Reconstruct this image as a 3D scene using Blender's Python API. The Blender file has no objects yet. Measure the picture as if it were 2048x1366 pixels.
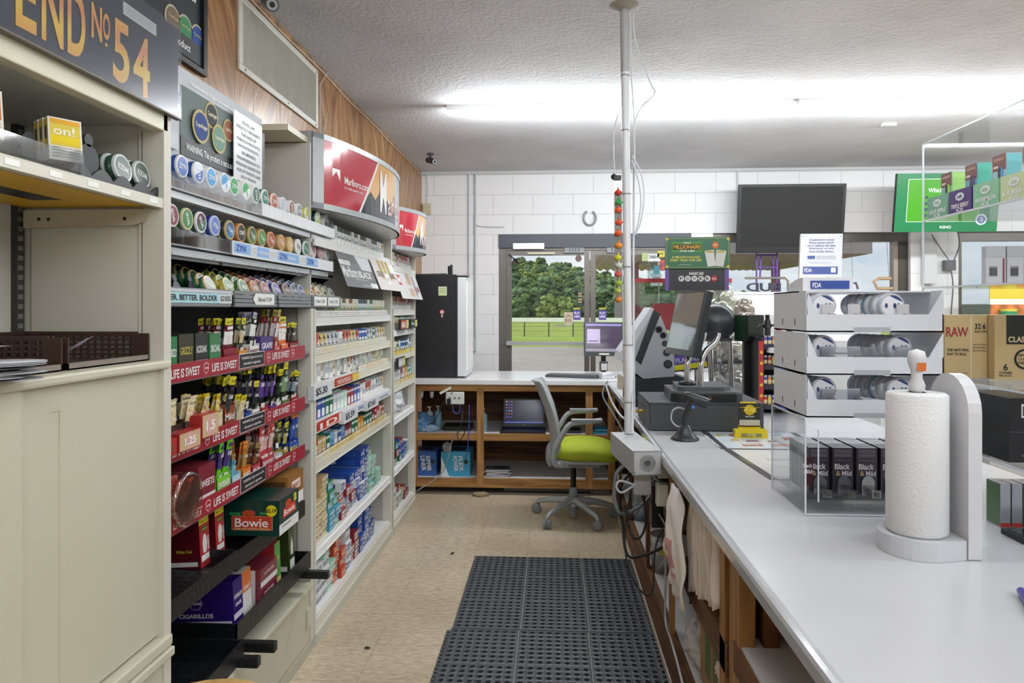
import bpy, math, random
from mathutils import Vector, Matrix, noise
R = random.Random(7)
PI = math.pi
SC = bpy.context.scene
COL = SC.collection
# ------------------------------------------------------------------ camera
CAM_H = 1.5
YAW = math.atan(82/1400)
cd = bpy.data.cameras.new('camera'); cam = bpy.data.objects.new('camera', cd); COL.objects.link(cam)
cam.location = (0, 0, CAM_H); cam.rotation_euler = (PI/2, 0, YAW)
cd.lens = 1400/2048*36; cd.sensor_width = 36; cd.shift_y = -65/2048; cd.clip_start = .03; cd.clip_end = 900
SC.camera = cam
SC.view_settings.view_transform = 'Standard'; SC.view_settings.look = 'None'
SC.view_settings.gamma = 1; SC.view_settings.use_curve_mapping = False
SC.view_settings.exposure = 0.12
# ------------------------------------------------------------------ sky
W = bpy.data.worlds.new('sky'); SC.world = W; W.use_nodes = True
n = W.node_tree.nodes; l = W.node_tree.links; n.clear()
wo = n.new('ShaderNodeOutputWorld'); bg = n.new('ShaderNodeBackground'); l.new(bg.outputs[0], wo.inputs[0])
tc = n.new('ShaderNodeTexCoord'); mp = n.new('ShaderNodeMapping'); mp.inputs['Scale'].default_value = (2.2, 2.2, 7)
nz = n.new('ShaderNodeTexNoise'); nz.inputs['Scale'].default_value = 2.1; nz.inputs['Detail'].default_value = 9; nz.inputs['Roughness'].default_value = .55
cr = n.new('ShaderNodeValToRGB')
cr.color_ramp.elements[0].position = .36; cr.color_ramp.elements[0].color = (.56, .64, .78, 1)
cr.color_ramp.elements[1].position = .62; cr.color_ramp.elements[1].color = (.98, .98, 1, 1)
e = cr.color_ramp.elements.new(.47); e.color = (.74, .76, .82, 1)
l.new(tc.outputs['Generated'], mp.inputs[0]); l.new(mp.outputs[0], nz.inputs[0]); l.new(nz.outputs[0], cr.inputs[0]); l.new(cr.outputs[0], bg.inputs[0])
bg.inputs[1].default_value = 1.1
def sun():
    d = bpy.data.lights.new('sun', 'SUN'); d.energy = 2.6; d.angle = .01; d.color = (1, .95, .86)
    o = bpy.data.objects.new('sun', d); COL.objects.link(o); o.rotation_euler = (math.radians(40), 0, math.radians(-60)); return o
sun()
LAMP_W = 22.0            # watts of each 2.4 m ceiling tube
TUBES = [(-.75, 4.86, 1.3), (1.65, 4.86, 1.15), (4.05, 4.86, 1.1), (-.4, 1.7, .55), (1.45, 1.7, .6), (-.6, -1.2, 1.35), (1.45, -1.2, 1.4), (3.9, 1.7, 1.0)]
CEIL = 2.92; WALLX = -1.36; BACKY = 7.2
# ------------------------------------------------------------------ materials
def lin(h):
    h = h.lstrip('#'); r = []
    for i in (0, 2, 4):
        v = int(h[i:i+2], 16)/255; r.append(v/12.92 if v <= .04045 else ((v+.055)/1.055)**2.4)
    return (*r, 1)
_M = {}
def P(hexc, rough=.5, metal=0, emit=0, var=0, scale=8, bump=0, bscale=60, coat=0, stretch=None):
    k = (hexc, rough, metal, emit, var, scale, bump, bscale, coat, stretch)
    if k in _M: return _M[k]
    m = bpy.data.materials.new('surface_' + hexc.strip('#')); m.use_nodes = True
    t = m.node_tree; b = t.nodes['Principled BSDF']; c = lin(hexc)
    b.inputs['Base Color'].default_value = c; b.inputs['Roughness'].default_value = rough; b.inputs['Metallic'].default_value = metal
    if coat: b.inputs['Coat Weight'].default_value = coat
    if emit:
        b.inputs['Emission Color'].default_value = c; b.inputs['Emission Strength'].default_value = emit
    if var or bump:
        co = t.nodes.new('ShaderNodeTexCoord'); ma = t.nodes.new('ShaderNodeMapping')
        if stretch: ma.inputs['Scale'].default_value = stretch
        t.links.new(co.outputs['Object'], ma.inputs[0])
    if var:
        nn = t.nodes.new('ShaderNodeTexNoise'); nn.inputs['Scale'].default_value = scale; nn.inputs['Detail'].default_value = 5
        r = t.nodes.new('ShaderNodeValToRGB'); r.color_ramp.elements[0].position = .3; r.color_ramp.elements[1].position = .7
        r.color_ramp.elements[0].color = (*[x*(1-var) for x in c[:3]], 1); r.color_ramp.elements[1].color = (*[min(1, x*(1+var)) for x in c[:3]], 1)
        t.links.new(ma.outputs[0], nn.inputs[0]); t.links.new(nn.outputs[0], r.inputs[0]); t.links.new(r.outputs[0], b.inputs['Base Color'])
    if bump:
        n2 = t.nodes.new('ShaderNodeTexNoise'); n2.inputs['Scale'].default_value = bscale; n2.inputs['Detail'].default_value = 4
        bp = t.nodes.new('ShaderNodeBump'); bp.inputs['Strength'].default_value = bump; bp.inputs['Distance'].default_value = .02
        t.links.new(ma.outputs[0], n2.inputs[0]); t.links.new(n2.outputs[0], bp.inputs['Height']); t.links.new(bp.outputs[0], b.inputs['Normal'])
    _M[k] = m; return m
def clear(tint='FFFFFF', gloss=.1, name='clear_plastic', rough=.04):
    k = (name, tint, gloss, rough)
    if k in _M: return _M[k]
    m = bpy.data.materials.new(name); m.use_nodes = True; t = m.node_tree; t.nodes.clear()
    o = t.nodes.new('ShaderNodeOutputMaterial'); mx = t.nodes.new('ShaderNodeMixShader'); tr = t.nodes.new('ShaderNodeBsdfTransparent'); g = t.nodes.new('ShaderNodeBsdfGlossy')
    lw = t.nodes.new('ShaderNodeLayerWeight'); lw.inputs[0].default_value = .5; pw = t.nodes.new('ShaderNodeMath'); pw.operation = 'POWER'; pw.inputs[1].default_value = 3
    ad = t.nodes.new('ShaderNodeMath'); ad.operation = 'MULTIPLY_ADD'; ad.inputs[1].default_value = .45; ad.inputs[2].default_value = gloss
    t.links.new(lw.outputs['Facing'], pw.inputs[0]); t.links.new(pw.outputs[0], ad.inputs[0]); t.links.new(ad.outputs[0], mx.inputs[0])
    tr.inputs[0].default_value = lin(tint); g.inputs['Roughness'].default_value = rough
    t.links.new(tr.outputs[0], mx.inputs[1]); t.links.new(g.outputs[0], mx.inputs[2]); t.links.new(mx.outputs[0], o.inputs[0])
    _M[k] = m; return m
def wood(c0, c1, axis='z', rough=.45, scale=1.0):
    k = ('wood', c0, c1, axis, rough, scale)
    if k in _M: return _M[k]
    m = bpy.data.materials.new('wood'); m.use_nodes = True; t = m.node_tree; b = t.nodes['Principled BSDF']; b.inputs['Roughness'].default_value = rough
    co = t.nodes.new('ShaderNodeTexCoord'); ma = t.nodes.new('ShaderNodeMapping')
    sc = {'x': (1, 14, 14), 'y': (14, 1, 14), 'z': (14, 14, 1)}[axis]; ma.inputs['Scale'].default_value = [s*scale for s in sc]
    nn = t.nodes.new('ShaderNodeTexNoise'); nn.inputs['Scale'].default_value = 2.2; nn.inputs['Detail'].default_value = 8; nn.inputs['Distortion'].default_value = .8
    r = t.nodes.new('ShaderNodeValToRGB'); r.color_ramp.elements[0].position = .32; r.color_ramp.elements[1].position = .68
    r.color_ramp.elements[0].color = lin(c0); r.color_ramp.elements[1].color = lin(c1)
    t.links.new(co.outputs['Object'], ma.inputs[0]); t.links.new(ma.outputs[0], nn.inputs[0]); t.links.new(nn.outputs[0], r.inputs[0]); t.links.new(r.outputs[0], b.inputs['Base Color'])
    _M[k] = m; return m
# ------------------------------------------------------------------ mesh builder
_T = {}
def text_geo(s):
    if s in _T: return _T[s]
    c = bpy.data.curves.new('lettering', 'FONT'); c.body = s; c.resolution_u = 4 if len(s) < 8 else 2; c.space_character = .98; c.offset = .022 if s.upper() == s else .012
    o = bpy.data.objects.new('lettering', c); me = bpy.data.meshes.new_from_object(o)
    vs = [v.co.copy() for v in me.vertices]; fs = [tuple(p.vertices) for p in me.polygons]
    bpy.data.objects.remove(o); bpy.data.curves.remove(c); bpy.data.meshes.remove(me)
    x0 = min(v.x for v in vs); x1 = max(v.x for v in vs); y0 = min(v.y for v in vs); y1 = max(v.y for v in vs)
    vs = [((v.x-x0)/(x1-x0), (v.y-y0)/(y1-y0)) for v in vs]
    _T[s] = (vs, fs); return _T[s]
V = Vector
class MB:
    def __init__(s): s.v = []; s.f = []; s.m = []; s.mats = []; s.sm = []; s.M = Matrix()
    def mi(s, m):
        if m not in s.mats: s.mats.append(m)
        return s.mats.index(m)
    def add(s, vs, fs, m, smooth=False):
        b = len(s.v); i = s.mi(m); s.v += [tuple(s.M @ V(v)) for v in vs]
        for f in fs: s.f.append(tuple(b+k for k in f)); s.m.append(i); s.sm.append(smooth)
        return s
    def box(s, x0, y0, z0, x1, y1, z1, m):
        if x0 > x1: x0, x1 = x1, x0
        if y0 > y1: y0, y1 = y1, y0
        if z0 > z1: z0, z1 = z1, z0
        vs = [(x0,y0,z0),(x1,y0,z0),(x1,y1,z0),(x0,y1,z0),(x0,y0,z1),(x1,y0,z1),(x1,y1,z1),(x0,y1,z1)]
        return s.add(vs, [(0,3,2,1),(4,5,6,7),(0,1,5,4),(1,2,6,5),(2,3,7,6),(3,0,4,7)], m)
    def bar(s, a, b, w, h, m):
        a = V(a); b = V(b); d = (b-a).normalized(); up = V((0,0,1)) if abs(d.z) < .95 else V((0,1,0))
        r = d.cross(up).normalized(); u = r.cross(d); vs = []
        for p in (a, b):
            for sx, sy in ((-1,-1),(1,-1),(1,1),(-1,1)): vs.append(p + r*sx*w/2 + u*sy*h/2)
        return s.add(vs, [(0,1,2,3),(7,6,5,4),(0,4,5,1),(1,5,6,2),(2,6,7,3),(3,7,4,0)], m)
    def quad(s, a, b, c, d, m): return s.add([a,b,c,d], [(0,1,2,3)], m)
    def grid(s, g, mf):
        b = len(s.v); nc = len(g[0]); s.v += [tuple(s.M @ V(p)) for r in g for p in r]
        for i in range(len(g)-1):
            for j in range(nc-1): s.f.append((b+i*nc+j, b+(i+1)*nc+j, b+(i+1)*nc+j+1, b+i*nc+j+1)); s.m.append(s.mi(mf(i, j))); s.sm.append(True)
        return s
    def prism(s, pts, ax, d0, d1, m, smooth=False):
        def mk(p, d): return {'x': (d, p[0], p[1]), 'y': (p[0], d, p[1]), 'z': (p[0], p[1], d)}[ax]
        n = len(pts); vs = [mk(p, d0) for p in pts] + [mk(p, d1) for p in pts]
        s.add(vs, [tuple(range(n))[::-1], tuple(range(n, 2*n))], m)
        return s.add(vs, [(i, (i+1) % n, n+(i+1) % n, n+i) for i in range(n)], m, smooth)
    def lathe(s, prof, m, n=20, c=(0,0,0), ax='z', sx=1, sy=1, smooth=True):
        vs = []; fs = []
        for r, h in prof:
            for k in range(n):
                a = 2*PI*k/n; x, y = r*math.cos(a)*sx, r*math.sin(a)*sy
                p = {'z': (x, y, h), 'y': (x, h, y), 'x': (h, x, y)}[ax]
                vs.append((p[0]+c[0], p[1]+c[1], p[2]+c[2]))
        for j in range(len(prof)-1):
            for k in range(n): fs.append((j*n+k, j*n+(k+1) % n, (j+1)*n+(k+1) % n, (j+1)*n+k))
        s.add(vs, fs, m, smooth)
        caps = []
        if prof[0][0] > 1e-5: caps.append(tuple(range(n))[::-1])
        if prof[-1][0] > 1e-5: caps.append(tuple(range((len(prof)-1)*n, len(prof)*n)))
        if caps: s.add(vs, caps, m)
        return s
    def cyl(s, c, r, h, m, ax='z', n=20, r2=None): return s.lathe([(r, 0), (r if r2 is None else r2, h)], m, n, c, ax)
    def ball(s, c, r, m, n=14, k=8, sz=1, sx=1, sy=1):
        return s.lathe([(max(1e-6, r*math.sin(PI*j/k)), -r*sz*math.cos(PI*j/k)) for j in range(k+1)], m, n, c, 'z', sx, sy)
    def tube(s, pts, r, m, n=8, rs=None):
        pts = [V(p) for p in pts]; vs = []; fs = []; N = len(pts); pu = None
        for i, p in enumerate(pts):
            d = (pts[min(i+1, N-1)] - pts[max(i-1, 0)]).normalized()
            if pu is None: pu = V((0,0,1)) if abs(d.z) < .9 else V((1,0,0))
            r_ = d.cross(pu).normalized(); u = r_.cross(d).normalized(); pu = u
            rr = rs[i] if rs else r
            for k in range(n):
                a = 2*PI*k/n; vs.append(p + r_*math.cos(a)*rr + u*math.sin(a)*rr)
        for j in range(N-1):
            for k in range(n): fs.append((j*n+k, j*n+(k+1) % n, (j+1)*n+(k+1) % n, (j+1)*n+k))
        s.add(vs, fs, m, True); return s.add(vs, [tuple(range(n))[::-1], tuple(range((N-1)*n, N*n))], m)
    def text(s, t, o, r, u, w, h, m, off=.0007):
        vs, fs = text_geo(t); o = V(o); r = V(r).normalized(); u = V(u).normalized(); nn = r.cross(u)
        return s.add([o + r*(x*w) + u*(y*h) + nn*off for x, y in vs], fs, m)
    def ft(s, t, x0, z0, x1, z1, m, y=0, off=.0008):      # text on a face that looks towards -Y
        return s.text(t, (x0, y, z0), (1,0,0), (0,0,1), x1-x0, z1-z0, m, off)
    def fr(s, x0, z0, x1, z1, m, y=0, off=.0004):         # patch on a face that looks towards -Y
        return s.quad((x0,y-off,z0), (x1,y-off,z0), (x1,y-off,z1), (x0,y-off,z1), m)
    def build(s, name, parent=None, label=None, cat=None, group=None, kind=None, loc=None, rz=0, bevel=0, tilt=None):
        me = bpy.data.meshes.new(name); me.from_pydata(s.v, [], s.f)
        for m in s.mats: me.materials.append(m)
        me.polygons.foreach_set('material_index', s.m); me.polygons.foreach_set('use_smooth', s.sm); me.update()
        o = bpy.data.objects.new(name, me); COL.objects.link(o)
        if parent is not None: o.parent = parent
        if loc is not None: o.location = loc
        if rz: o.rotation_euler[2] = rz
        if tilt: o.rotation_euler = tilt
        if bevel:
            b = o.modifiers.new('bevel', 'BEVEL'); b.width = bevel; b.segments = 2; b.limit_method = 'ANGLE'; b.angle_limit = math.radians(40)
        tag(o, label, cat, group, kind); return o
def tag(o, label=None, cat=None, group=None, kind=None):
    if label: o['label'] = label
    if cat: o['category'] = cat
    if group: o['group'] = group
    if kind: o['kind'] = kind
    return o
def thing(name, label, cat, loc=(0,0,0), rz=0, group=None):
    o = bpy.data.objects.new(name, None); COL.objects.link(o); o.location = loc; o.rotation_euler[2] = rz; o.empty_display_size = .05
    return tag(o, label, cat, group)
def dup(o, loc, rz=None, label=None, group=None, rot=None):
    r = o.copy(); COL.objects.link(r); r.location = loc
    if rz is not None: r.rotation_euler[2] = rz
    if rot is not None: r.rotation_euler = rot
    if label: r['label'] = label
    if group: r['group'] = group
    for ch in list(o.children):
        c = ch.copy(); COL.objects.link(c); c.parent = r
        for g in list(ch.children):
            d = g.copy(); COL.objects.link(d); d.parent = c
    return r
class Kind:                       # first call places the prototype itself, later calls place copies
    def __init__(s, o): s.o = o; s.used = False
    def put(s, loc, rz, label, group=None, rot=None):
        if not s.used:
            s.used = True; o = s.o; o.location = loc
            if rot is not None: o.rotation_euler = rot
            else: o.rotation_euler[2] = rz
            o['label'] = label
            if group: o['group'] = group
            return o
        return dup(s.o, loc, rz if rot is None else None, label, group, rot)
ORD = ['first','second','third','fourth','fifth','sixth','seventh','eighth','ninth','tenth','eleventh','twelfth','thirteenth','fourteenth','fifteenth','sixteenth','seventeenth','eighteenth','nineteenth','twentieth','twenty-first','twenty-second','twenty-third','twenty-fourth','twenty-fifth','twenty-sixth','twenty-seventh','twenty-eighth','twenty-ninth','thirtieth']
# a point of the room seen at a pixel of the 2048 x 1366 frame, on a known wall / shelf plane
_s, _c = math.sin(YAW), math.cos(YAW)
def atX(px, py, x):
    a = (px-1024)/1400; t = x/(-_s+_c*a); return V((x, t*(_c+_s*a), 1.5+(618-py)/1400*t))
def atY(px, py, y):
    a = (px-1024)/1400; t = y/(_c+_s*a); return V((t*(-_s+_c*a), y, 1.5+(618-py)/1400*t))
def atZ(px, py, z):
    a = (px-1024)/1400; t = (1.5-z)*1400/(py-618); return V((t*(-_s+_c*a), t*(_c+_s*a), z))
WHITE = P('EDEDEC', .5); CREAM = P('C9C5B0', .45, var=.04, scale=3); BLACK = P('141416', .4); BLK2 = P('1E2023', .35); TXTB = P('101010', .6); TXTW = P('F2F2F2', .5)
GREY = P('8E9194', .4); STEEL = P('B9BCC0', .3, .8); CHROME = P('D0D2D4', .12, 1); LBL = P('E9E9E6', .4)
ACR = clear('FAFBFC', .03, 'acrylic'); ACRE = P('DDE4EA', .15)
# ================================================================== the room
def room():
    # floor
    m = bpy.data.materials.new('floor_tiles'); m.use_nodes = True; t = m.node_tree; b = t.nodes['Principled BSDF']; b.inputs['Roughness'].default_value = .33
    co = t.nodes.new('ShaderNodeTexCoord'); ma = t.nodes.new('ShaderNodeMapping'); ma.inputs['Location'].default_value = (.159, .06, 0)
    br = t.nodes.new('ShaderNodeTexBrick'); br.offset = 0; br.inputs['Scale'].default_value = 1; br.inputs['Brick Width'].default_value = .315; br.inputs['Row Height'].default_value = .315; br.inputs['Mortar Size'].default_value = .0014
    br.inputs['Color1'].default_value = lin('D6CAB2'); br.inputs['Color2'].default_value = lin('CFC2A9'); br.inputs['Mortar'].default_value = lin('A09380')
    m2 = t.nodes.new('ShaderNodeMapping'); m2.inputs['Scale'].default_value = (1, 2.6, 1)
    nz = t.nodes.new('ShaderNodeTexNoise'); nz.inputs['Scale'].default_value = 22; nz.inputs['Detail'].default_value = 8; nz.inputs['Roughness'].default_value = .7
    r = t.nodes.new('ShaderNodeValToRGB'); r.color_ramp.elements[0].position = .34; r.color_ramp.elements[0].color = (.66,.60,.54,1); r.color_ramp.elements[1].position = .6; r.color_ramp.elements[1].color = (1.06,1.05,1.03,1)
    mx = t.nodes.new('ShaderNodeMix'); mx.data_type = 'RGBA'; mx.blend_type = 'MULTIPLY'; mx.inputs[0].default_value = 1
    n3 = t.nodes.new('ShaderNodeTexNoise'); n3.inputs['Scale'].default_value = 1.3; r3 = t.nodes.new('ShaderNodeValToRGB'); r3.color_ramp.elements[0].color = (.82,.8,.77,1); r3.color_ramp.elements[0].position = .35; r3.color_ramp.elements[1].color = (1,1,1,1); r3.color_ramp.elements[1].position = .6
    mx2 = t.nodes.new('ShaderNodeMix'); mx2.data_type = 'RGBA'; mx2.blend_type = 'MULTIPLY'; mx2.inputs[0].default_value = 1
    L = t.links.new
    L(co.outputs['Object'], ma.inputs[0]); L(ma.outputs[0], br.inputs[0]); L(co.outputs['Object'], m2.inputs[0]); L(m2.outputs[0], nz.inputs[0]); L(nz.outputs[0], r.inputs[0])
    L(br.outputs[0], mx.inputs[6]); L(r.outputs[0], mx.inputs[7]); L(co.outputs['Object'], n3.inputs[0]); L(n3.outputs[0], r3.inputs[0]); L(mx.outputs[2], mx2.inputs[6]); L(r3.outputs[0], mx2.inputs[7]); L(mx2.outputs[2], b.inputs['Base Color'])
    MB().box(WALLX-.2, -4, -.1, 7, BACKY+.2, 0, m).build('floor', kind='structure')
    # ceiling: stippled white plaster
    cm = P('CFCFD2', .8, var=.10, scale=1.6, bump=.35, bscale=45)
    MB().box(WALLX-.2, -4, CEIL, 7, BACKY+.2, CEIL+.15, cm).build('ceiling', kind='structure')
    # back wall: painted concrete block
    bm = bpy.data.materials.new('painted_block'); bm.use_nodes = True; t = bm.node_tree; b = t.nodes['Principled BSDF']; b.inputs['Roughness'].default_value = .55
    co = t.nodes.new('ShaderNodeTexCoord'); ma = t.nodes.new('ShaderNodeMapping'); ma.inputs['Rotation'].default_value = (PI/2, 0, 0); ma.inputs['Location'].default_value = (.02, -.05, 0)
    sx = t.nodes.new('ShaderNodeSeparateXYZ'); cx = t.nodes.new('ShaderNodeCombineXYZ')
    br = t.nodes.new('ShaderNodeTexBrick'); br.offset = .5; br.inputs['Scale'].default_value = 1; br.inputs['Brick Width'].default_value = .412; br.inputs['Row Height'].default_value = .206; br.inputs['Mortar Size'].default_value = .004; br.inputs['Mortar Smooth'].default_value = 1
    br.inputs['Color1'].default_value = lin('E6E6E8'); br.inputs['Color2'].default_value = lin('E8E8E9'); br.inputs['Mortar'].default_value = lin('D2D2D4')
    bp = t.nodes.new('ShaderNodeBump'); bp.inputs['Strength'].default_value = .55; bp.inputs['Distance'].default_value = .006; bp.invert = True
    L = t.links.new; L(co.outputs['Object'], sx.inputs[0]); L(sx.outputs[0], cx.inputs[0]); L(sx.outputs[2], cx.inputs[1]); L(cx.outputs[0], br.inputs[0]); L(br.outputs[0], b.inputs['Base Color']); L(br.outputs['Fac'], bp.inputs['Height']); L(bp.outputs[0], b.inputs['Normal'])
    y0, y1 = BACKY, BACKY+.2; w = MB()
    DX0, DX1, DZ = -.56, 1.40, 2.27; WX0, WX1 = 1.62, 3.56; VX0 = 4.02; SILL = .75
    w.box(WALLX-.2, y0, 0, DX0, y1, CEIL, bm); w.box(DX0, y0, DZ, 7, y1, CEIL, bm); w.box(DX1, y0, 0, WX0, y1, DZ, bm)
    w.box(WX0, y0, 0, WX1, y1, SILL, bm); w.box(WX1, y0, 0, VX0, y1, DZ, bm); w.box(VX0, y0, 0, 6.4, y1, SILL, bm); w.box(6.4, y0, 0, 7, y1, DZ, bm)
    w.build('wall_back', kind='structure')
    # shadow-gap moulding where the block wall meets the ceiling
    MB().box(WALLX, y0-.03, CEIL-.03, 7, y0, CEIL-.001, P('C9CACB', .5)).build('trim_1', kind='structure')
    # left wall: walnut panelling in vertical boards of slanting grain
    w = MB(); rr = random.Random(3); yy = -4.0; k = 0
    slants = [wood2(a) for a in (0, 32, -32, 24, -26)]
    w.box(WALLX-.2, -4, 0, WALLX-.006, BACKY, CEIL, P('2A1A10', .7))
    while yy < BACKY:
        bw = rr.choice([.045, .09, .14, .27, .1, .2]); y2 = min(yy+bw, BACKY)
        w.box(WALLX-.006, yy+.0015, 0, WALLX, y2-.0015, CEIL, slants[1 + (k + rr.randint(0, 1)) % 4] if bw > .095 else slants[0]); yy = y2; k += 1
    w.build('wall_left', kind='structure')
    MB().box(7, -4, 0, 7.2, BACKY+.2, CEIL, P('DADADA', .6)).build('wall_right', kind='structure')
    MB().box(WALLX-.2, -4.2, 0, 7.2, -4, CEIL, P('DADADA', .6)).build('wall_front', kind='structure')
    # storefront door pair
    fm = P('6F6B66', .4, .55); dk = P('4A4E55', .45, .3); gl = clear('F2F6F6', .03, 'window_glass'); y = BACKY+.02
    d = MB(); d.box(DX0, y-.03, 2.13, DX1, y+.12, DZ, dk); d.box(DX0, y, 0, DX0+.075, y+.1, 2.13, fm); d.box(DX1-.03, y, 0, DX1, y+.1, 2.13, fm); d.box(DX0+.075, y, 2.105, DX1-.03, y+.1, 2.13, fm)
    d.build('trim_2', kind='structure')
    for i, (a, b_) in enumerate(((DX0+.08, .375), (.385, 1.365))):
        dr = MB(); st = .052
        dr.box(a, y+.01, 0, a+st, y+.06, 2.10, fm); dr.box(b_-st, y+.01, 0, b_, y+.06, 2.10, fm); dr.box(a+st, y+.01, 2.055, b_-st, y+.06, 2.10, fm); dr.box(a+st, y+.01, 0, b_-st, y+.06, .22, fm)
        do = dr.build('door_%d' % (i+1), kind='structure')
        MB().box(a+st, y+.03, .22, b_-st, y+.036, 2.055, gl).build('pane', do)
        hb = MB(); hb.box(a+.0, y-.05, 1.13, b_, y-.03, 1.165, STEEL); hb.box(a+.01, y-.03, 1.125, a+.06, y+.01, 1.17, STEEL); hb.box(b_-.06, y-.03, 1.125, b_-.01, y+.01, 1.17, STEEL); hb.build('push_bar', do)
        if i == 0:
            c = MB(); c.box(-.41, y-.045, 2.115, -.09, y-.031, 2.175, P('D9D9DA', .3, .4)); c.box(-.26, y-.06, 2.06, .02, y-.045, 2.08, P('B0A690', .4, .5)); c.build('door_closer', do)
        c = MB(); c.box([.12, .55][i], y-.02, 2.075, [.32, .76][i], y+.009, 2.135, GREY)
        for q in range(4): c.box([.17, .60][i]+q*.03, y-.022, 2.085, [.178, .608][i]+q*.03, y-.02, 2.125, BLACK)
        c.build('latch_housing', do)
    # windows
    for i, (a, b_) in enumerate(((WX0, WX1), (VX0, 6.4))):
        wm = MB(); wm.box(a, y+.03, DZ-.09, b_, y+.12, DZ, fm); wm.box(a, y+.03, SILL, b_, y+.12, SILL+.06, fm); wm.box(a, y+.03, SILL+.06, a+.06, y+.12, DZ-.09, fm); wm.box(b_-.1, y+.03, SILL+.06, b_, y+.12, DZ-.09, P('4A4641', .4, .5)); wm.box(b_-.14, y+.03, SILL+.06, b_-.1, y+.12, DZ-.09, P('9A8F86', .4, .3))
        wo = wm.build('window_%d' % (i+1), kind='structure'); MB().box(a+.06, y+.06, SILL+.06, b_-.14, y+.066, DZ-.09, gl).build('pane', wo)
def wood2(ang):
    k = ('w2', ang)
    if k in _M: return _M[k]
    m = bpy.data.materials.new('walnut_veneer'); m.use_nodes = True; t = m.node_tree; b = t.nodes['Principled BSDF']; b.inputs['Roughness'].default_value = .32
    co = t.nodes.new('ShaderNodeTexCoord'); ma = t.nodes.new('ShaderNodeMapping'); ma.inputs['Rotation'].default_value = (math.radians(ang), 0, 0)
    m2 = t.nodes.new('ShaderNodeMapping'); m2.inputs['Scale'].default_value = (9, 9, .8)
    nn = t.nodes.new('ShaderNodeTexNoise'); nn.inputs['Scale'].default_value = 2.3; nn.inputs['Detail'].default_value = 8; nn.inputs['Distortion'].default_value = .6
    r = t.nodes.new('ShaderNodeValToRGB'); r.color_ramp.elements[0].position = .28; r.color_ramp.elements[1].position = .72
    r.color_ramp.elements[0].color = lin('5E3C22'); r.color_ramp.elements[1].color = lin('C29A6C'); e = r.color_ramp.elements.new(.5); e.color = lin('A0744A')
    L = t.links.new; L(co.outputs['Object'], ma.inputs[0]); L(ma.outputs[0], m2.inputs[0]); L(m2.outputs[0], nn.inputs[0]); L(nn.outputs[0], r.inputs[0]); L(r.outputs[0], b.inputs['Base Color'])
    _M[k] = m; return m
room()
def lamps():
    em = P('FFFFFF', .5, emit=3.5); body = P('E8E8E8', .4)
    pos = ['nearer the paneled wall', 'at the middle over the counter', 'at the right by the far window', 'overhead left of the aisle', 'overhead above the counter', 'behind the viewer on the left', 'behind the viewer on the right', 'overhead at the far right']
    for i, (x, y, k) in enumerate(TUBES):
        t = thing('ceiling_light', 'long white strip light on the ceiling, ' + pos[i], 'ceiling light', (x, y, CEIL), 0, 'ceiling strip lights')
        MB().box(.01, -.03, -.035, 2.37, .03, 0, body).build('housing', t)
        MB().lathe([(.001, 0), (.016, .001), (.016, 2.34), (.001, 2.342)], em, 12, (.015, 0, -.052), 'x').build('tube', t)
        for rx, yy, f in ((0, 0, 1), (math.radians(100), .03, .55), (-math.radians(100), -.03, .55)):      # the tube shines down and to both sides
            d = bpy.data.lights.new('tube_light', 'AREA'); d.shape = 'RECTANGLE'; d.size = 2.3; d.size_y = .04; d.energy = LAMP_W*k*f*(1.45 if y > 4 and rx > 0 else 1); d.color = (.935, .972, 1)
            o = bpy.data.objects.new('tube_light', d); COL.objects.link(o); o.parent = t; o.location = (1.19, yy, -.075 if rx == 0 else -.13); o.rotation_euler = (rx, 0, 0)
lamps()
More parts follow.
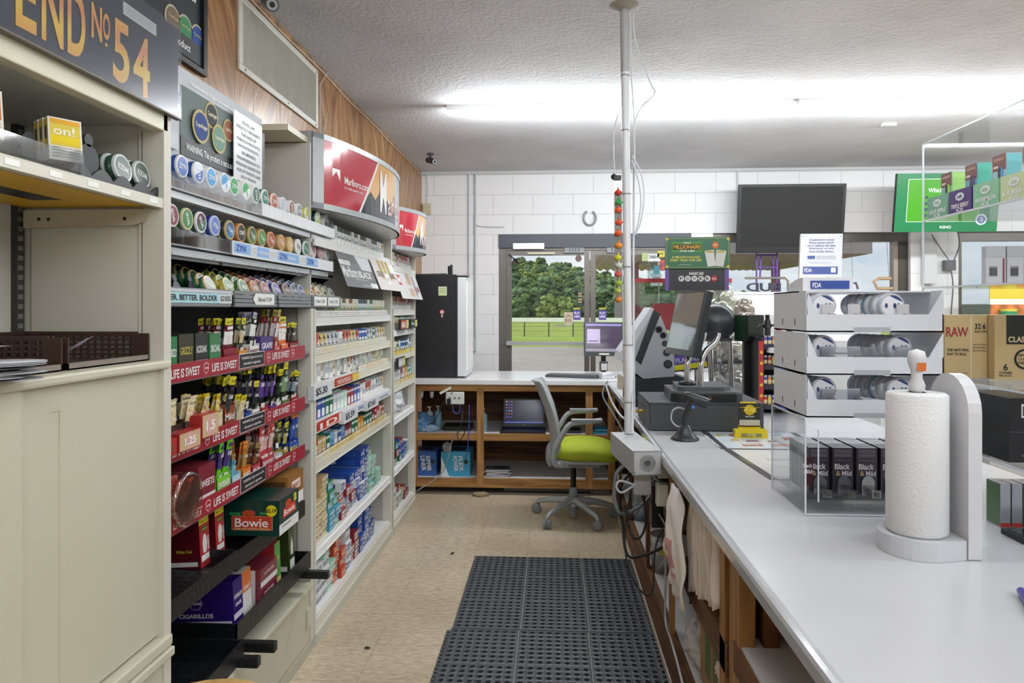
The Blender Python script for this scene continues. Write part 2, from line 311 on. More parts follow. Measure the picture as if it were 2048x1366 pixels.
# ================================================================== left side: shelving units
RX = PI/2            # turns a product so that its front looks into the aisle (+X)
FX = -1.06           # plane of the shelf fronts
SHELFC = P('D8D6CE', .4, var=.02); BACKP = P('D0CEC2', .5, var=.03, scale=3); PANEL = P('CFCCC0', .45, var=.03, scale=2)
def unit_near():
    u = thing('gondola_shelf', 'tall cream metal shelf cabinet with sliding doors, nearest on the left', 'shelf cabinet')
    y0, y1 = .55, 1.69; xf = -.96; xb = -1.345
    m = MB(); m.box(xb, y0, 0, xb+.015, y1, 1.96, BACKP); 
    m.box(xb, y0, 0, xb+.0, y0+.02, 1.96, BACKP); m.build('back_panel', u)
    m = MB(); m.box(xb+.015, y1-.012, 0, xf-.05, y1, 1.98, BACKP); m.box(xf-.06, y1-.02, 0, xf+.004, y1+.012, 1.98, PANEL); m.box(xf-.052, y1-.0215, .0, xf-.05, y1-.02, 1.94, P('77756A')); m.box(xb+.04, y1-.0135, 1.37, xb+.042, y1-.012, 1.9, P('8E8C80')); m.build('side_panel', u)
    m = MB(); m.box(xb+.015, y1-.045, 1.37, xb+.03, y1-.02, 1.96, P('3A3A38', .5))
    for k in range(24): m.box(xb+.03, y1-.041, 1.38+k*.024, xb+.0305, y1-.024, 1.392+k*.024, P('8C8A80', .4, .4))
    m.build('slotted_upright', u)
    m = MB(); m.box(xb+.015, y0, 1.353, xf+.012, y1+.004, 1.374, CREAM); m.build('worktop', u, bevel=.006)
    # doors
    dm = P('C6C2AC', .42, var=.03, scale=2)
    m = MB(); m.box(xf-.03, 1.21, .70, xf-.012, y1-.002, 1.352, dm); m.box(xf-.012, 1.21, .70, xf-.010, 1.295, 1.352, dm); m.box(xf-.012, 1.325, .70, xf-.010, y1-.002, 1.352, dm); m.box(xf-.012, 1.295, 1.30, xf-.010, 1.325, 1.352, dm); m.build('door', u)
    m = MB(); m.box(xf-.012, y0, .70, xf, 1.215, 1.352, dm); m.build('door', u)
    m = MB(); m.box(xb, y0, .665, xf+.014, y1+.004, .692, CREAM); m.box(xb, y0, .64, xf+.02, y1+.004, .662, CREAM); m.build('ledge', u, bevel=.004)
    m = MB(); m.box(xf-.02, y0, .06, xf, y1, .64, dm); m.box(xb, y0, 0, xf-.04, y1, .06, P('77756A')); m.build('lower_door', u)
    # beam, upper shelf, bracket
    m = MB(); m.box(xf-.03, y0, 1.938, xf+.004, y1-.001, 1.982, P('D6D2BA', .4)); m.box(xb, y0, 1.955, xf-.03, y1-.013, 1.965, PANEL); m.build('top_beam', u, bevel=.003)
    m = MB(); m.box(xb+.03, y0, 1.753, xf-.012, y1-.013, 1.766, CREAM); m.box(xf-.012, y0, 1.748, xf+.002, y1-.002, 1.772, P('D8D5C6', .4))
    for k in range(7): m.box(xf+.002, .95+k*.11, 1.754, xf+.003, .985+k*.11, 1.766, P('EFEFEA', .3))
    s = m.build('shelf', u, bevel=.002)
    m = MB(); yw = P('E0B01E', .4); z = 1.7525
    m.box(-1.31, .9, z-.0006, -1.0, 1.672, z, yw); m.box(-1.20, .9, z-.0012, -1.13, 1.55, z-.0006, BLACK)
    m.text('PRESCRIPTION', (-1.185, 1.50, z-.0013), (0,-1,0), (1,0,0), .55, .045, yw, .0004); m.text('SALES AGE VERIFIED', (-1.08, 1.60, z-.0007), (0,-1,0), (1,0,0), .62, .045, BLACK, .0004); m.text('WE CHECK EVERY ID', (-1.30, 1.60, z-.0007), (0,-1,0), (1,0,0), .6, .05, BLACK, .0004)
    m.M = Matrix(); m.build('yellow_notice', u)
    m = MB(); m.prism([(-1.31, 1.70), (-1.31, 1.745), (-.975, 1.745), (-1.0, 1.715), (-1.03, 1.706)], 'y', y1-.03, y1-.016, P('BDB8A4', .4)); 
    for hx in (-1.27, -1.245, -1.05): m.cyl((hx, y1-.0305, 1.722), .0045, .001, P('2A2824'), 'y', 10)
    m.build('bracket', u)
    m = MB(); m.box(xb+.016, 1.44, 1.80, xb+.02, 1.58, 1.95, BLACK); m.build('dark_plate', u)
    return u
unit_near()
def sign54():
    # photo: black fair board with orange-yellow condensed figures, behind scuffed clear film
    m = MB(); x = -.945; y0, y1 = .7, 1.715; z0, z1 = 1.984, 2.206
    m.box(x-.006, y0, z0, x, y1, z1, P('2A2E38', .6, var=.25, scale=5))
    g = (0, 1, 0); up = (0, 0, 1)
    og = bpy.data.materials.new('flame_gradient'); og.use_nodes = True; t = og.node_tree; b = t.nodes['Principled BSDF']; co = t.nodes.new('ShaderNodeTexCoord'); sp = t.nodes.new('ShaderNodeSeparateXYZ'); r = t.nodes.new('ShaderNodeValToRGB'); mr = t.nodes.new('ShaderNodeMapRange'); mr.inputs[1].default_value = 1.99; mr.inputs[2].default_value = 2.14
    t.links.new(co.outputs['Object'], sp.inputs[0]); t.links.new(sp.outputs[2], mr.inputs[0]); t.links.new(mr.outputs[0], r.inputs[0]); t.links.new(r.outputs[0], b.inputs['Base Color'])
    r.color_ramp.elements[0].color = lin('F0A43A'); r.color_ramp.elements[1].color = lin('E9B83A'); e = r.color_ramp.elements.new(.35); e.color = lin('F3C93E'); e = r.color_ramp.elements.new(.68); e.color = lin('E08A50')
    def w(s, pa, pb, za, zb): ya = atX(pa, 300, x)[1]; yb = atX(pb, 300, x)[1]; m.text(s, (x+.0004, ya, za), g, up, yb-ya, zb-za, og)
    w('E', 30, 72, 2.0, 2.135); w('N', 82, 126, 2.0, 2.135); w('D', 134, 170, 2.0, 2.135)
    w('N', 182, 203, 2.058, 2.13); w('O', 205, 219, 2.07, 2.125); w('.', 209, 214, 2.055, 2.063); w('5', 225, 258, 1.995, 2.13); w('4', 266, 299, 1.99, 2.128)
    ya, yb = atX(246, 80, x)[1], atX(312, 80, x)[1]; m.box(x+.0002, ya, 2.150, x+.0008, yb, 2.178, P('CFCFC8', .4))
    for k in range(3): m.text('underage sale of tobacco prohibited', (x+.0009, ya+.005, 2.169-k*.007), g, up, (yb-ya)*.9, .0045, P('8A8A8A'))
    t = thing('advertising_sign', 'dark slate sign board with orange lettering above the near cream cabinet', 'sign'); m.build('board', t)
    f = MB(); f.box(x+.004, y0, z0-.005, x+.006, y1+.006, z1+.004, clear('F4F5F8', .03, 'scuffed_film', .2)); f.build('plastic_cover', t)
    f = MB(); f.box(x-.008, y0, z0-.007, x+.008, y1+.006, z0-.003, P('5E5848', .4)); f.build('lower_rail', t)
sign54()
def unit_mid():
    y0, y1 = 1.705, 3.045; xb = -1.345
    u = thing('tobacco_shelving', 'cream wall shelving with red LIFE IS SWEET shelf strips and black racks', 'shelving')
    MB().box(xb, y0, 0, xb+.015, y1, 1.66, P('1C1C1E', .5)).build('back_panel', u)
    m = MB(); m.box(xb+.015, y1-.02, 0, FX-.06, y1-.005, 1.5, P('BFBDB4', .5)); m.box(FX-.06, y1-.03, 0, FX+.0, y1+.0, 1.505, P('D2D0C4', .4)); m.build('side_panel', u)
    m = MB(); m.box(xb+.015, y0, 0, FX-.06, y0+.012, 1.5, P('BFBDB4', .5)); m.build('side_panel', u)
    m = MB(); m.box(xb+.015, y0+.012, 0, FX-.03, y1-.03, .285, CREAM); m.build('cabinet', u)
    m = MB(); m.box(xb+.02, y0+.012, .285, FX+.015, y1-.03, .305, CREAM); m.build('cabinet_top', u, bevel=.004)
    m = MB(); m.box(FX-.03, 2.26, .05, FX-.005, y1-.036, .284, P('C4C0AA', .42, var=.03, scale=2)); m.box(FX-.004, y1-.075, .12, FX+.006, y1-.04, .2, CREAM); m.build('sliding_door', u)
    m = MB(); m.box(FX-.045, y0+.012, .05, FX-.03, 2.3, .284, P('B9B5A0', .42)); m.build('sliding_door', u)
    m = MB(); m.box(FX-.03, y0, 0, FX+.003, y1, .045, P('BDB9A8', .4, .2)); m.build('plinth', u)
    red = P('9E2735', .35, var=.06, scale=20); wt = P('E9DFDD', .4); wy = P('E4D9C0', .5)
    for i, (z0, z1) in enumerate(((1.292, 1.345), (1.072, 1.125), (.868, .922))):
        sh = MB(); sh.box(xb+.015, y0+.012, z0+.004, FX-.004, y1-.036, z0+.014, P('55565A', .4)); s_ = sh.build('shelf', u)
        m = MB(); m.box(FX-.004, y0+.02, z0, FX, 2.94, z1, red); m.box(FX-.003, y0+.02, z0-.003, FX-.001, 2.94, z0, P('8C8E92', .3, .6)); x = FX+.0003
        y = 1.885+i*.006
        seq = ['t', 's', 't', 'w', 's', 't', 's', 't']
        for q, kd in enumerate(seq):
            if kd == 't': wd = .17 if q != 0 else .16; m.text('LIFE IS SWEET', (x, y, z0+.012+.004*(q % 2)), (0,1,0), (0,0,1), wd, .026, wt); y += wd+.02
            elif kd == 's':
                c = (y+.02, z0+.027); m.prism([(c[0]-.017, c[1]+.012), (c[0], c[1]+.019), (c[0]+.017, c[1]+.012), (c[0]+.013, c[1]-.010), (c[0], c[1]-.020), (c[0]-.013, c[1]-.010)][::-1], 'x', x, x+.0004, P('D9A8AA')); m.prism([(c[0]-.014, c[1]+.009), (c[0], c[1]+.015), (c[0]+.014, c[1]+.009), (c[0]+.010, c[1]-.008), (c[0], c[1]-.016), (c[0]-.010, c[1]-.008)][::-1], 'x', x+.0004, x+.0008, red); m.text('SWISHER', (x+.0008, c[0]-.012, c[1]-.003), (0,1,0), (0,0,1), .024, .007, wt); y += .055
            else:
                m.box(x, y-.002, z0+.004, x+.0006, y+.205, z1+.002, LBL); m.box(x+.0006, y, z0+.006, x+.001, y+.203, z1, P('26262A', .5)); m.text('WARNING: Cigars are not a safe', (x+.001, y+.015, z0+.032), (0,1,0), (0,0,1), .17, .012, wt); m.text('alternative to cigarettes.', (x+.001, y+.03, z0+.013), (0,1,0), (0,0,1), .14, .012, wt); y += .225
            if y > 2.80: break
        m.build('price_strip', s_)
    # black wire-floored racks
    bk = P('17181A', .35, bump=.2, bscale=90)
    for (a, b, zb, zf, xf_) in ((y0+.02, 2.235, .665, .712, FX+.03), (2.245, 2.88, .648, .698, FX+.02), (y0+.02, 2.19, .39, .44, FX+.07), (2.25, 2.95, .405, .46, FX+.02)):
        m = MB(); m.box(-1.33, a, zb, xf_, b, zb+.005, bk); m.box(xf_-.006, a, zb-.012, xf_+.002, b, zf, bk); m.box(-1.33, b-.006, zb, xf_, b, zf, bk); m.box(-1.33, a, zb, xf_, a+.006, zf, bk)
        for k in range(int((b-a)/.035)):
            for q in range(5): m.box(-1.30+q*.045, a+.02+k*.035, zb+.005, -1.275+q*.045, a+.032+k*.035, zb+.0056, P('050505'))
        m.build('tray', u)
    for (y, z, x1) in ((2.17, .365, -.93), (2.23, .385, -.90), (2.92, .357, -.95)):
        m = MB(); m.box(-1.33, y-.014, z, x1, y+.014, z+.032, bk); m.build('rack_arm', u, bevel=.003)
    return u
unit_mid()
def can_trays():
    # three pusher trays of tins over the mid shelving
    y0 = 1.72
    u = thing('can_display', 'clear tiered display tray of round tins, topmost over the red strips', 'display tray')
    gl = clear('F6F8FA', .12, 'tray_plastic'); wm = P('E4E6E8', .3)
    m = MB(); m.box(-1.33, y0, 1.842, FX-.01, 3.36, 1.846, wm); m.box(FX-.004, y0, 1.842, FX, 2.5, 1.886, gl); m.box(FX-.004, 2.5, 1.842, FX, 3.36, 1.888, P('E6E8EA', .25, var=.05, scale=30)); m.box(-1.33, 3.35, 1.84, FX, 3.358, 1.93, gl); m.build('tray', u)
    m = MB(); m.box(-1.33, y0, 1.818, FX-.02, 3.34, 1.838, P('D6DADD', .3, .3))
    for k in range(40): m.box(-1.3, y0+.02+k*.04, 1.8165, FX-.04, y0+.024+k*.04, 1.818, P('8F9498'))
    m.build('light_panel', u)
    for y in (1.9, 2.4, 2.9, 3.33): MB().box(-1.33, y, 1.62, -1.31, y+.02, 1.95, PANEL).build('bracket', u)
    u2 = thing('can_display', 'clear display tray of round tins with blue shelf labels, second from the top', 'display tray')
    m = MB(); m.box(-1.33, y0, 1.682, FX-.01, 3.33, 1.686, wm); m.box(FX-.004, y0, 1.680, FX, 2.26, 1.728, gl); m.box(FX-.004, 2.26, 1.680, FX, 3.33, 1.728, P('E2E4E6', .3)); m.box(-1.33, 3.32, 1.68, FX, 3.328, 1.78, gl); m.build('tray', u2)
    m = MB(); m.box(-1.33, y0, 1.655, FX-.02, 3.31, 1.676, P('C9CED2', .3, .3)); m.build('light_panel', u2)
    bl = P('8DB4E2', .35); nb = P('1F3F96'); x = FX+.0004
    m = MB(); m.box(FX, 2.27, 1.688, x, 3.1, 1.724, bl)
    for ya, t in ((2.285, 'ZYN'), (2.66, 'ZYN'), (2.97, 'ZYN')): m.text(t, (x, ya, 1.695), (0,1,0), (0,0,1), .075, .022, nb)
    for ya, yb in ((2.40, 2.45), (2.56, 2.64), (2.87, 2.95)):
        m.box(x, ya, 1.69, x+.0005, yb, 1.722, LBL)
        for k in range(5): m.box(x+.0005, ya+.005, 1.695+k*.005, x+.0008, yb-.005, 1.697+k*.005, P('9A9A9A'))
    for ya in (2.46, 2.74, 3.05): m.text('IT TASTES AS GOOD', (x, ya, 1.698), (0,1,0), (0,0,1), .09 if ya < 3 else .04, .012, TXTW)
    m.build('price_strip', u2)
    for k in range(6):
        y = 1.9+k*.25; MB().tube([(FX-.03, y, 1.69), (FX-.03, y, 1.655), (FX-.02, y+.01, 1.65), (FX-.01, y+.01, 1.66)], .003, gl, 6).build('hook', u2)
    # black feeders
    strips = [('BIGGER. BETTER. BOLDER', 1.76, 2.24), (None, 2.26, 2.62), (None, 2.635, 3.0), (None, 3.01, 3.43)]
    names = ['with a pale blue BIGGER BETTER BOLDER strip', 'with a white hand-written tag on its strip', 'with a bare grey ribbed strip', 'with two white price tags, farthest along']
    bk = P('1A1B1F', .4); gy = P('8B8D90', .35, .3)
    for i, (t, a, b) in enumerate(strips):
        f = thing('tin_dispenser', 'black gravity-feed tin dispenser ' + names[i], 'dispenser', (0,0,0), 0, 'black tin dispensers')
        m = MB(); m.box(-1.33, a, 1.505, FX, b, 1.512, bk)
        for k in range(int((b-a)/.085)+1): 
            y = min(a+k*.085, b-.004); m.prism([(-1.32, 1.51), (-1.32, 1.60), (-1.16, 1.56), (FX-.02, 1.53), (FX-.005, 1.512)], 'y', y, y+.003, bk)
        m.build('tray', f)
        m = MB(); m.box(-1.33, a, 1.655, FX-.035, b, 1.664, gy); m.box(FX-.045, a, 1.645, FX-.035, b, 1.664, gy); m.prism([(-1.32, 1.59), (-1.32, 1.656), (FX-.04, 1.656), (FX-.12, 1.60)], 'y', b-.008, b-.003, bk); m.build('hood', f)
        m = MB()
        for z in (1.508, 1.522, 1.536, 1.55): m.box(FX, a+.004, z, FX+.008-(z-1.508)*.05, b-.004, z+.012, gy)
        s_ = m.build('front_rail', f)
        m = MB(); x = FX+.009
        if i == 0:
            m.box(x, 1.79, 1.518, x+.0006, 2.235, 1.548, P('A9D3DC', .4)); m.box(x, 2.15, 1.518, x+.0009, 2.235, 1.546, P('D9D9D9')); m.box(x-.002, 1.79, 1.549, x+.0004, 2.235, 1.558, P('C9CCD0', .4))
            m.text(t, (x+.0007, 1.80, 1.525), (0,1,0), (0,0,1), .335, .017, BLACK); m.text('GO ROG', (x+.001, 2.155, 1.524), (0,1,0), (0,0,1), .072, .018, P('44484C'))
        elif i == 1: m.prism([(2.40, 1.535), (2.42, 1.515), (2.585, 1.515), (2.585, 1.555), (2.42, 1.555)][::-1], 'x', x, x+.001, LBL); m.text('Skoal 7.59', (x+.001, 2.44, 1.527), (0,1,0), (0,0,1), .12, .015, P('44484C'))
        elif i == 3:
            for q in (3.03, 3.22): m.box(x, q, 1.515, x+.001, q+.17, 1.555, LBL); m.text('5 for 7.29', (x+.001, q+.02, 1.527), (0,1,0), (0,0,1), .12, .015, P('44484C'))
        if m.v: m.build('price_tag', s_)
can_trays()
def light_box(y0, y1, bul, z0, z1, label, xb):
    u = thing('lightbox_sign', label, 'sign'); N = 24
    def px(s): return -1.08 + bul*(max(0, math.sin(PI*min(1, s*1.0)**1.25)))**.6
    gy = P('A9ADAF', .35, .2); pts = [(px(i/N), y0+(y1-y0)*i/N) for i in range(N+1)]
    m = MB(); poly = [(xb, y0)] + pts + [(xb, y1)]
    m.prism(poly, 'z', z0, z0+.012, P('C9CBC6', .25)); m.prism(poly, 'z', z1-.012, z1, gy); m.box(xb, y0, z0+.012, -1.08, y0+.006, z1-.012, gy); m.build('housing', u)
    fr = MB(); face = MB(); fx = .004
    H = z1-z0
    def strip(b, za, zb, i0, i1, off, mat):
        for i in range(i0, i1):
            (xa, ya), (xc, yc) = pts[i], pts[i+1]; b.add([(xa+off, ya, za), (xc+off, yc, za), (xc+off, yc, zb), (xa+off, ya, zb)], [(0,1,2,3)], mat, True)
    strip(fr, z0, z0+.028, 0, N, .004, gy); strip(fr, z1-.026, z1, 0, N, .004, gy); strip(fr, z0, z1, 0, 1, .004, gy)
    for zz in (z0, z0+.028, z1-.026, z1):
        for i in range(N): (xa, ya), (xc, yc) = pts[i], pts[i+1]; fr.quad((xa-.01, ya, zz), (xc-.01, yc, zz), (xc+.004, yc, zz), (xa+.004, ya, zz), gy)
    fr.build('frame', u)
    rd = P('BE3A48', .12, coat=.6); sky_ = P('D9A35E', .12, coat=.6); dk = P('3A3C42', .12); wt = P('EDE9E6', .2); bl = P('A9BCC9', .12, coat=.6)
    a, b = z0+.028, z1-.026; n1 = int(N*.36)
    strip(face, a, b, 1, N, 0, bl); strip(face, a, b, 1, int(N*.66), .0006, sky_)
    # ridge line + red torn edge
    for i in range(n1-2, int(N*.66)):
        (xa, ya), (xc, yc) = pts[i], pts[i+1]; h1 = [.42, .3, .5, .55, .35, .3, .2, .28][i % 8]; h2 = [.42, .3, .5, .55, .35, .3, .2, .28][(i+1) % 8]
        face.add([(xa+.0012, ya, a), (xc+.0012, yc, a), (xc+.0012, yc, a+(b-a)*h2), (xa+.0012, ya, a+(b-a)*h1)], [(0,1,2,3)], dk)
    for q in range(12):
        za = a+(b-a)*q/12; zb = a+(b-a)*(q+1)/12
        def cut(z): return n1 - 2.2 + 3.6*(z-a)/(b-a)
        for (f0, mat, off) in ((.35, wt, .0016), (0, rd, .002)):
            vs = []
            for z, n_ in ((za, cut(za)+f0), (zb, cut(zb)+f0)):
                row = []
                for k in range(0, int(n_)+2):
                    s = min(k, n_-1)+1 if k else 1
                    i = min(int(s), N-1); t = s-i; (xa, ya), (xc, yc) = pts[i], pts[min(i+1, N)]; row.append((xa+(xc-xa)*t+off, ya+(yc-ya)*t, z))
                vs.append(row)
            n_ = min(len(vs[0]), len(vs[1]))
            lo = vs[0][:n_-1]+[vs[0][-1]]; hi = vs[1][:n_-1]+[vs[1][-1]]
            for k in range(n_-1): face.quad(lo[k], lo[k+1], hi[k+1], hi[k], mat)
    # lettering wraps round the curve
    def wrap(t, s0, s1, za, zb, mat, off=.003):
        vs, fs = text_geo(t); out = []
        for x, y in vs:
            s = (s0+(s1-s0)*x)*N; i = min(int(s), N-1); tt = s-i; (xa, ya), (xc, yc) = pts[i], pts[i+1]; out.append((xa+(xc-xa)*tt+off, ya+(yc-ya)*tt, za+(zb-za)*y))
        face.add(out, fs, mat)
    wrap('Marlboro.com', .15, .31, a+(b-a)*.40, a+(b-a)*.52, wt); wrap('for adult smokers only', .15, .27, a+(b-a)*.31, a+(b-a)*.36, wt)
    s0 = .12*N; i = int(s0); (xa, ya) = pts[i]; (xc, yc) = pts[i+1]
    hz = a+(b-a)*.42; hh = (b-a)*.18; ex = .003
    face.add([(xa+ex, ya, hz+hh), (xc+ex, yc, hz+hh), (xc+ex, yc, hz), ((xa+xc)/2+ex, (ya+yc)/2, hz+hh*.75), (xa+ex, ya, hz+.2*hh)], [(0,1,3,4)[::-1], (1,2,3)[::-1]], wt)
    wrap('M', .415, .485, a+(b-a)*.12, a+(b-a)*.88, wt); wrap('arlboro', .50, .82, a+(b-a)*.12, a+(b-a)*.55, P('D9C3C3', .3))
    face.build('printed_panel', u)
light_box(3.08, 4.55, .17, 1.955, 2.30, 'large curved grey light box sign with red and sunset panel', -1.345)
light_box(4.60, 5.36, .15, 1.90, 2.19, 'smaller curved light box sign at the far end of the shelving', -1.345)
def unit_cig(y0, y1, ztop, levels, label, plinth):
    u = thing('cigarette_shelving', label, 'shelving'); xb = -1.345; xf = -1.07
    MB().box(xb, y0, 0, xb+.015, y1, 1.96, P('C9C8C0', .5)).build('back_panel', u)
    m = MB(); m.box(xb+.015, y0, .0, xf-.01, y0+.012, ztop, P('C4C3BC', .45)); m.box(xf-.03, y0-.006, 0, xf+.012, y0+.016, 1.50, P('D2D0C4', .4)); m.build('side_panel', u)
    m = MB(); m.box(xb+.015, y1-.012, .0, xf-.045, y1, 1.95, P('B9B8B0', .45)); m.box(xf-.045, y1-.018, 0, xf+.012, y1+.004, 1.95, P('D8D6CA', .4)); m.build('side_panel', u)
    for z, c in levels:
        m = MB(); m.box(xb+.015, y0+.016, z-.03, xf, y1-.018, z-.018, P('E2E0DA', .4)); m.box(xf-.004, y0+.016, z-.042, xf+.006, y1-.018, z-.008, c); m.box(xf-.004, y0+.016, z-.045, xf+.01, y1-.018, z-.041, P('E0DED4', .35)); m.box(xb+.015, y0+.016, z-.018, xf-.004, y1-.018, z-.0005, P('DAD8D2', .4)); m.build('shelf', u)
    m = MB(); m.box(xb+.015, y0, plinth-.02, xf+.0, y1, plinth-.0005, P('E0DFDA', .4)); m.box(xf-.04, y0, 0, xf-.02, y1, plinth-.03, P('C9C6B8', .45)); m.box(xf-.03, y0, .0, xf+.018, y1, .05, P('C6C3B4', .4)); m.box(xf-.03, y0, .05, xf+.006, y1, plinth-.015, P('D9D6CA', .4)); m.build('plinth', u)
    return u
STR = P('D6D2C0', .35); STW = P('DCDCDA', .3)
unit_cig(3.06, 4.55, 2.24, [(1.83, STW), (1.468, STW), (1.298, STR), (1.16, STR), (.985, STR), (.805, STR), (.412, WHITE)], 'white shelving full of cigarette packs under the large light box', .115)
unit_cig(4.60, 5.34, 1.92, [(1.80, STW), (1.50, STW), (1.36, STW), (1.19, STR), (.985, STR), (.765, WHITE), (.42, WHITE)], 'narrow white shelving at the far end beside the black fridge', .10)
# ================================================================== products on the left
def pack(body, band, txt='', tc='#303030', lid=None, style=0):
    m = MB(); w, d, h = .054, .022, .086; b = P(body, .3); k = P(band, .3); L = P('F0EFEA', .35)
    m.box(-w/2, 0, 0, w/2, d, h*.72, b); m.box(-w/2, 0, h*.722, w/2, d, h, P(lid, .3) if lid else b)
    if style == 0: m.fr(-w/2, h*.30, w/2, h*.62, k); m.fr(-w*.38, .006, w*.38, h*.2, L)
    elif style == 1: m.quad((-w/2,-.0004,h*.95), (-w/2,-.0004,h*.45), (0,-.0004,h*.7), (0,-.0004,h*.7), k); m.fr(-w/2, h*.70, w/2, h, k); m.add([(-w/2,-.0005,h*.7),(w/2,-.0005,h*.7),(0,-.0005,h*.45)], [(0,2,1)], k)
    elif style == 2: m.fr(-w/2, 0, w/2, h*.3, k); m.fr(-w*.3, h*.38, w*.3, h*.6, k)
    elif style == 3: m.fr(-w*.36, h*.08, w*.36, h*.5, L); m.fr(-w/2, h*.78, w/2, h*.9, k)
    if txt: m.ft(txt, -w*.36, h*.34, w*.36, h*.34+.014, P(tc), 0, .001)
    m.fr(-w/2, h*.715, w/2, h*.723, P('9A9A96'), 0, .0006)
    return m
PK = {}
def reg(name, desc, *a, **k): PK[name] = (desc, a, k)
reg('ws', 'white and silver', 'E6E6E6', 'B4B8BC', '', style=0); reg('wg', 'white with dark green top', 'E4E6E4', 'D5D9D6', 'Salem', '1E5B40', lid='2E4A40'); reg('wk', 'white with black top', 'E2E2E2', 'C8C8C8', 'Camel', '202020', lid='26262A')
reg('cr', 'cream', 'E8E4CF', 'D8CFA8', 'GOLD', '8A7440'); reg('lg', 'pale green', 'DCE5CF', 'B9CFA6', 'menthol', '4E7A48'); reg('br', 'brown and white', 'E8E8E8', 'BFBFBF', 'Camel', '404040', lid='6B5A2E'); reg('ru', 'rust and white', 'E8E4E2', 'CFC9C6', 'Camel', '404040', lid='8E3F2E')
reg('nb', 'white with navy top', 'E4E8EA', 'C7D0D6', 'Blue', '30506E', lid='2C4A5C'); reg('rw', 'white with red chevron', 'E9E4E2', 'C0392F', 'Marlboro', '202020', style=1); reg('gw', 'white with gold chevron', 'EAE6DC', 'CDAF72', 'Marlboro', '303030', style=1); reg('sw', 'white with silver chevron', 'E8E8EA', 'B3B7BE', 'Marlboro', '303030', style=1)
reg('mt', 'mint green', 'BFE0D0', 'EAF2EE', '', style=3); reg('bl', 'royal blue', '2F57A8', 'E6E8EC', '', style=3); reg('gr', 'dark green', '1F6B4A', 'DDE8E0', '', style=3); reg('rd', 'crimson', 'A02A33', 'E8DCDC', '', style=3); reg('mr', 'maroon', '7A2434', 'D9CACC', 'Pyramid', 'E0D0B0', style=0)
reg('og', 'orange', 'E09A32', 'F2D9A0', 'American', 'FFFFFF', style=2); reg('lb', 'light blue', '7EB4DE', '3E7EC4', '', style=2); reg('sv', 'silver', 'C3C7CC', 'E9E9EA', '', style=3); reg('gd', 'gold and tan', 'CBB27C', 'EDE3C8', '24/7', 'B5502C', style=3); reg('rc', 'red and cream striped', 'E8DCC4', 'C8402E', '24/7', 'B03020', lid='C04A34', style=3)
reg('te', 'teal', '2E9A94', 'DDEFEE', '', style=3); reg('ye', 'yellow', 'E6C330', 'F2EBC0', '', style=3); reg('bk', 'black', '1E1E20', 'B23A30', 'M', 'E8E8E8', style=2)
_PK = {}
def put_pack(k, y, z, x, label, group, rz=RX):
    if k not in _PK: d, a, kw = PK[k]; _PK[k] = Kind(pack(*a, **kw).build('cigarette_pack', cat='cigarette pack'))
    return _PK[k].put((x, y, z), rz, label, group)
def row(keys, y0, z, x, where, group, pitch=.0605, lift=None, second=False):
    n = len(keys)
    for i, k in enumerate(keys):
        dz = lift[i % len(lift)] if lift else 0
        put_pack(k, y0+pitch*i, z+dz, x - (0 if not lift else dz*.6), '%s cigarette pack, %s from near end, %s' % (PK[k][0], ORD[i], where), group)
        if second: put_pack(k, y0+pitch*i, z+dz*.4+.004, x-.034-dz*.5, '%s back-row cigarette pack, %s from near end, %s' % (PK[k][0], ORD[i], where), group)
X3 = -1.085
A = ['wg','wg','ws','wg','wg','wk','wg','ws','wg','ws','wk','wg','ws','ws','wk','wk','ws','ws','gw']
row(A, 3.32, 1.8305, X3, 'large unit top shelf', 'packs on the top cigarette shelf')
B = ['lg','lg','lg','ws','cr','lg','lg','lg','br','cr','ru','cr','lg','nb','nb','nb','lg','nb','lg','cr','cr','lg','lg']
row(B, 3.10, 1.4685, X3, 'shelf under posters', 'packs below the sale posters')
C_ = ['rw','rw','gw','gw','sw','sw','sw','ws','rw','rw','gw','gw','rw','bl','bl','bl','sw','sw','gr','sw','gw','gw','gw']
row(C_, 3.10, 1.2985, X3, 'beige-edged shelf', 'packs on the beige-edged shelf', second=True)
D = ['ws','cr','ws','cr','ws','ws','cr','ws','lg','sv','gw','rw','sw','sv','ws','lg','sv','ws','gw','gw','cr','cr','lg']
row(D, 3.10, 1.1605, X3-.01, 'red label shelf', 'packs on the shelf with the red label', lift=[0, .012, 0, .018, .004], second=True)
E_ = ['rd','rd','bl','bl','gr','gr','sv','sv','mt','mt','rd','rd','bl','bl','sv','ws','rw','rw','ws','ws','sw','sw','gw']
row(E_, 3.10, .9855, X3-.01, 'price box shelf', 'packs on the price box shelf', second=True)
F_ = ['rd','rc','gd','gd','gr','lb','sv','bl','lb','mr','mr','gr','gr','og','og','gr','gr','gr','mr','rd','rc','gd','rd']
row(F_, 3.10, .8055, X3-.005, 'lowest pack shelf', 'packs on the lowest pack shelf', second=True)
wh = 'far unit'
for i, (z, ks) in enumerate(((1.8005, ['gw','cr','wk','rd','wk','rw','rw','rw','rw','ws','rw']), (1.5005, ['gw','gw','rw','gw','rw','rw','rw','rw','ws','rw','rw']), (1.3605, ['rd','gd','cr','gd','gr','cr','te','gr','gr','gr','gr']), (1.1905, ['cr','cr','cr','gr','lg','bl','bl','gr','bl','ws','nb']), (.9855, ['te','mt','sv','sv','sv','mr','sv','og','og','te','te']))):
    row(ks, 4.66, z, X3, '%s %s shelf' % (ORD[i], wh), 'packs on the far unit', pitch=.061)
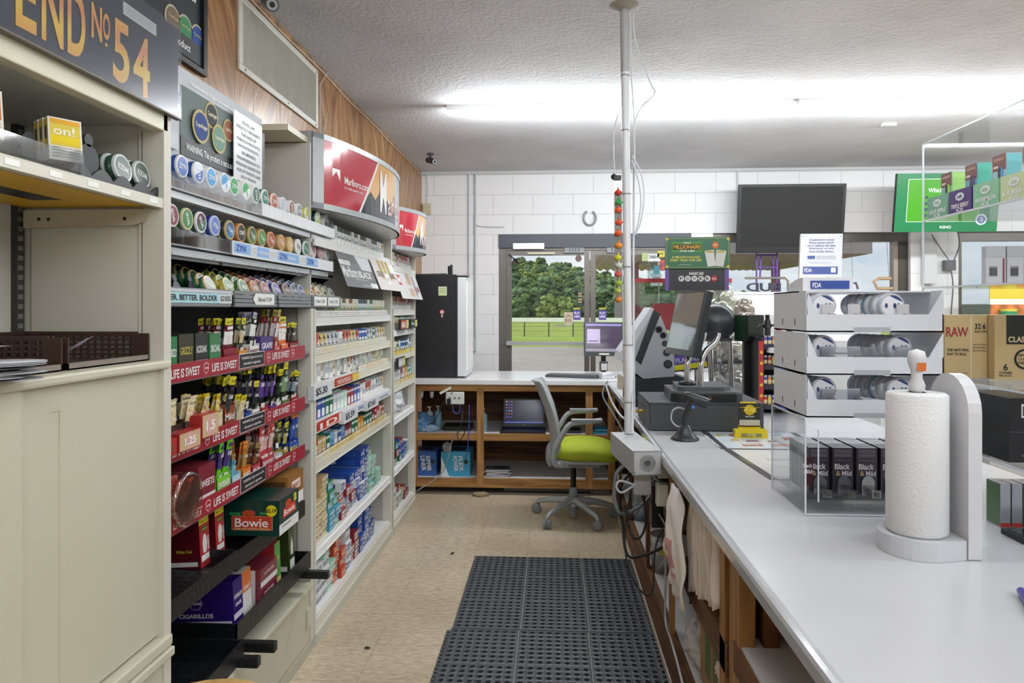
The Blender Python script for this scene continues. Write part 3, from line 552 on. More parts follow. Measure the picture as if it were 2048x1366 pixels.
# ---- cartons
def carton(c, endc, txt, tc):
    m = MB(); w, d, h = .086, .262, .047; m.box(-w/2, 0, 0, w/2, d, h, P(c, .3)); m.fr(-w/2+.006, .007, w/2-.03, h-.007, P(endc, .3)); m.fr(w/2-.026, .007, w/2-.005, h-.007, LBL)
    for k in range(5): m.fr(w/2-.024+k*.004, .012, w/2-.022+k*.004, h-.014, TXTB, 0, .0006)
    if txt:
        m.ft(txt, -w/2+.01, .014, w/2-.034, h-.016, P(tc), 0, .0008); m.text(txt, (-w/2, .24, .012), (0,-1,0), (0,0,1), .10, h-.024, P(tc)); m.text(txt, (-w/2+.012, .05, h), (0,1,0), (-1,0,0), .1, .0001, P(tc)) if False else None
    m.quad((-w/2-.0004, .03, .008), (-w/2-.0004, .10, .008), (-w/2-.0004, .10, h-.008), (-w/2-.0004, .03, h-.008), P(endc, .3))
    return m
CT = {'rc': ('red and cream', 'C8573E', 'EBDCC0', '24/7', 'B84A2A'), 'gd': ('tan gold', 'C8B184', 'E4D6B0', '24/7', '8A6A30'), 'gr': ('dark green', '2E7A50', '7CC0D8', 'menthol', 'E8F0EC'), 'te': ('blue-green', '3C94B4', '9ED0E0', 'menthol', '1E5A70'), 'mw': ('maroon and white', '8E2F3A', 'E8E4E2', 'Pall', '8E2F3A'), 'bl': ('royal blue', '23479A', '2F57A8', '1D', 'E8E8EC'), 'wb': ('white and blue', 'E0E2E4', '2F57A8', '1D', 'E8E8EC'), 'mt': ('mint', '9AD0B8', 'E6F0EA', '1D', '2E7A60'),
      'ws': ('white and grey', 'E0E2E5', 'C9CFD6', 'MONTEGO', '6A7A90'), 'eg': ('orange-red', 'B6442C', 'D9683A', 'Eagle 20', 'F2E2C8'), 'ye': ('yellow', 'DCC23C', 'F0E6A0', 'gold', '7A6A20'), 'bk': ('black', '26262A', 'C8C8C8', 'black', '202020'), 'dr': ('dark red', '7E2A30', 'B8474A', 'red', 'EADADA'), 'wm': ('white', 'DDE0DE', 'CBD6CE', 'WINSTON', '404A48')}
_CT = {}
def put_carton(k, y, z, x, label, group):
    if k not in _CT: d, *a = CT[k]; _CT[k] = Kind(carton(*a).build('cigarette_carton', cat='carton'))
    return _CT[k].put((x, y, z), RX, label, group)
def stacks(cols, y0, z, x, where, group, pitch=.092):
    rr = random.Random(int(z*100))
    for i, col in enumerate(cols):
        for j, k in enumerate(col):
            put_carton(k, y0+i*pitch, z+j*.0478, x-rr.random()*.02, '%s cigarette carton, %s up, %s stack from near end, %s' % (CT[k][0], ORD[j], ORD[i], where), group)
c5 = lambda k, n: [k]*n
stacks([c5('rc',4), c5('gd',4), ['gd']*6, ['te','te','gr','gr','gr'], ['gr','te','gr'], ['mw','rc','mw','wb'], ['mw','wb','mw'], ['wb','mw','wb','bl'], ['wb','bl','wb','bl'], ['bl','wb','bl','wb','bl','bl'], ['bl','wb','bl','wb','bl','bl'], ['mt','gr','mt','mt','mt'], ['gr','mt','mt','mt'], ['mt','mt']], 3.125, .4125, X3, 'upper carton shelf', 'cartons on the upper carton shelf')
stacks([['ws','ws','rc','ws'], ['ws']*4, ['ws']*4+['mt'], ['mt','ws','mt'], ['eg','eg','eg','eg','eg'], ['eg','eg','eg'], ['wb','ws','wb','ws','ws'], ['mw','mw'], ['mw','mw','mw'], ['bl']*5, ['bl','wb','bl','bl','bl'], ['bl','bl','bl','bl'], ['bl','bl']], 3.125, .1155, X3, 'bottom carton shelf', 'cartons on the bottom carton shelf')
stacks([['wm','bk','dr'], ['bk','bk','bk'], ['bk','mw','gr'], ['gr','bl','bl'], ['bl','bl','dr'], ['bl','bl'], ['te','wb']], 4.67, .4205, X3, 'far unit middle shelf', 'cartons on the far unit')
stacks([['ye','ye','wm','wm','dr'], ['ye','wm','wm','wm'], ['wm','wm','wm'], ['wm','wm','dr'], ['wm','gd'], ['dr','dr'], ['dr']], 4.67, .1005, X3, 'far unit bottom shelf', 'cartons on the far unit floor')
# ---- price boxes and sale posters of the cigarette units
def price_tab(px0, px1, py, z0, z1, txt, label, w_x=-1.045):
    a = atX(px0, py, w_x)[1]; b = atX(px1, py, w_x)[1]
    m = MB(); m.box(-.028, a, z0, 0, b, z1, P('D9DBDF', .3)); m.text(txt, (.0004, a+.1*(b-a), z0+.012), (0,1,0), (0,0,1), (b-a)*.62, (z1-z0)-.026, P('22242A')); m.build('price_box', label=label, cat='price label', group='price boxes on shelf edges', loc=(w_x, 0, 0))
price_tab(628, 664, 780, 1.098, 1.162, '$5.30', 'pale price box reading 5.30 clipped to the shelf below the white packs')
price_tab(688, 716, 820, .922, .985, '$5.59', 'pale price box reading 5.59 right of the long red label')
price_tab(733, 757, 800, .925, .985, '$7.65', 'pale price box reading 7.65 in the middle of the price shelf')
price_tab(757, 783, 795, .945, .98, '10.50', 'pale flat price tag reading 10.50 at the far end of the price shelf')
def long_label(a, b, z0, z1, bg, txt, tc, label, extra=None):
    m = MB(); m.box(-1.063, a, z0, -1.061, b, z1, P(bg, .35)); m.text(txt, (-1.0606, a+(b-a)*.08, z0+.01), (0,1,0), (0,0,1), (b-a)*.55, (z1-z0)-.02, P(tc))
    if extra: m.box(-1.061, a+(b-a)*.7, z0+.004, -1.0605, b, z1-.004, P(extra, .35))
    m.build('shelf_label', label=label, cat='shelf label')
long_label(3.36, 3.78, 1.117, 1.158, 'B8402E', 'MONTEGO', 'EADCD0', 'red shelf label with a yellow end beside the 5.30 price box', 'D8C23C')
long_label(3.10, 3.56, .938, .986, 'C23B2C', '1D', 'F0E8E0', 'long red and white shelf label left of the 5.59 price box', 'E6E2DE')
long_label(3.75, 3.98, .936, .98, 'E4E6EA', 'EAGLE', '2F57A8', 'white shelf label with blue lettering between two price boxes', 'C9463C')
rl = random.Random(5)
def lips(y0, y1, z, cols, label, h=.03):
    m = MB(); m.box(-1.0735, y0, z-.006, -1.0715, y1, z+h, clear('FBF8F0', .16, 'shelf_lip')); y = y0
    while y < y1-.05:
        w_ = rl.choice([.05, .055, .11]); w_ = min(w_, y1-y); c = rl.choice(cols); m.box(-1.0712, y, z-.004, -1.0706, y+w_-.004, z+h-.006, P(c, .4))
        for k in range(2): m.box(-1.0706, y+.008, z+.003+k*.009, -1.0704, y+w_-.012, z+.006+k*.009, P('A08A60'))
        y += w_
    m.build('shelf_lip', label=label, cat='shelf edge')
lips(3.08, 4.50, .805, ['E8D9A0','E3C98A','EDE6D0','DCC27A'], 'clear shelf lip with tan price tags above the cartons', .034)
lips(3.80, 4.50, 1.16, ['EBD9B4','E8DCC0','F0ECE0'], 'clear shelf lip with pale tags right of the red label', .03)
lips(3.08, 4.50, 1.298, ['E2E2C8','E8DFC4','E0E0DA'], 'clear shelf lip with pale green tags on the beige edged shelf', .03)
lips(3.08, 4.50, 1.468, ['E6E8EA','DEDFE6','E9E4E4'], 'frosted clear shelf lip under the sale posters', .03)
lips(4.62, 5.32, .985, ['D9C24A','E3D08A','E8E4D8'], 'clear shelf lip with yellow tags on the far unit', .026)
lips(4.62, 5.32, 1.19, ['E2B63A','D9C24A','E8E4D8'], 'clear shelf lip with orange tags on the far unit', .026)
def poster(y0, y1, z0, z1, dx, build, name, label):
    # tilted board hanging off the shelf edge, foot kicked out into the aisle
    th = math.atan2(dx, z1-z0); t = thing(name, label, 'poster', (-1.065, (y0+y1)/2, z1), 0); t.rotation_euler = (0, 0, RX)
    m = MB(); w = y1-y0; h = z1-z0; m.M = Matrix.Rotation(-th, 4, 'X') @ Matrix.Translation((0, 0, -h)); build(m, w, h); m.build('board', t)
def p_black(m, w, h):
    m.box(-w/2, 0, 0, w/2, .003, h, P('6A6C70', .4)); m.fr(-w/2, h*.7, w*.02, h, P('5A5C60', .4)); m.add([(w*.0,-.0005,h*.98),(w*.12,-.0005,h*.55),(w*.46,-.0005,h*.55),(w*.46,-.0005,h*.98)], [(0,1,2,3)], P('C9CDD2', .4))
    m.fr(-w/2, h*.62, -w*.2, h*.74, LBL, 0, .0008); m.ft('10 MORE WITH', -w*.48, h*.64, -w*.22, h*.72, P('5A5C60')); m.ft('Marlboro', -w*.49, h*.27, -w*.06, h*.58, LBL); m.ft('BLACK', -w*.03, h*.30, w*.38, h*.50, LBL); m.ft('special blend', -w*.2, h*.22, w*.2, h*.25, LBL); m.fr(w*.25, h*.03, w*.49, h*.17, P('D9DADC', .4), 0, .0008); m.fr(-w*.02, h*.05, w*.24, h*.10, P('9A9CA0', .4), 0, .0008)
poster(3.36, 3.98, 1.60, 1.792, .07, p_black, 'sale_poster', 'grey tilted shelf poster with white lettering')
def p_gold(m, w, h):
    m.box(-w/2, 0, 0, w/2, .003, h, P('D2CCCA', .35)); 
    for x in (-.24, -.06, .12): m.fr(w*x, h*.35, w*(x+.12), h*.98, P('BFA75A', .3, .3))
    m.ft('GOLD', -w*.40, h*.42, -w*.12, h*.60, P('5A5244')); m.ft('LABEL', w*.14, h*.42, w*.42, h*.60, P('5A5244')); m.fr(-w*.07, h*.2, w*.07, h*.55, P('E6E4E0', .3), 0, .0008); m.fr(w*.25, h*.62, w*.47, h*.9, P('DCE0E2'), 0, .0006); m.ft('1', -w*.02, h*.3, w*.02, h*.42, P('8A8A88'), 0, .001)
poster(3.995, 4.56, 1.60, 1.802, .08, p_gold, 'sale_poster', 'pale tilted shelf poster with three gold stripes')
def p_far(m, w, h):
    m.box(-w/2, 0, 0, w/2, .003, h, P('D4D2D0', .35)); m.fr(-w*.45, h*.5, -w*.3, h*.85, P('B83A3A')); m.fr(-w*.05, h*.1, w*.15, h*.4, P('C2A688')); m.fr(-w*.05, h*.55, w*.15, h*.95, P('BFA184')); m.ft('M', -w*.43, h*.55, -w*.32, h*.8, TXTW); m.fr(w*.25, h*.1, w*.29, h*.9, P('3A3E50')); m.ft('PALL MALL', w*.32, h*.3, w*.46, h*.5, P('A03A40'))
poster(4.62, 5.34, 1.56, 1.76, .07, p_far, 'sale_poster', 'pale tilted shelf poster with tan squares on the far unit')
def tray_sign(y0, y1, z0, z1, parts, label):
    m = MB(); m.box(-1.05, y0, z0, -1.035, y1, z1, P('2C2E32', .4))
    for a, b, c, t in parts: m.box(-1.035, y0+a, z0+.008, -1.0345, y0+b, z1-.008, P(c)); m.text(t, (-1.0343, y0+a+.01, z0+.018), (0,1,0), (0,0,1), b-a-.02, z1-z0-.04, TXTW)
    m.build('shelf_talker', label=label, cat='shelf label')
tray_sign(4.72, 4.98, 1.355, 1.43, [(.01, .15, 'C2402E', 'EAGLE'), (.17, .25, 'C9C434', '2.19')], 'small dark shelf sign with red panel and yellow price, far unit')
tray_sign(5.06, 5.30, 1.36, 1.425, [(.01, .13, '1F4A42', 'Newport'), (.15, .23, 'C9C434', '2.09')], 'small dark green shelf sign with yellow price, far unit')
tray_sign(4.64, 4.86, 1.10, 1.17, [(.01, .14, 'B4B4BC', 'CAMEL'), (.15, .21, 'D2D02C', '1.49')], 'small grey shelf sign with yellow price on the fourth far shelf')
# crumpled shopping bags and box on far unit shelf
def crumple(name, c, r, mat, label, cat, seed, sz=.7, sx=1, sy=1, z0=None):
    m = MB(); m.ball((0,0,0), r, mat, 44, 28, sz, sx, sy); rr = V((seed*3.1, seed*1.7, seed)); v2 = []
    for v in m.v:
        p = V(v); d = noise.noise(p*(2.0/r)+rr)*.35+(abs(noise.noise(p*(4.5/r)+rr))-.2)*.42+(abs(noise.noise(p*(10/r)+rr))-.2)*.16; p *= 1+d; v2.append(p)
    mz = min(p.z for p in v2); m.v = [(p.x, p.y, max(p.z, -r*sz*.8)+r*sz*.8) for p in v2]; m.sm = [True]*len(m.sm)
    return m.build(name, label=label, cat=cat, loc=c)
crumple('plastic_bag', (-1.16, 4.95, .7665), .1, P('D8DCE0', .25), 'white crumpled bag with red and blue print on the far unit', 'bag', 2, .9, .8, 1.7)
# ---- tins
def tin(side, face, txt, tc='FFFFFF', rim='E8E8E8', rot=0, half=None, depth=.022, r=.034, arc=(.5, PI)):
    m = MB(); m.lathe([(r*.97, depth), (r, depth-.002), (r, .0125), (r*.985, .012), (r*.985, .002), (r*.95, 0)], P(side, .3), 28, (0,0,r), 'y'); m.lathe([(r*.95, -.0002), (r*.985, .002), (r*.99, .006)], P(rim, .3), 28, (0,0,r), 'y')
    n = 28; 
    def disk(rr_, mt, y): m.add([(rr_*math.cos(2*PI*k/n), y, r+rr_*math.sin(2*PI*k/n)) for k in range(n)], [tuple(range(n))], mt)
    disk(r*.955, P(rim, .3), -.0004); disk(r*.82, P(face, .3), -.0008)
    if half:
        rr_ = r*.82; m.add([(rr_*math.cos(arc[1]*k/14+arc[0]), -.0011, r+rr_*math.sin(arc[1]*k/14+arc[0])) for k in range(15)], [tuple(range(15))], P(half, .3))
    u = V((0,0,1)); rt = V((1,0,0)); q = Matrix.Rotation(rot, 3, 'Y'); rt = q @ rt; u = q @ u; w = r*1.15; h = r*.42
    m.text(txt, V((0,-.0006,r)) - rt*w/2 - u*h/2, rt, u, w, h, P(tc, .3), .0009)
    return m
def tins(rows, group, cat='tin', extra=1, tilt=0):
    cache = {}
    for i, (spec, desc, y, z, x) in enumerate(rows):
        if spec not in cache: cache[spec] = Kind(tin(*spec).build('tobacco_tin', cat=cat))
        K = cache[spec]
        K.put((x, y, z), 0, desc, group, rot=(-tilt, 0, RX))
        for k in range(extra):
            K.put((x-.0235*(k+1), y, z+math.sin(tilt)*.0235*(k+1)), 0, desc.replace(' tin,', ' tin in %s row,' % ORD[k+1], 1), group, rot=(-tilt, 0, RX))
W_ = 'F0F0F0'
t1 = [(378, 'royal blue', ('1F4F9E','2358B0','ZYN',W_,W_,0)), (410, 'blue striped on its side', ('1F4F9E','2E63B8','ZYN',W_,W_,1.3,'DCE6F4')), (435, 'sky blue', (W_,'2F9AD8','ZYN',W_,W_,0)), (462, 'white and light blue', (W_,'E8EEF4','ZYN','2F9AD8',W_,.9,'4AA3DC')), (480, 'bright green', (W_,'35A65A','ZYN',W_,W_,0)), (503, 'white and green', (W_,'E8F2EA','ZYN','35A65A',W_,.9,'3CAF62')), (523, 'dark green on its side', (W_,'2E6B56','ZYN',W_,W_,1.4)), (541, 'dark green', ('2E6B56','2F7A5E','ZYN',W_,W_,0)), (559, 'brick red', ('A8563A','B0593C','ZYN',W_,'F2E4DA',0)), (577, 'silver on its side', (W_,'B9C3D0','ZYN',W_,W_,1.3)), (593, 'brown on its side', (W_,'8A5A42','ZYN',W_,W_,1.4)), (608, 'slate grey', (W_,'8A90A0','ZYN',W_,W_,0)), (625, 'yellow and white', ('D6D436','E9EAD8','ZYN','C8C83A',W_,.8,'CFD03E')), (645, 'navy and lime', ('22405E','B8D44A','VELO',W_,'E0F0D0',.8,'E8F0E0')), (661, 'grey tin-faced', (W_,'8E8A88','on!',W_,W_,.6))]
tins([(s, '%s tin, %s from near end, top tray' % (d, ORD[i]), atX(px, 380, FX-.01)[1], 1.8865+.0, FX-.03) for i, (px, d, s) in enumerate(t1)], 'tins in the top tray')
G_ = 'C9B37A'
t2 = [(359, 'maroon', ('6A2E34','8A4A4E','SKOAL',W_,'E4DCDC',1.2)), (388, 'green', ('3A6A44','4E8A50','SKOAL',W_,'D9CFA0',1.2)), (415, 'dark green and maroon', ('2A4A38','3F6A4C','SKOAL',W_,W_,1.0,'5A2E34')), (443, 'deep blue', ('27388A','6A82C8','XTRA',W_,'C9D2EE',.3)), (472, 'blue and gold', ('2E3A34','2F7AA8','COPE',W_,G_,.5,'1F5A88')), (494, 'orange and black', ('A86A3A','2A2622','COPE',W_,'D9A06A',0)), (516, 'green and gold', ('56703A','4E7A3A','COPE',W_,G_,.6,'2E4A28')), (535, 'bright green and gold', ('A8834A','3F8A3F','COPE',W_,G_,.6)), (553, 'red and gold', ('8A5A3A','B5442E','COPE',W_,G_,.5)), (573, 'tan', ('A88A5A','C98A4A','COPE',W_,G_,.5)), (590, 'amber', ('B8985A','D9B070','COPE',W_,G_,.5)), (606, 'grey and white', ('8A8A86','D8D8D0','LONG','4A4A48',W_,.5)), (621, 'dark green', ('2A5A40','3A7A5A','LONG',W_,W_,.5)), (636, 'maroon and white', ('7A3A44','D8B8BC','LONG','7A2A34',W_,.5)), (650, 'dusty pink', ('8A6A6A','B88A88','LONG',W_,'C8B4B0',0)), (663, 'pale grey', (W_,'B0B0AC','LONG','3A3A3A',W_,0))]
tins([(s, '%s tin, %s from near end, tray with blue labels' % (d, ORD[i]), atX(px, 440, FX-.01)[1], 1.735 if px < 465 else 1.733, FX-.03) for i, (px, d, s) in enumerate(t2)], 'tins in the blue-labelled tray')
t3 = [(430, 'green and gold smokeless', ('2E6A4A','2E5A3A','Timber','D8D8A0','C9B37A',.4,'20302A')), (467, 'yellow-green', ('B8A84A','3E6A34','WOLF',W_,'D4C86A',0)), (497, 'green', ('3A6A3A','2E6A38','WOLF',W_,'D8D8C0',0)), (519, 'copper', ('A8704A','9A5A3E','WOLF',W_,'C9A070',0)), (540, 'dusty red', ('9A8A88','A0584E','WOLF',W_,'C8BCB4',0)), (562, 'violet and blue', ('3A4A8A','6A68B8','WOLF',W_,'D0CCC0',.3)), (582, 'brown', ('5A3A3A','6E4A46','KOD',W_,'B8B0A8',0)), (597, 'dark blue', ('2A3A5A','3A4A6E','KOD',W_,'C8C8C8',0)), (611, 'bright blue', ('2A4A6A','3A5A8E','KOD',W_,'C8C8C8',0)), (629, 'cream and red', ('C8B88A','C8C8C0','GRIZ','A04030','D8C890',0)), (643, 'orange', ('D8783A','D8D0C8','GRIZ','C06030','D8D0B0',0)), (657, 'pale green', ('C8C8B0','B8C0A0','GRIZ','405040','D8D8C0',0)), (670, 'grey-green', ('9AA89A','D0D4CC','GRIZ','405040','D8D8D0',0))]
tins([(s, '%s tin, %s from near end, black dispensers' % (d, ORD[i]), atX(px, 580, FX-.01)[1], 1.545, FX-.012) for i, (px, d, s) in enumerate(t3)], 'tins in the black dispensers', extra=4, tilt=.42)
# paddles standing empty in the first dispenser
for k in range(3):
    y = [1.92, 2.02, 2.11][k]; m = MB(); m.lathe([(.028, 0), (.028, .004)], P('3A3C40', .5), 18, (0, 0, .04), 'y', .8, 1.2); m.cyl((0, 0, .082), .012, .006, P('3A3C40', .5), 'y', 12)
    m.build('pusher_paddle', label='dark grey empty pusher paddle, %s from near end, BIGGER BETTER BOLDER dispenser' % ORD[k], cat='pusher', group='empty pusher paddles', loc=(FX-.04, y, 1.515), tilt=(-.3, 0, RX))
# ---- red-strip shelves: boxes, rolls and pouches
def dbox(w, d, h, c, c2, txt, tc, open_=True):
    m = MB(); b = P(c, .35)
    if open_: m.box(-w/2, 0, 0, w/2, .002, h*.72, b); m.box(-w/2, d-.002, 0, w/2, d, h, b); m.box(-w/2, 0, 0, -w/2+.002, d, h*.8, b); m.box(w/2-.002, 0, 0, w/2, d, h*.8, b); m.box(-w/2, 0, 0, w/2, d, .002, b); H = h*.72
    else: m.box(-w/2, 0, 0, w/2, d, h, b); H = h
    m.fr(-w/2, 0, w/2, H*.32, P(c2, .35)); 
    if txt: m.ft(txt, -w*.42, H*.5, w*.42, H*.5+min(.022, H*.3), P(tc), 0, .001); m.text(txt, (-w/2, d*.85, H*.35), (0,-1,0), (0,0,1), d*.6, H*.3, P(tc), .001)
    m.fr(-w*.4, H*.06, w*.3, H*.2, LBL, 0, .0008)
    return m
def pouch(c, top, mid, txt='', h=.125, w=.028):
    m = MB(); n = 6; vs = []
    for j in range(n+1):
        z = h*j/n; th_ = .0045*math.sin(PI*j/n)+.0005
        for x, y in ((-w/2, 0), (0, -th_), (w/2, 0), (0, th_)): vs.append((x, y, z))
    for j in range(n):
        mt = P(top, .3) if j == n-1 else (P(mid, .25) if j in (2, 3) else P(c, .25))
        m.add([vs[j*4+q] for q in range(8)], [(q, (q+1) % 4, 4+(q+1) % 4, 4+q) for q in range(4)], mt)
    m.fr(-w*.36, h*.06, w*.36, h*.22, P('D8D6D0', .3), -.0048); m.fr(-w*.3, h*.72, w*.3, h*.80, P(mid, .3), -.0042); m.ft('CIGARS', -w*.34, h*.56, w*.34, h*.64, TXTW, -.005, .0006); m.ft('2 for .99', -w*.4, h*.88, w*.4, h*.95, TXTB, -.003, .0006)
    return m
def fill_shelf(items, z, where, xfront=-1.075):
    for i, it in enumerate(items):
        px0, px1, h, d, c, c2, txt, tc, desc, po = it
        y0 = atX(px0, 700, xfront)[1]; y1 = atX(px1, 700, xfront)[1]; w = abs(y1-y0)-.004; yc = (y0+y1)/2
        K = dbox(w, d, h, c, c2, txt, tc, po is not None).build('display_box', label='%s on the %s' % (desc, where), cat='box', loc=(xfront, yc, z), rz=RX)
        if po:
            cc, top, mid, n, ph, lift = po; PKd = Kind(pouch(cc, top, mid, '', ph, min(w*.9, .037)).build('cigar_pouch', cat='cigar pouch')); rr = random.Random(i*7+int(z*50))
            cols = max(1, int(w/.036))
            for q in range(n):
                for cix in range(cols):
                    PKd.put((xfront-.012-q*min(.02, (d-.02)/n), yc+(cix-(cols-1)/2)*.036+rr.uniform(-.002, .002), z+.003+lift), 0, '%s pouch%s of the %s, %s' % ('front' if q == 0 else ORD[q]+'-row', '' if cols == 1 else ' (%s across)' % ORD[cix], desc.replace(' at the far end', ' farthest along').replace('cigar box', 'box'), where.replace('red-edged ', '')), 'cigar pouches on the red-edged shelves', rot=(rr.uniform(-.05, .30), rr.uniform(-.10, .10), RX+rr.uniform(-.15, .15)))
Y_ = 'D8CC2A'
S1 = [(338, 355, .115, .12, '2E7A48', 'C8D8CC', 'GRIZZLY', 'E8E8E0', 'green chewing tobacco roll carton', None), (357, 388, .12, .12, '3A3826', '8A8238', 'GRIZZLY', 'B8B04A', 'dark camouflage chewing tobacco carton', None), (390, 416, .12, .12, '2A2A2C', 'B89AA4', 'KODIAK', 'D8D8D0', 'black and silver carton beside the camouflage one', None), (419, 442, .115, .12, '3F7A50', '7AA884', 'SKOAL', 'E8EEE8', 'green carton with a barcode', None),
      (446, 474, .085, .14, '8A2430', 'E8E2DE', 'MINI', '8A2430', 'maroon and white MINI cigar box', ('6A1C28', Y_, 'E6E2E0', 5, .13, .03)), (477, 495, .07, .14, 'D98A3A', 'E8A85A', '2 for', 'F2E8D8', 'orange cigar box', ('3A4A34', Y_, 'C8B890', 3, .13, .03)), (498, 519, .085, .14, 'E2E0DE', 'C8C8D0', 'SWEET', '7A2A34', 'white cigar box', ('2A2A2E', 'B0A8C0', 'E8E8E8', 3, .13, .05)), (521, 546, .09, .13, '4A3A78', 'C9C4E0', 'GRAPE', 'E8E4F0', 'purple and white cigar box', None), (548, 560, .07, .14, 'C9564E', 'E8E0DC', 'RED', 'F0E8E4', 'white and red cigar box', ('A83A3A', 'C9B83A', 'E6DEDC', 5, .16, .03)), (562, 577, .07, .14, 'E0703A', 'EAE2DC', '2 for', 'F0E8E0', 'orange and white cigar box', ('D8703A', Y_, 'EAE4DE', 3, .14, .02)), (579, 597, .075, .14, '8A2A34', 'D8C8C8', 'SWISHER', 'E8DCDC', 'maroon cigar box at the far end', ('2A2A2A', Y_, '4A4030', 4, .115, .02))]
fill_shelf(S1, 1.3065, 'upper red-edged shelf')
CRM = 'E6DAB0'
S2 = [(338, 366, .115, .14, '2E2420', '4A3A30', 'Black', 'EDE8E0', 'dark brown cigar box', (CRM, CRM, 'E0D2A2', 4, .125, .02)), (368, 388, .115, .14, '4A4444', '6E6664', 'Black', 'EDE8E0', 'charcoal cigar box', (CRM, CRM, 'E0D2A2', 4, .125, .02)), (390, 406, .105, .14, '5A3F3C', 'B03040', 'Black', 'EDE8E0', 'brown and red cigar box', ('C8B08A', CRM, 'D8C8A0', 4, .13, .02)), (408, 425, .10, .14, 'B5533E', 'D0A090', 'Black', 'EDE8E0', 'red-brown cigar box', (CRM, 'D8B82A', 'D8B82A', 4, .125, .02)), (427, 446, .11, .14, 'D6C8A0', 'E4D8B8', 'Mild', 'F4F0E4', 'cream cigar box', (CRM, 'D8B82A', 'E2C84A', 4, .12, .02)), (448, 470, .125, .14, '8E4A2E', 'D9783A', 'Mild', 'F2ECE4', 'brown and orange cigar box', ('141416', Y_, '3A3A42', 6, .17, .02)),
      (472, 488, .11, .13, 'DCD4B8', '2F57A8', 'Mild', 'F4F0E4', 'cream and blue cigar box', (CRM, Y_, 'E0D2A2', 3, .12, .0)), (490, 502, .065, .14, '2E4E9A', 'E2E6EE', 'GAME', 'E8ECF4', 'blue cigar box', ('16161A', Y_, '3A3A44', 7, .16, .05)), (504, 520, .07, .14, 'E2E4DC', '5A8A4A', 'GAME', '404040', 'white and green cigar box', ('16161A', Y_, '2E2E34', 5, .13, .02)), (522, 537, .065, .13, 'A8323A', 'E2D8D8', 'GAME', 'F0E8E8', 'crimson cigar box', ('141418', '2A2A2E', '5A3A8A', 6, .18, .02)), (538, 551, .06, .13, '5E3A8A', 'D8D0E4', 'GRAPE', 'F0E8F4', 'violet cigar box', ('141418', Y_, '6A4A9A', 4, .18, .02)), (552, 562, .065, .13, 'E4E2E0', 'C8683A', 'WHITE', '404040', 'white cigar box between violet and olive', ('141416', Y_, '2A3A2A', 4, .15, .03)), (564, 580, .065, .14, '54703A', 'D8DCD0', 'DUTCH', 'E8ECE0', 'olive green cigar box', ('2A3A2A', Y_, '7A9A6A', 5, .18, .02)), (582, 597, .065, .14, '9A2A34', 'E0D4D4', 'DUTCH', 'F0E8E8', 'dark red cigar box at the far end', ('1E1E20', Y_, '8A9AA8', 5, .125, .03))]
fill_shelf(S2, 1.0865, 'middle red-edged shelf')
S3 = [(396, 431, .135, .16, '7E2A36', 'E8E2E0', 'SWEETS', 'E8DCDC', 'maroon and white cigarillo carton', None), (433, 462, .10, .14, '7AC83A', '8AD84A', 'SWISHER', 'F0F4E8', 'lime green cigar box', ('6AC02A', '8AD83A', '4A3A7A', 3, .17, .04)), (463, 482, .075, .14, 'A8D4E4', 'BCE0EC', 'TROPIC', 'F4F8FA', 'pale blue cigar box', ('5A9AB0', 'A88A5A', '6AAAC0', 4, .11, .01)), (484, 502, .08, .14, 'DE8234', 'E89850', 'MANGO', 'F8F0E4', 'bright orange cigar box', ('C8702A', 'E08A3A', 'A8824A', 4, .13, .02)), (504, 521, .075, .14, 'B0404A', '5A9A50', 'MELON', 'F4ECEC', 'red and green cigar box', ('5A3A2E', 'A88A5A', '7A5A3A', 3, .11, .02)), (523, 548, .085, .14, 'B23A40', 'D86A6A', 'DIAMOND', 'F4E8E8', 'red cigar box', ('C04A4E', 'D0605E', 'E4B4B0', 3, .17, .03)), (550, 565, .06, .14, 'E4E4E4', 'CFCFCF', 'FREE', '505050', 'white cigar box right of the red one', ('2A2A20', Y_, '4A4A34', 6, .13, .06)), (567, 577, .07, .14, 'B8A850', '2A2A22', 'SHOW', '202020', 'olive and yellow cigar box', ('2A2A22', Y_, 'B0A85A', 4, .13, .03)), (578, 597, .09, .13, '2450A8', '2450A8', 'BULL', 'F0D83A', 'blue cigar box with yellow lettering', ('24408A', 'D8702A', '3A5AA8', 4, .16, .03))]
fill_shelf(S3, .8825, 'lowest red-edged shelf')
# rolling-paper cartons resting in front on the middle strip
for (pa, pb, za, h, t, de) in ((355, 398, 1.10, .052, '1.25', 'smaller tan and pink rolling paper carton reading 1.25'), (401, 434, 1.115, .07, '1.5', 'tan and pink rolling paper carton reading 1.5')):
    a = atX(pa, 850, -1.04)[1]; b = atX(pb, 850, -1.04)[1]; m = MB(); w = b-a; m.box(-w/2, 0, 0, w/2, .05, h, P('B23434', .35)); m.fr(-w/2+.002, .002, w/2-.002, h-.002, P('CBAF86', .4)); m.lathe([(.9*h/2, -.0008), (.9*h/2, -.0005)], P('D8A8A0'), 20, (0, 0, h/2), 'y'); m.ft(t, -w*.26, h*.28, w*.26, h*.7, TXTW, 0, .0014); m.build('rolling_paper_carton', label='%s, %s' % (de, 'on the ledge'), cat='carton', loc=(-1.035, (a+b)/2, za), rz=RX)
m = MB(); m.box(-1.12, 1.74, 1.10, -1.037, 1.875, 1.145, P('B02E2E', .4)); m.text('20 BOOKLETS', (-1.0365, 1.76, 1.11), (0,1,0), (0,0,1), .1, .02, P('7A6A4A')); m.build('rolling_paper_tray', label='red cardboard tray left of the 1.25 carton', cat='box')
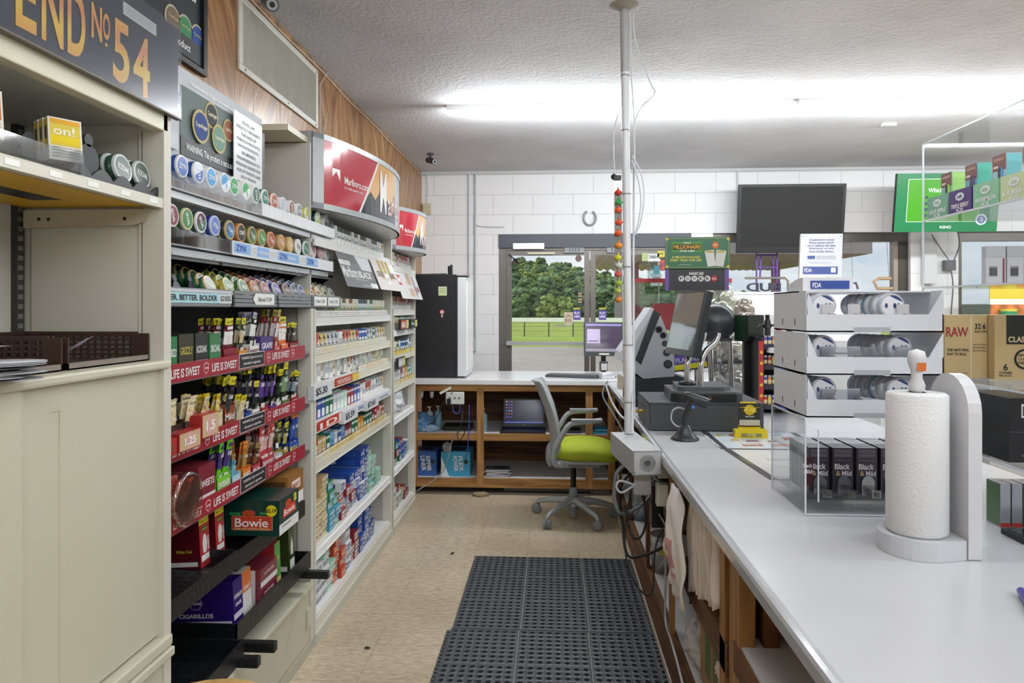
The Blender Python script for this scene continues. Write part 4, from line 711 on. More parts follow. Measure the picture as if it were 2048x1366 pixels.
# glass-clear jar with orange pouches
def jar():
    t = thing('candy_jar', 'round clear plastic jar of red pouches on its side by the maroon carton', 'jar', (-1.10, 1.93, .883))
    m = MB(); m.lathe([(.001, 0), (.055, .0), (.07, .01), (.075, .03), (.075, .11), (.068, .125)], clear('FBF6F4', .16, 'jar_plastic', .3), 28, (-.06, 0, .076), 'x'); m.build('shell', t)
    m = MB(); m.lathe([(.072, -.0), (.078, .005), (.078, .02), (.07, .022)], clear('F8ECE8', .2, 'jar_lid_plastic', .12), 28, (.05, 0, .076), 'x'); m.lathe([(.06, .0), (.001, .001)], clear('FBF6F4', .16, 'jar_plastic', .3), 28, (.068, 0, .076), 'x'); m.build('lid', t)
    rr = random.Random(4); K = None
    m0 = pouch('CC4434', 'D8604A', 'E87A5A', '', .11, .03).build('cigar_pouch', cat='cigar pouch'); K = Kind(m0)
    for i in range(22): K.put((-1.10+rr.uniform(-.03, .04), 1.93+rr.uniform(-.04, .04), .89+rr.uniform(0, .03)), 0, 'red cigar pouch inside the clear round jar', 'red pouches in the clear jar', rot=(rr.uniform(-.5, .5), rr.uniform(-.6, .6), RX+rr.uniform(-.4, .4)))
jar()
# ---- boxes on the black racks
def big_box(name, w, d, h, c, loc, label, front, side, tilt=0, rz=RX):
    t = MB(); t.box(-w/2, 0, 0, w/2, d, h, P(c, .3, coat=.3)); front(t, w, h); t2 = MB(); side(t, d, h, w)
    return t.build(name, label=label, cat='box', loc=loc, tilt=(tilt, 0, rz))
def owl_front(t, w, h):
    t.fr(-w/2, 0, w/2, h, P('A82C30')); t.fr(-w/2, h*.86, w/2, h, P('E0D21E'), 0, .0006); t.ft('2 for 1.19', -w*.4, h*.89, w*.4, h*.95, TXTB, 0, .001)
    t.prism([(-w*.2, h*.28), (w*.12, h*.28), (w*.2, h*.5), (w*.12, h*.62), (0, h*.66), (-w*.14, h*.62), (-w*.24, h*.48)], 'y', -.0014, -.0006, P('E4E0DA')); t.lathe([(w*.22, -.0012), (w*.22, -.0006)], P('3A5A2A'), 18, (0, 0, h*.76), 'y', 1.4, .6); t.ft('White Owl', -w*.25, h*.74, w*.25, h*.78, P('E0D84A'), 0, .0016); t.fr(-w*.4, h*.12, w*.4, h*.24, LBL, 0, .0008); t.text('SWEETS', (w*.42, -.001, h*.30), (0,0,1), (-1,0,0), h*.28, w*.18, TXTW, .0004)
def owl_side(t, d, h, w):
    s = -w/2; t.text('SWEETS', (s, d*.62, h*.3), (0,0,1), (0,1,0), h*.45, d*.11, TXTW, .001); t.text('White Owl', (s-.0006, d*.42, h*.32), (0,-1,0), (0,0,1), d*.28, h*.07, P('E0D84A'), .001); t.quad((s-.0006, d*.97, h*.05), (s-.0006, d*.05, h*.05), (s-.0006, d*.05, h*.14), (s-.0006, d*.97, h*.14), LBL)
big_box('cigar_box', .062, .19, .158, '5E1620', (-1.12, atX(412, 1100, -1.12)[1], .671), 'dark red owl picture box, nearest on the upper black rack', owl_front, owl_side, -.06)
big_box('cigar_box', .062, .19, .158, '5E1620', (-1.12, atX(442, 1060, -1.12)[1], .671), 'dark red owl picture box leaning beside the dark green carton', owl_front, owl_side, -.05)
big_box('cigar_box', .05, .2, .165, '5E1620', (-1.15, 1.99, .671), 'dark red owl picture box half behind the near cabinet', owl_front, owl_side, -.02)
def bowie_front(t, w, h):
    t.fr(-w/2, 0, w/2, h*.3, LBL); t.ft('WARNING', -w*.4, h*.18, w*.1, h*.24, P('707070'), 0, .001); t.add([(-w*.35,-.0008,h*.42),(w*.38,-.0008,h*.42),(w*.3,-.0008,h*.7),(-w*.3,-.0008,h*.7)], [(0,1,2,3)], P('CC4428')); t.ft('Bowie', -w*.28, h*.47, w*.28, h*.64, TXTW, 0, .0012); t.lathe([(w*.13, -.001), (w*.13, -.0005)], P('C04020'), 18, (-w*.05, 0, h*.78), 'y', 1.2, .5); t.lathe([(h*.12, -.0016), (h*.12, -.001)], P('E0D21E'), 20, (w*.3, 0, h*.82), 'y'); t.ft('2.19', w*.2, h*.78, w*.4, h*.86, TXTB, 0, .002)
def bowie_side(t, d, h, w):
    s = -w/2; q = lambda a, b, za, zb, mt, o: t.quad((s-o, d*a, h*za), (s-o, d*b, h*za), (s-o, d*b, h*zb), (s-o, d*a, h*zb), mt)
    q(.86, .12, .16, .56, P('E0A878'), .0004); q(.85, .13, .17, .55, P('C2401E'), .0008); t.text('Bowie', (s-.0009, d*.80, h*.25), (0,-1,0), (0,0,1), d*.60, h*.25, TXTW, .0006); t.text('LOOSE LEAF CHEWING TOBACCO', (s-.0009, d*.82, h*.18), (0,-1,0), (0,0,1), d*.65, h*.045, P('F2D8A8'), .0006)
    q(.9, .7, .58, .66, P('2F8A48'), .0005); q(.35, .15, .6, .68, P('2F8A48'), .0005); t.lathe([(h*.13, s-.002), (h*.13, s-.0005)], P('B84422'), 24, (0, d*.55, h*.64), 'x', 1.5, .7); t.lathe([(h*.16, s-.0034), (h*.16, s-.002)], P('E0D21E'), 24, (0, d*.14, h*.72), 'x'); t.text('$2.19', (s-.0036, d*.24, h*.66), (0,-1,0), (0,0,1), d*.19, h*.12, TXTB, .0006)
big_box('chewing_tobacco_carton', .185, .20, .125, '123A32', (-.962, 2.505, .699), 'dark green chewing tobacco carton with a red label', bowie_front, bowie_side, -.0)
def tan_front(t, w, h):
    t.fr(-w/2, 0, w/2, h*.35, LBL); t.fr(-w*.25, h*.5, w*.3, h*.78, P('E2D4CC'), 0, .0006); t.ft('BEST', -w*.2, h*.55, w*.25, h*.68, P('B02A34'), 0, .001)
def tan_side(t, d, h, w):
    s = -w/2; t.quad((s-.0004, d*.95, h*.5), (s-.0004, d*.05, h*.5), (s-.0004, d*.05, h*.85), (s-.0004, d*.95, h*.85), P('5A3A1E'))
big_box('chewing_tobacco_carton', .17, .2, .13, '9A6A34', (-1.03, 2.75, .715), 'brown chewing tobacco carton behind the dark green carton', tan_front, tan_side)
def cig_front(t, w, h): t.fr(-w/2, h*.55, w/2, h, P('D9783A')) ; t.ft('CIGARILLOS', -w*.4, h*.6, w*.4, h*.68, TXTW, 0, .001); t.fr(-w/2, 0, w/2, h*.35, P('E8E4E2'))
def pur_front(t, w, h): t.ft('CIGARILLOS', -w*.42, h*.62, w*.42, h*.70, TXTW, 0, .001); t.fr(-w/2, h*.2, w/2, h*.32, P('D8D2E4')); t.ft('GRAPE', -w*.3, h*.45, w*.3, h*.52, TXTW, 0, .001)
def pur_side(t, d, h, w):
    s = -w/2; t.quad((s-.0004, d*.97, h*.10), (s-.0004, d*.03, h*.10), (s-.0004, d*.03, h*.2), (s-.0004, d*.97, h*.2), P('D8D2E4')); t.text('CIGARILLOS', (s-.0005, d*.8, h*.27), (0,-1,0), (0,0,1), d*.5, h*.09, TXTW, .0006); t.lathe([(h*.16, s-.0012), (h*.16, s-.0004)], P('8A7AC0'), 6, (0, d*.55, h*.58), 'x'); t.lathe([(h*.13, s-.002), (h*.13, s-.0012)], P('2C1A6E'), 6, (0, d*.55, h*.58), 'x'); t.text('SWISHER', (s-.0021, d*.64, h*.55), (0,-1,0), (0,0,1), d*.18, h*.05, TXTW, .0006)
nul = lambda *a: None
big_box('cigar_box', .07, .24, .165, '2C1A6E', (-1.075, 2.345, .411), 'deep purple cigarillos box lowest on the black racks', pur_front, pur_side, -.05)
big_box('cigar_box', .07, .22, .165, 'E4E0DC', (-1.08, 2.425, .411), 'white and orange cigarillos box beside the purple one', cig_front, nul, -.05)
def mar_front(t, w, h):
    for k in range(2): t.fr(-w/2, h*(.02+.5*k), w/2, h*(.16+.5*k), P('E0D8D8')); t.ft('SWISHER', -w*.3, h*(.28+.5*k), w*.3, h*(.36+.5*k), P('D8C0C0'), 0, .001)
def mar_side(t, d, h, w):
    s = -w/2; t.quad((s-.0004, d*.2, h*.02), (s-.0004, d*.1, h*.02), (s-.0004, d*.1, h*.98), (s-.0004, d*.2, h*.98), P('E0D8D8'))
big_box('cigar_box', .15, .2, .14, '7A2A38', (-1.06, 2.56, .411), 'shrink-wrapped pair of maroon cigar boxes', mar_front, mar_side)
big_box('cigar_box', .055, .2, .17, 'B03038', (-1.08, 2.70, .411), 'red and green owl cigar box on the lower rack', lambda t, w, h: (t.fr(-w/2, h*.2, w/2, h, P('5AA04A')), t.ft('OWL', -w*.3, h*.6, w*.3, h*.7, P('E8D83A'), 0, .001), t.fr(-w/2, 0, w/2, h*.2, P('DCD08A'))), nul, -.04)
def gro_side(t, d, h, w):
    s = -w/2; t.quad((s-.0004, d*.97, h*.05), (s-.0004, d*.05, h*.05), (s-.0004, d*.05, h*.16), (s-.0004, d*.97, h*.16), LBL); t.text('White Owl', (s-.0006, d*.8, h*.45), (0,-1,0), (0,0,1), d*.55, h*.09, P('D8D84A'), .001)
big_box('cigar_box', .06, .2, .18, '2E4620', (-1.08, 2.85, .411), 'dark olive green owl picture box at the far end of the lower rack', lambda t, w, h: (t.fr(-w*.4, h*.05, w*.4, h*.3, LBL), t.prism([(-w*.2, h*.4), (w*.12, h*.4), (w*.2, h*.6), (0, h*.8), (-w*.22, h*.6)], 'y', -.0014, -.0006, P('D8D8CC'))), gro_side, -.04)
# ---- items on the near cabinet
XN = -.965
def oni():
    m = MB(); w, h, d = .062, .088, .02; y_ = P('E8CB1A', .3); m.box(-w/2, 0, 0, w/2, d, h, P('EDEBE4', .3)); m.fr(-w/2+.003, h*.34, w/2-.003, h-.003, P('E0C84A', .3)); m.fr(-w/2+.003, h*.40, w/2-.003, h*.58, P('EBD010', .3), 0, .0006); m.ft('on!', -w*.36, h*.60, w*.28, h*.80, P('F6F2DC'), 0, .001); m.fr(-w/2+.003, h-.012, w/2-.003, h-.003, P('E8A818'), 0, .0007)
    for k in range(4): m.ft('WARNING this product contains', -w*.42, h*.27-k*.006, w*.42, h*.27-k*.006+.004, P('505050'), 0, .001)
    m.quad((-w/2-.0004, d-.002, h*.3), (-w/2-.0004, .002, h*.3), (-w/2-.0004, .002, h*.96), (-w/2-.0004, d-.002, h*.96), P('E2BE3A', .3)); m.quad((-w/2-.0008, d-.005, h*.5), (-w/2-.0008, .005, h*.5), (-w/2-.0008, .005, h*.8), (-w/2-.0008, d-.005, h*.8), P('5A5648'))
    return Kind(m.build('nicotine_pouch_pack', cat='pack', bevel=.003))
ko = oni()
for i in range(3): ko.put((-.985-.84*.024*i, 1.365+.54*.024*i, 1.80), 0, 'yellow and white pouch pack, %s from the front of its row in the clear tray' % ORD[i], 'yellow packs in the clear tray', rot=(-.12, 0, 1.0))
m = MB(); w, h = .06, .09; m.box(-w/2, 0, 0, w/2, .02, h, P('E8E2D8', .3)); m.fr(-w/2+.003, h*.4, w/2-.003, h-.004, P('C9804A', .3)); m.lathe([(.02, -.0012), (.02, -.0006)], P('F0E8E0'), 20, (0, 0, h*.7), 'y'); m.lathe([(.014, -.0018), (.014, -.0012)], P('D8683A'), 20, (0, 0, h*.7), 'y')
for k in range(4): m.ft('WARNING this product contains', -w*.42, h*.30-k*.007, w*.42, h*.30-k*.007+.004, P('606060'), 0, .001)
m.build('nicotine_pouch_pack', label='orange and white pouch pack at the left edge of the clear tray', cat='pack', loc=(-.99, 1.165, 1.80), tilt=(-.15, 0, 1.0), bevel=.003)
m = MB(); tp = clear('F0F2F4', .2, 'tray_plastic2'); m.box(-1.2, .95, 1.7725, -.955, 1.375, 1.777, tp); m.box(-.957, .95, 1.777, -.955, 1.375, 1.812, tp); m.box(-1.2, 1.372, 1.777, -.957, 1.375, 1.822, tp); m.box(-1.2, .95, 1.777, -1.198, 1.375, 1.83, tp)
tr = m.build('clear_tray', label='clear plastic tray holding the yellow packs on the upper cream shelf', cat='tray')
for k in range(2):
    y = [1.21, 1.36][k]; m = MB(); m.lathe([(.025, 0), (.025, .003)], P('7A7E84', .4), 18, (0, 0, .05), 'y', .8, 1.3); m.build('pusher_paddle', label='grey pusher paddle standing %s in the clear tray' % ['behind the yellow packs', 'right of the yellow packs'][k], cat='pusher', loc=(-1.06, y, 1.777), rz=RX)
# kodiak dispenser
t = thing('tin_dispenser', 'small black scalloped tin holder with two green tins on the upper cream shelf', 'dispenser', (0,0,0))
m = MB(); bk = P('2A2C30', .4); pts = []
for k in range(25):
    y = 1.385+.29*k/24; pts.append((y, 1.7725+.008+.02*abs(math.cos(PI*(k/24*4)))))
m.prism([(1.385, 1.7725)]+[(1.675, 1.7725)]+pts[::-1], 'x', -.975, -.970, bk); m.box(-1.2, 1.385, 1.7725, -.975, 1.675, 1.778, bk); m.build('holder', t)
KD = Kind(tin('2A4A3A', '5A6A62', 'KODIAK', 'F0F0F0', 'C8D0CC', .25).build('tobacco_tin', cat='tin'))
for i, y in enumerate((1.49, 1.565, 1.64)):
    if i == 0:
        m = MB(); m.lathe([(.034, 0), (.034, .004)], P('2E3034', .5), 20, (0, 0, .04), 'y'); m.cyl((0, 0, .082), .014, .006, P('2E3034', .5), 'y', 14); m.build('pusher_paddle', label='black pusher paddle left of the two green tins', cat='pusher', loc=(-1.0, 1.455, 1.782), rz=RX)
    else: KD.put((-.982, y-.01, 1.790), 0, ['', 'grey-rimmed green tin, left one of the two', 'green-rimmed tin, right one of the two'][i], 'green tins in the scalloped holder', rot=(-.15, 0, RX)); KD.put((-1.008, y-.01, 1.792), 0, ['', 'green tin behind the left one in the scalloped holder', 'green tin behind the right one in the scalloped holder'][i], 'green tins in the scalloped holder', rot=(-.15, 0, RX))
# letter trays of brown plastic mesh
def letter_tray(y0, y1, label):
    t = thing('letter_tray', label, 'letter tray', (-1.15, (y0+y1)/2, 1.3745)); br = P('43302A', .35); w = (y1-y0)/2; m = MB(); h = .066
    m.box(-.16, -w, 0, .16, w, .003, br)
    def mesh_wall(a, b):
        a = V(a); b = V(b); L = (b-a).length; d = (b-a)/L; n_ = int(L/.018)
        for z in (0, .012, .024, .036, .048, .058): m.bar(a+V((0,0,z+.003)), b+V((0,0,z+.003)), .003, .005, br)
        for k in range(n_+1): p = a+d*(L*k/n_); m.bar(p, p+V((0,0,h-.003)), .003, .005, br)
        m.bar(a+V((0,0,h)), b+V((0,0,h)), .006, .008, br)
    mesh_wall((-.16, -w, 0), (-.16, w, 0)); mesh_wall((-.16, w, 0), (.13, w, 0)); mesh_wall((-.16, -w, 0), (.13, -w, 0)); m.build('basket', t)
    m = MB(); m.box(.15, -w, .0, .16, w, .014, P('8A8078', .2)); m.box(.12, w-.004, 0, .16, w, h, br); m.box(.12, -w, 0, .16, -w+.004, h, br); m.build('front_lip', t)
letter_tray(1.0, 1.36, 'brown mesh letter tray full of papers on the near cabinet'); letter_tray(1.375, 1.665, 'smaller brown mesh letter tray at the far end of the near cabinet')
pp = P('E0E0E2', .5); pv = P('CFC6DC', .5)
def sheet(a, w, l, c, label, rz, seed, curl=.02, cat='paper'):
    m = MB(); n = 6
    g = [[(-w/2+w*i/n, -l/2+l*j/n, curl*(i/n)**2+noise.noise(V((i*.7, j*.7, seed)))*.006+.007) for j in range(n+1)] for i in range(n+1)]
    for i in range(n):
        for j in range(n): m.add([g[i][j], g[i+1][j], g[i+1][j+1], g[i][j+1]], [(0,1,2,3)], c, True)
    m.build('paper_sheet', label=label, cat=cat, loc=a, rz=rz)
sheet((-1.08, 1.10, 1.415), .2, .27, pp, 'white loose sheet sticking up out of the larger letter tray', .2, 1, .01); sheet((-1.05, 1.07, 1.395), .2, .25, pp, 'creased white sheet under the topmost one in the larger letter tray', -.1, 2, .006)
sheet((-1.08, 1.47, 1.380), .12, .14, pv, 'pale lilac slip in the smaller letter tray', .5, 3, .05)
m = MB(); rr = random.Random(2)
for k in range(14): a = k*.45; m.M = Matrix.Translation((rr.uniform(-.02, .02), rr.uniform(-.02, .02), k*.0022)) @ Matrix.Rotation(a*.1, 4, 'Z'); m.lathe([(.001, .001), (.075+rr.uniform(-.01, .008), .0015), (.078, .0005)], P('BFBFC2', .5), 17, (0, 0, 0), 'z', 1.3, .9)
m.M = Matrix(); m.build('receipt_pile', label='pile of crumpled grey receipts in front of the larger letter tray', cat='papers', loc=(-1.0, 1.13, 1.379))
# ================================================================== right counter and everything on it
WO = {a: wood('80562E', 'BA8A50', a) for a in 'xyz'}; WD = {a: wood('4A2E1A', '80542E', a, .6) for a in 'xyz'}
TOPM = P('C4C4C6', .25, var=.03, scale=2); UND = P('DADADB', .4, var=.05, scale=6)
CX = .432; CT_Z = .92
def side_counter():
    u = thing('service_counter', 'long white-topped service counter with open wooden shelves below, right side', 'counter')
    m = MB(); m.box(CX+.008, .3, .886, 1.62, 5.585, CT_Z, TOPM); m.build('worktop', u)
    m = MB(); m.prism([(CX, .884), (CX+.008, .884), (CX+.02, .8865), (CX+.02, CT_Z), (CX+.010, CT_Z+.0008), (CX+.003, CT_Z-.004), (CX, CT_Z-.012)][::-1], 'y', .3, 5.585, P('C9CBCE', .12, .2, coat=.5)); m.build('edge_band', u)
    for (y0, y1, zt) in ((2.83, 2.88, .884), (1.95, 2.01, .884), (1.80, 1.90, .884), (3.55, 3.6, .884), (4.35, 4.4, .884), (5.0, 5.05, .884), (1.0, 1.05, .884)):
        MB().box(.47, y0, .2 if y0 > 2 else 0, .487 if y0 > 2.5 else .51, y1, zt, WO['z'] if y0 < 3 else WD['z']).build('post', u)
    MB().box(.53, 1.80, .60, .57, 1.86, .884, WD['z']).build('post', u)
    m = MB(); m.box(.465, 1.9, .02, .495, 5.55, .20, WD['y']); m.box(.46, 1.9, 0, .464, 5.55, .04, P('CFC8B8')); m.build('bottom_rail', u)
    m = MB(); m.box(.495, 1.9, .185, 1.05, 5.55, .2, UND); m.build('bottom_shelf', u)
    m = MB(); m.box(.47, 1.93, .50, .50, 2.62, .585, WD['y']); m.box(.5, 1.93, .57, 1.0, 2.62, .585, WD['y']); m.build('middle_shelf', u)
    m = MB(); m.box(.50, 2.9, .575, 1.0, 5.5, .59, WD['y']); m.box(.475, 2.88, .53, .5, 5.5, .59, WD['y']); m.build('middle_shelf', u)
    m = MB(); m.box(.475, 1.0, .615, 1.0, 1.85, .645, UND); m.box(.468, 1.0, .56, .49, 1.85, .64, WD['y']); m.build('white_shelf', u)
    m = MB(); m.box(1.0, .3, 0, 1.03, 5.6, .885, WD['z']); m.build('back_board', u)
    m = MB(); m.box(.51, 1.90, .2, 1.0, 1.915, .884, WD['z']); m.build('divider', u)
    m = MB(); m.box(.47, 1.05, .0, .5, 1.85, .1, WD['y']); m.build('kick_board', u)
    m = MB(); m.box(1.59, .3, 0, 1.61, 5.58, .885, P('8A6A48', .5)); m.build('customer_side_panel', u)
side_counter()
def back_counter():
    u = thing('back_counter', 'white-topped wooden counter with open shelves in front of the glass door', 'counter')
    y = 5.64; m = MB(); m.box(WALLX+.01, y-.04, .89, 1.40, 6.43, .93, P('DCDCDD', .22)); m.build('worktop', u, bevel=.004)
    m = MB(); m.box(-1.2, y, .835, .46, y+.04, .889, WO['x']); m.box(-1.2, y, .435, .46, y+.04, .487, WO['x']); m.box(-1.2, y, .055, .46, y+.04, .125, WO['x']); m.build('rail', u)
    for x in (-1.16, -.615, .262, .44): MB().box(x, y-.004, .055, x+.055, y+.036, .86, WO['z']).build('post', u)
    m = MB(); m.box(-1.2, y+.04, .47, .46, 6.35, .486, UND); m.build('middle_shelf', u)
    m = MB(); m.box(-1.2, y+.04, .108, .46, 6.35, .124, UND); m.build('bottom_shelf', u)
    m = MB(); m.box(-1.2, 6.35, 0, 1.38, 6.37, .889, WD['x']); m.build('back_board', u)
    m = MB(); m.box(-1.2, y+.1, 0, .46, y+.12, .055, P('4A4038', .6)); m.box(-.4, y+.095, 0, .46, y+.1, .05, P('A8A8A4', .5)); m.box(-1.2, y-.01, 0, .3, y+.1, .012, P('6E6458', .6)); m.build('kick_board', u)
back_counter()
# floor mats
def mats():
    rub = P('4A4D53', .36, bump=.15, bscale=120); lo = P('2C2D2E', .6)
    def mat_(y1, rows, x0, label, tabs):
        m = MB(); c = .306/8; n = 8; H = .012
        for bx in range(3):
            for by in range(rows):
                X0 = x0+bx*.318+.006; Y0 = y1-(by+1)*.318+.006
                for i in range(8):
                    for j in range(8):
                        cx = X0+c*(i+.5); cy = Y0+c*(j+.5); h2 = c/2; r = c*.31
                        sq = [(cx+h2*a, cy+h2*b) for a, b in ((1,0),(1,1),(0,1),(-1,1),(-1,0),(-1,-1),(0,-1),(1,-1))]
                        ci = [(cx+r*1.18*math.cos(PI/4*k), cy+r*1.18*math.sin(PI/4*k)) for k in range(8)]; cj = [(cx+r*math.cos(PI/4*k), cy+r*math.sin(PI/4*k)) for k in range(8)]
                        vs = [(x, y, H) for x, y in sq]+[(x, y, H+.0016) for x, y in ci]+[(x, y, H+.0012) for x, y in cj]+[(x, y, .0015) for x, y in cj]
                        fs = [(b*8+k, b*8+(k+1) % 8, b*8+8+(k+1) % 8, b*8+8+k) for b in range(3) for k in range(8)]
                        m.add(vs, fs, rub)
                m.box(X0-.006, Y0-.006, .002, X0+.0, Y0+.312, H-.001, rub); m.box(X0+.306, Y0-.006, .002, X0+.312, Y0+.312, H-.001, rub); m.box(X0, Y0-.006, .002, X0+.306, Y0, H, rub); m.box(X0, Y0+.306, .002, X0+.306, Y0+.312, H, rub)
            if bx: m.box(x0+bx*.318-.002, y1-rows*.318, .011, x0+bx*.318+.002, y1, .0125, P('8E8E84', .5))
        m.box(x0, y1-rows*.318, .0005, x0+.954, y1, .0016, lo); W_ = .954
        for k in range(int(rows*.318/.03)):
            y = y1-.02-k*.03
            if 'r' in tabs: m.cyl((x0+W_+.008, y, .0005), .010, .008, rub, 'z', 8)
            if 'l' in tabs: m.cyl((x0-.008, y, .0005), .010, .008, rub, 'z', 8)
        m.build('floor_mat', label=label, cat='floor mat', group='black rubber floor mats')
    mat_(4.20, 3, -.468, 'black perforated rubber mat in the aisle, the far one', 'r')
    mat_(3.24, 3, -.475, 'black perforated rubber mat in the aisle, the nearer one', 'lr')
mats()
def leafbits():
    for i, (px, py) in enumerate(((735, 1297), (905, 1107), (908, 968))):
        p = atZ(px, py, .002); m = MB(); m.lathe([(.002, 0), (.013, .003), (.006, .007), (.001, .009)], P('3A2C20', .8), 5, (0,0,0), 'z', 1.3, .7); m.build('dead_leaf', label='small dark dried leaf scrap on the beige floor, %s' % ['nearest by the cigarette shelving', 'left of the rubber mat', 'in front of the back counter'][i], cat='debris', loc=p, rz=i)
leafbits()
# stool
def stool():
    t = thing('stool', 'round light wooden stool seat at the bottom edge by the near cabinet', 'stool', (-.70, 1.33, 0)); m = MB(); m.lathe([(.001, .655), (.155, .655), (.168, .667), (.168, .683), (.16, .693), (.001, .695)], wood('C2954E', 'E0BC7A', 'y', .35, .5), 36); m.build('seat', t)
    for k in range(4): a = PI/4+k*PI/2; m = MB(); m.tube([(.1*math.cos(a), .1*math.sin(a), .656), (.17*math.cos(a), .17*math.sin(a), 0)], .016, wood('C2954E', 'E0BC7A', 'z'), 10); m.build('leg', t)
stool()
# ---- pole with junction box
def pole():
    t = thing('conduit_pole', 'white metal conduit pole from ceiling down to a grey junction box', 'pole')
    a, b = V((.332, 3.3, CEIL)), V((.345, 3.2, .936)); f = lambda s: a.lerp(b, s); wp = P('D9DADC', .3); m = MB()
    m.tube([f(0), f(.16)], .020, P('B4B4B6', .35, .3), 18); m.tube([f(.155), f(.5), f(.97)], .0178, wp, 18); m.tube([f(.80), f(1)], .0215, wp, 18); m.build('pipe', t)
    for s in (.17, .30, .45, .62, .80, .93): p = f(s); MB().cyl((p.x, p.y, p.z), .0200 if s < .8 else .0235, .006, P('8E8E90', .4), 'z', 16).build('strap', t)
    m = MB(); m.lathe([(.07, CEIL-.001), (.05, CEIL-.012), (.03, CEIL-.02)], P('9A9488', .7), 14, (a.x, a.y, 0)); m.build('ceiling_collar', t)
    m = MB(); m.M = Matrix.Translation((.264, 3.24, .84)) @ Matrix.Rotation(math.radians(7), 4, 'Z'); gb = P('B8BABB', .45, .1, var=.08, scale=8); m.box(0, -.44, 0, .115, 0, .094, gb); m.box(-.001, -.4415, -.002, .116, -.44, .096, P('8E9092', .4, .2)); m.box(.004, -.443, .003, .111, -.4415, .091, gb)
    for r in (.034, .026, .018): m.lathe([(r, -.4445), (r-.002, -.4450), (r-.004, -.4445)], P('9EA0A2', .4), 24, (.057, 0, .047), 'y')
    m.cyl((.005, -.444, .012), .003, .002, P('55575A')); m.build('junction_box', t)
    for k, pts in enumerate(([(.36, 3.3, 2.91), (.362, 3.27, 2.6), (.374, 3.25, 2.3), (.37, 3.24, 1.6), (.372, 3.22, 1.0)], [(.375, 3.3, 2.9), (.385, 3.3, 2.75), (.45, 3.28, 2.55), (.47, 3.28, 2.50), (.40, 3.27, 2.42), (.375, 3.26, 2.3), (.368, 3.24, 1.8), (.365, 3.22, 1.3), (.35, 3.16, .95)], [(.30, 3.27, 2.4), (.28, 3.26, 2.3), (.285, 3.25, 2.1), (.305, 3.24, 1.95), (.318, 3.23, 1.6), (.322, 3.22, 1.2)], [(.36, 3.22, 2.2), (.40, 3.22, 2.12), (.415, 3.22, 2.02), (.40, 3.22, 1.9), (.375, 3.22, 1.84)], [(.358, 3.22, 2.18), (.39, 3.22, 2.08), (.40, 3.22, 1.98), (.385, 3.22, 1.88), (.37, 3.22, 1.84)])):
        MB().tube(smooth(pts), .0035, P('CFD2D6', .3), 6).build('cable', t)
def smooth(p, n=6):
    p = [V(q) for q in p]; o = []
    for i in range(len(p)-1):
        p0, p1, p2, p3 = p[max(i-1, 0)], p[i], p[i+1], p[min(i+2, len(p)-1)]
        for k in range(n): t = k/n; o.append(.5*((2*p1)+(p2-p0)*t+(2*p0-5*p1+4*p2-p3)*t*t+(3*p1-p0-3*p2+p3)*t**3))
    return o+[p[-1]]
pole()
def lures():
    t = thing('lure_strip', 'clear hanging strip card clipped beside the white pole', 'display strip'); x, y = .296, 3.2; m = MB(); m.box(x-.018, y, 1.46, x+.016, y+.001, 2.11, clear('B4B0AE', .3, 'blister')); m.build('strip', t); m = MB(); m.box(x-.022, y-.012, 2.085, x+.012, y+.012, 2.105, BLACK); m.ball((x-.02, y, 2.10), .014, BLACK); m.build('clip', t)
    cols = [('red', 'C8382A', 1.985), ('green', '3A9A4A', 2.03-.09+.0), ('orange-red', 'E0522A', 1.905), ('orange-red', 'E0522A', 1.85), ('orange-red', 'DE5A24', 1.80), ('orange', 'E8902A', 1.745), ('yellow', 'D2CC2A', 1.69), ('white and green', 'C8D0BC', 1.655), ('red and white', 'C85A4A', 1.615), ('lime', '9AB83A', 1.575), ('lime', 'A8B84A', 1.54), ('orange', 'D8863A', 1.50)]
    K = {}
    for i, (nm, c, z) in enumerate(cols):
        z += .03
        if c not in K:
            m = MB(); m.ball((0, 0, .012), .015, P(c, .3), 14, 8, .85, 1.1); m.cyl((0, 0, .022), .004, .012, P(c, .4), 'z', 8); m.cyl((.014, 0, .012), .004, .004, BLACK, 'x', 8); K[c] = Kind(m.build('fishing_lure', cat='fishing lure'))
        K[c].put((x-.002+.003*(i % 2), y-.016, z), 0, '%s fishing lure, %s from the top of the strip by the pole' % (nm, ORD[i]), 'fishing lures on the strip by the pole')
lures()
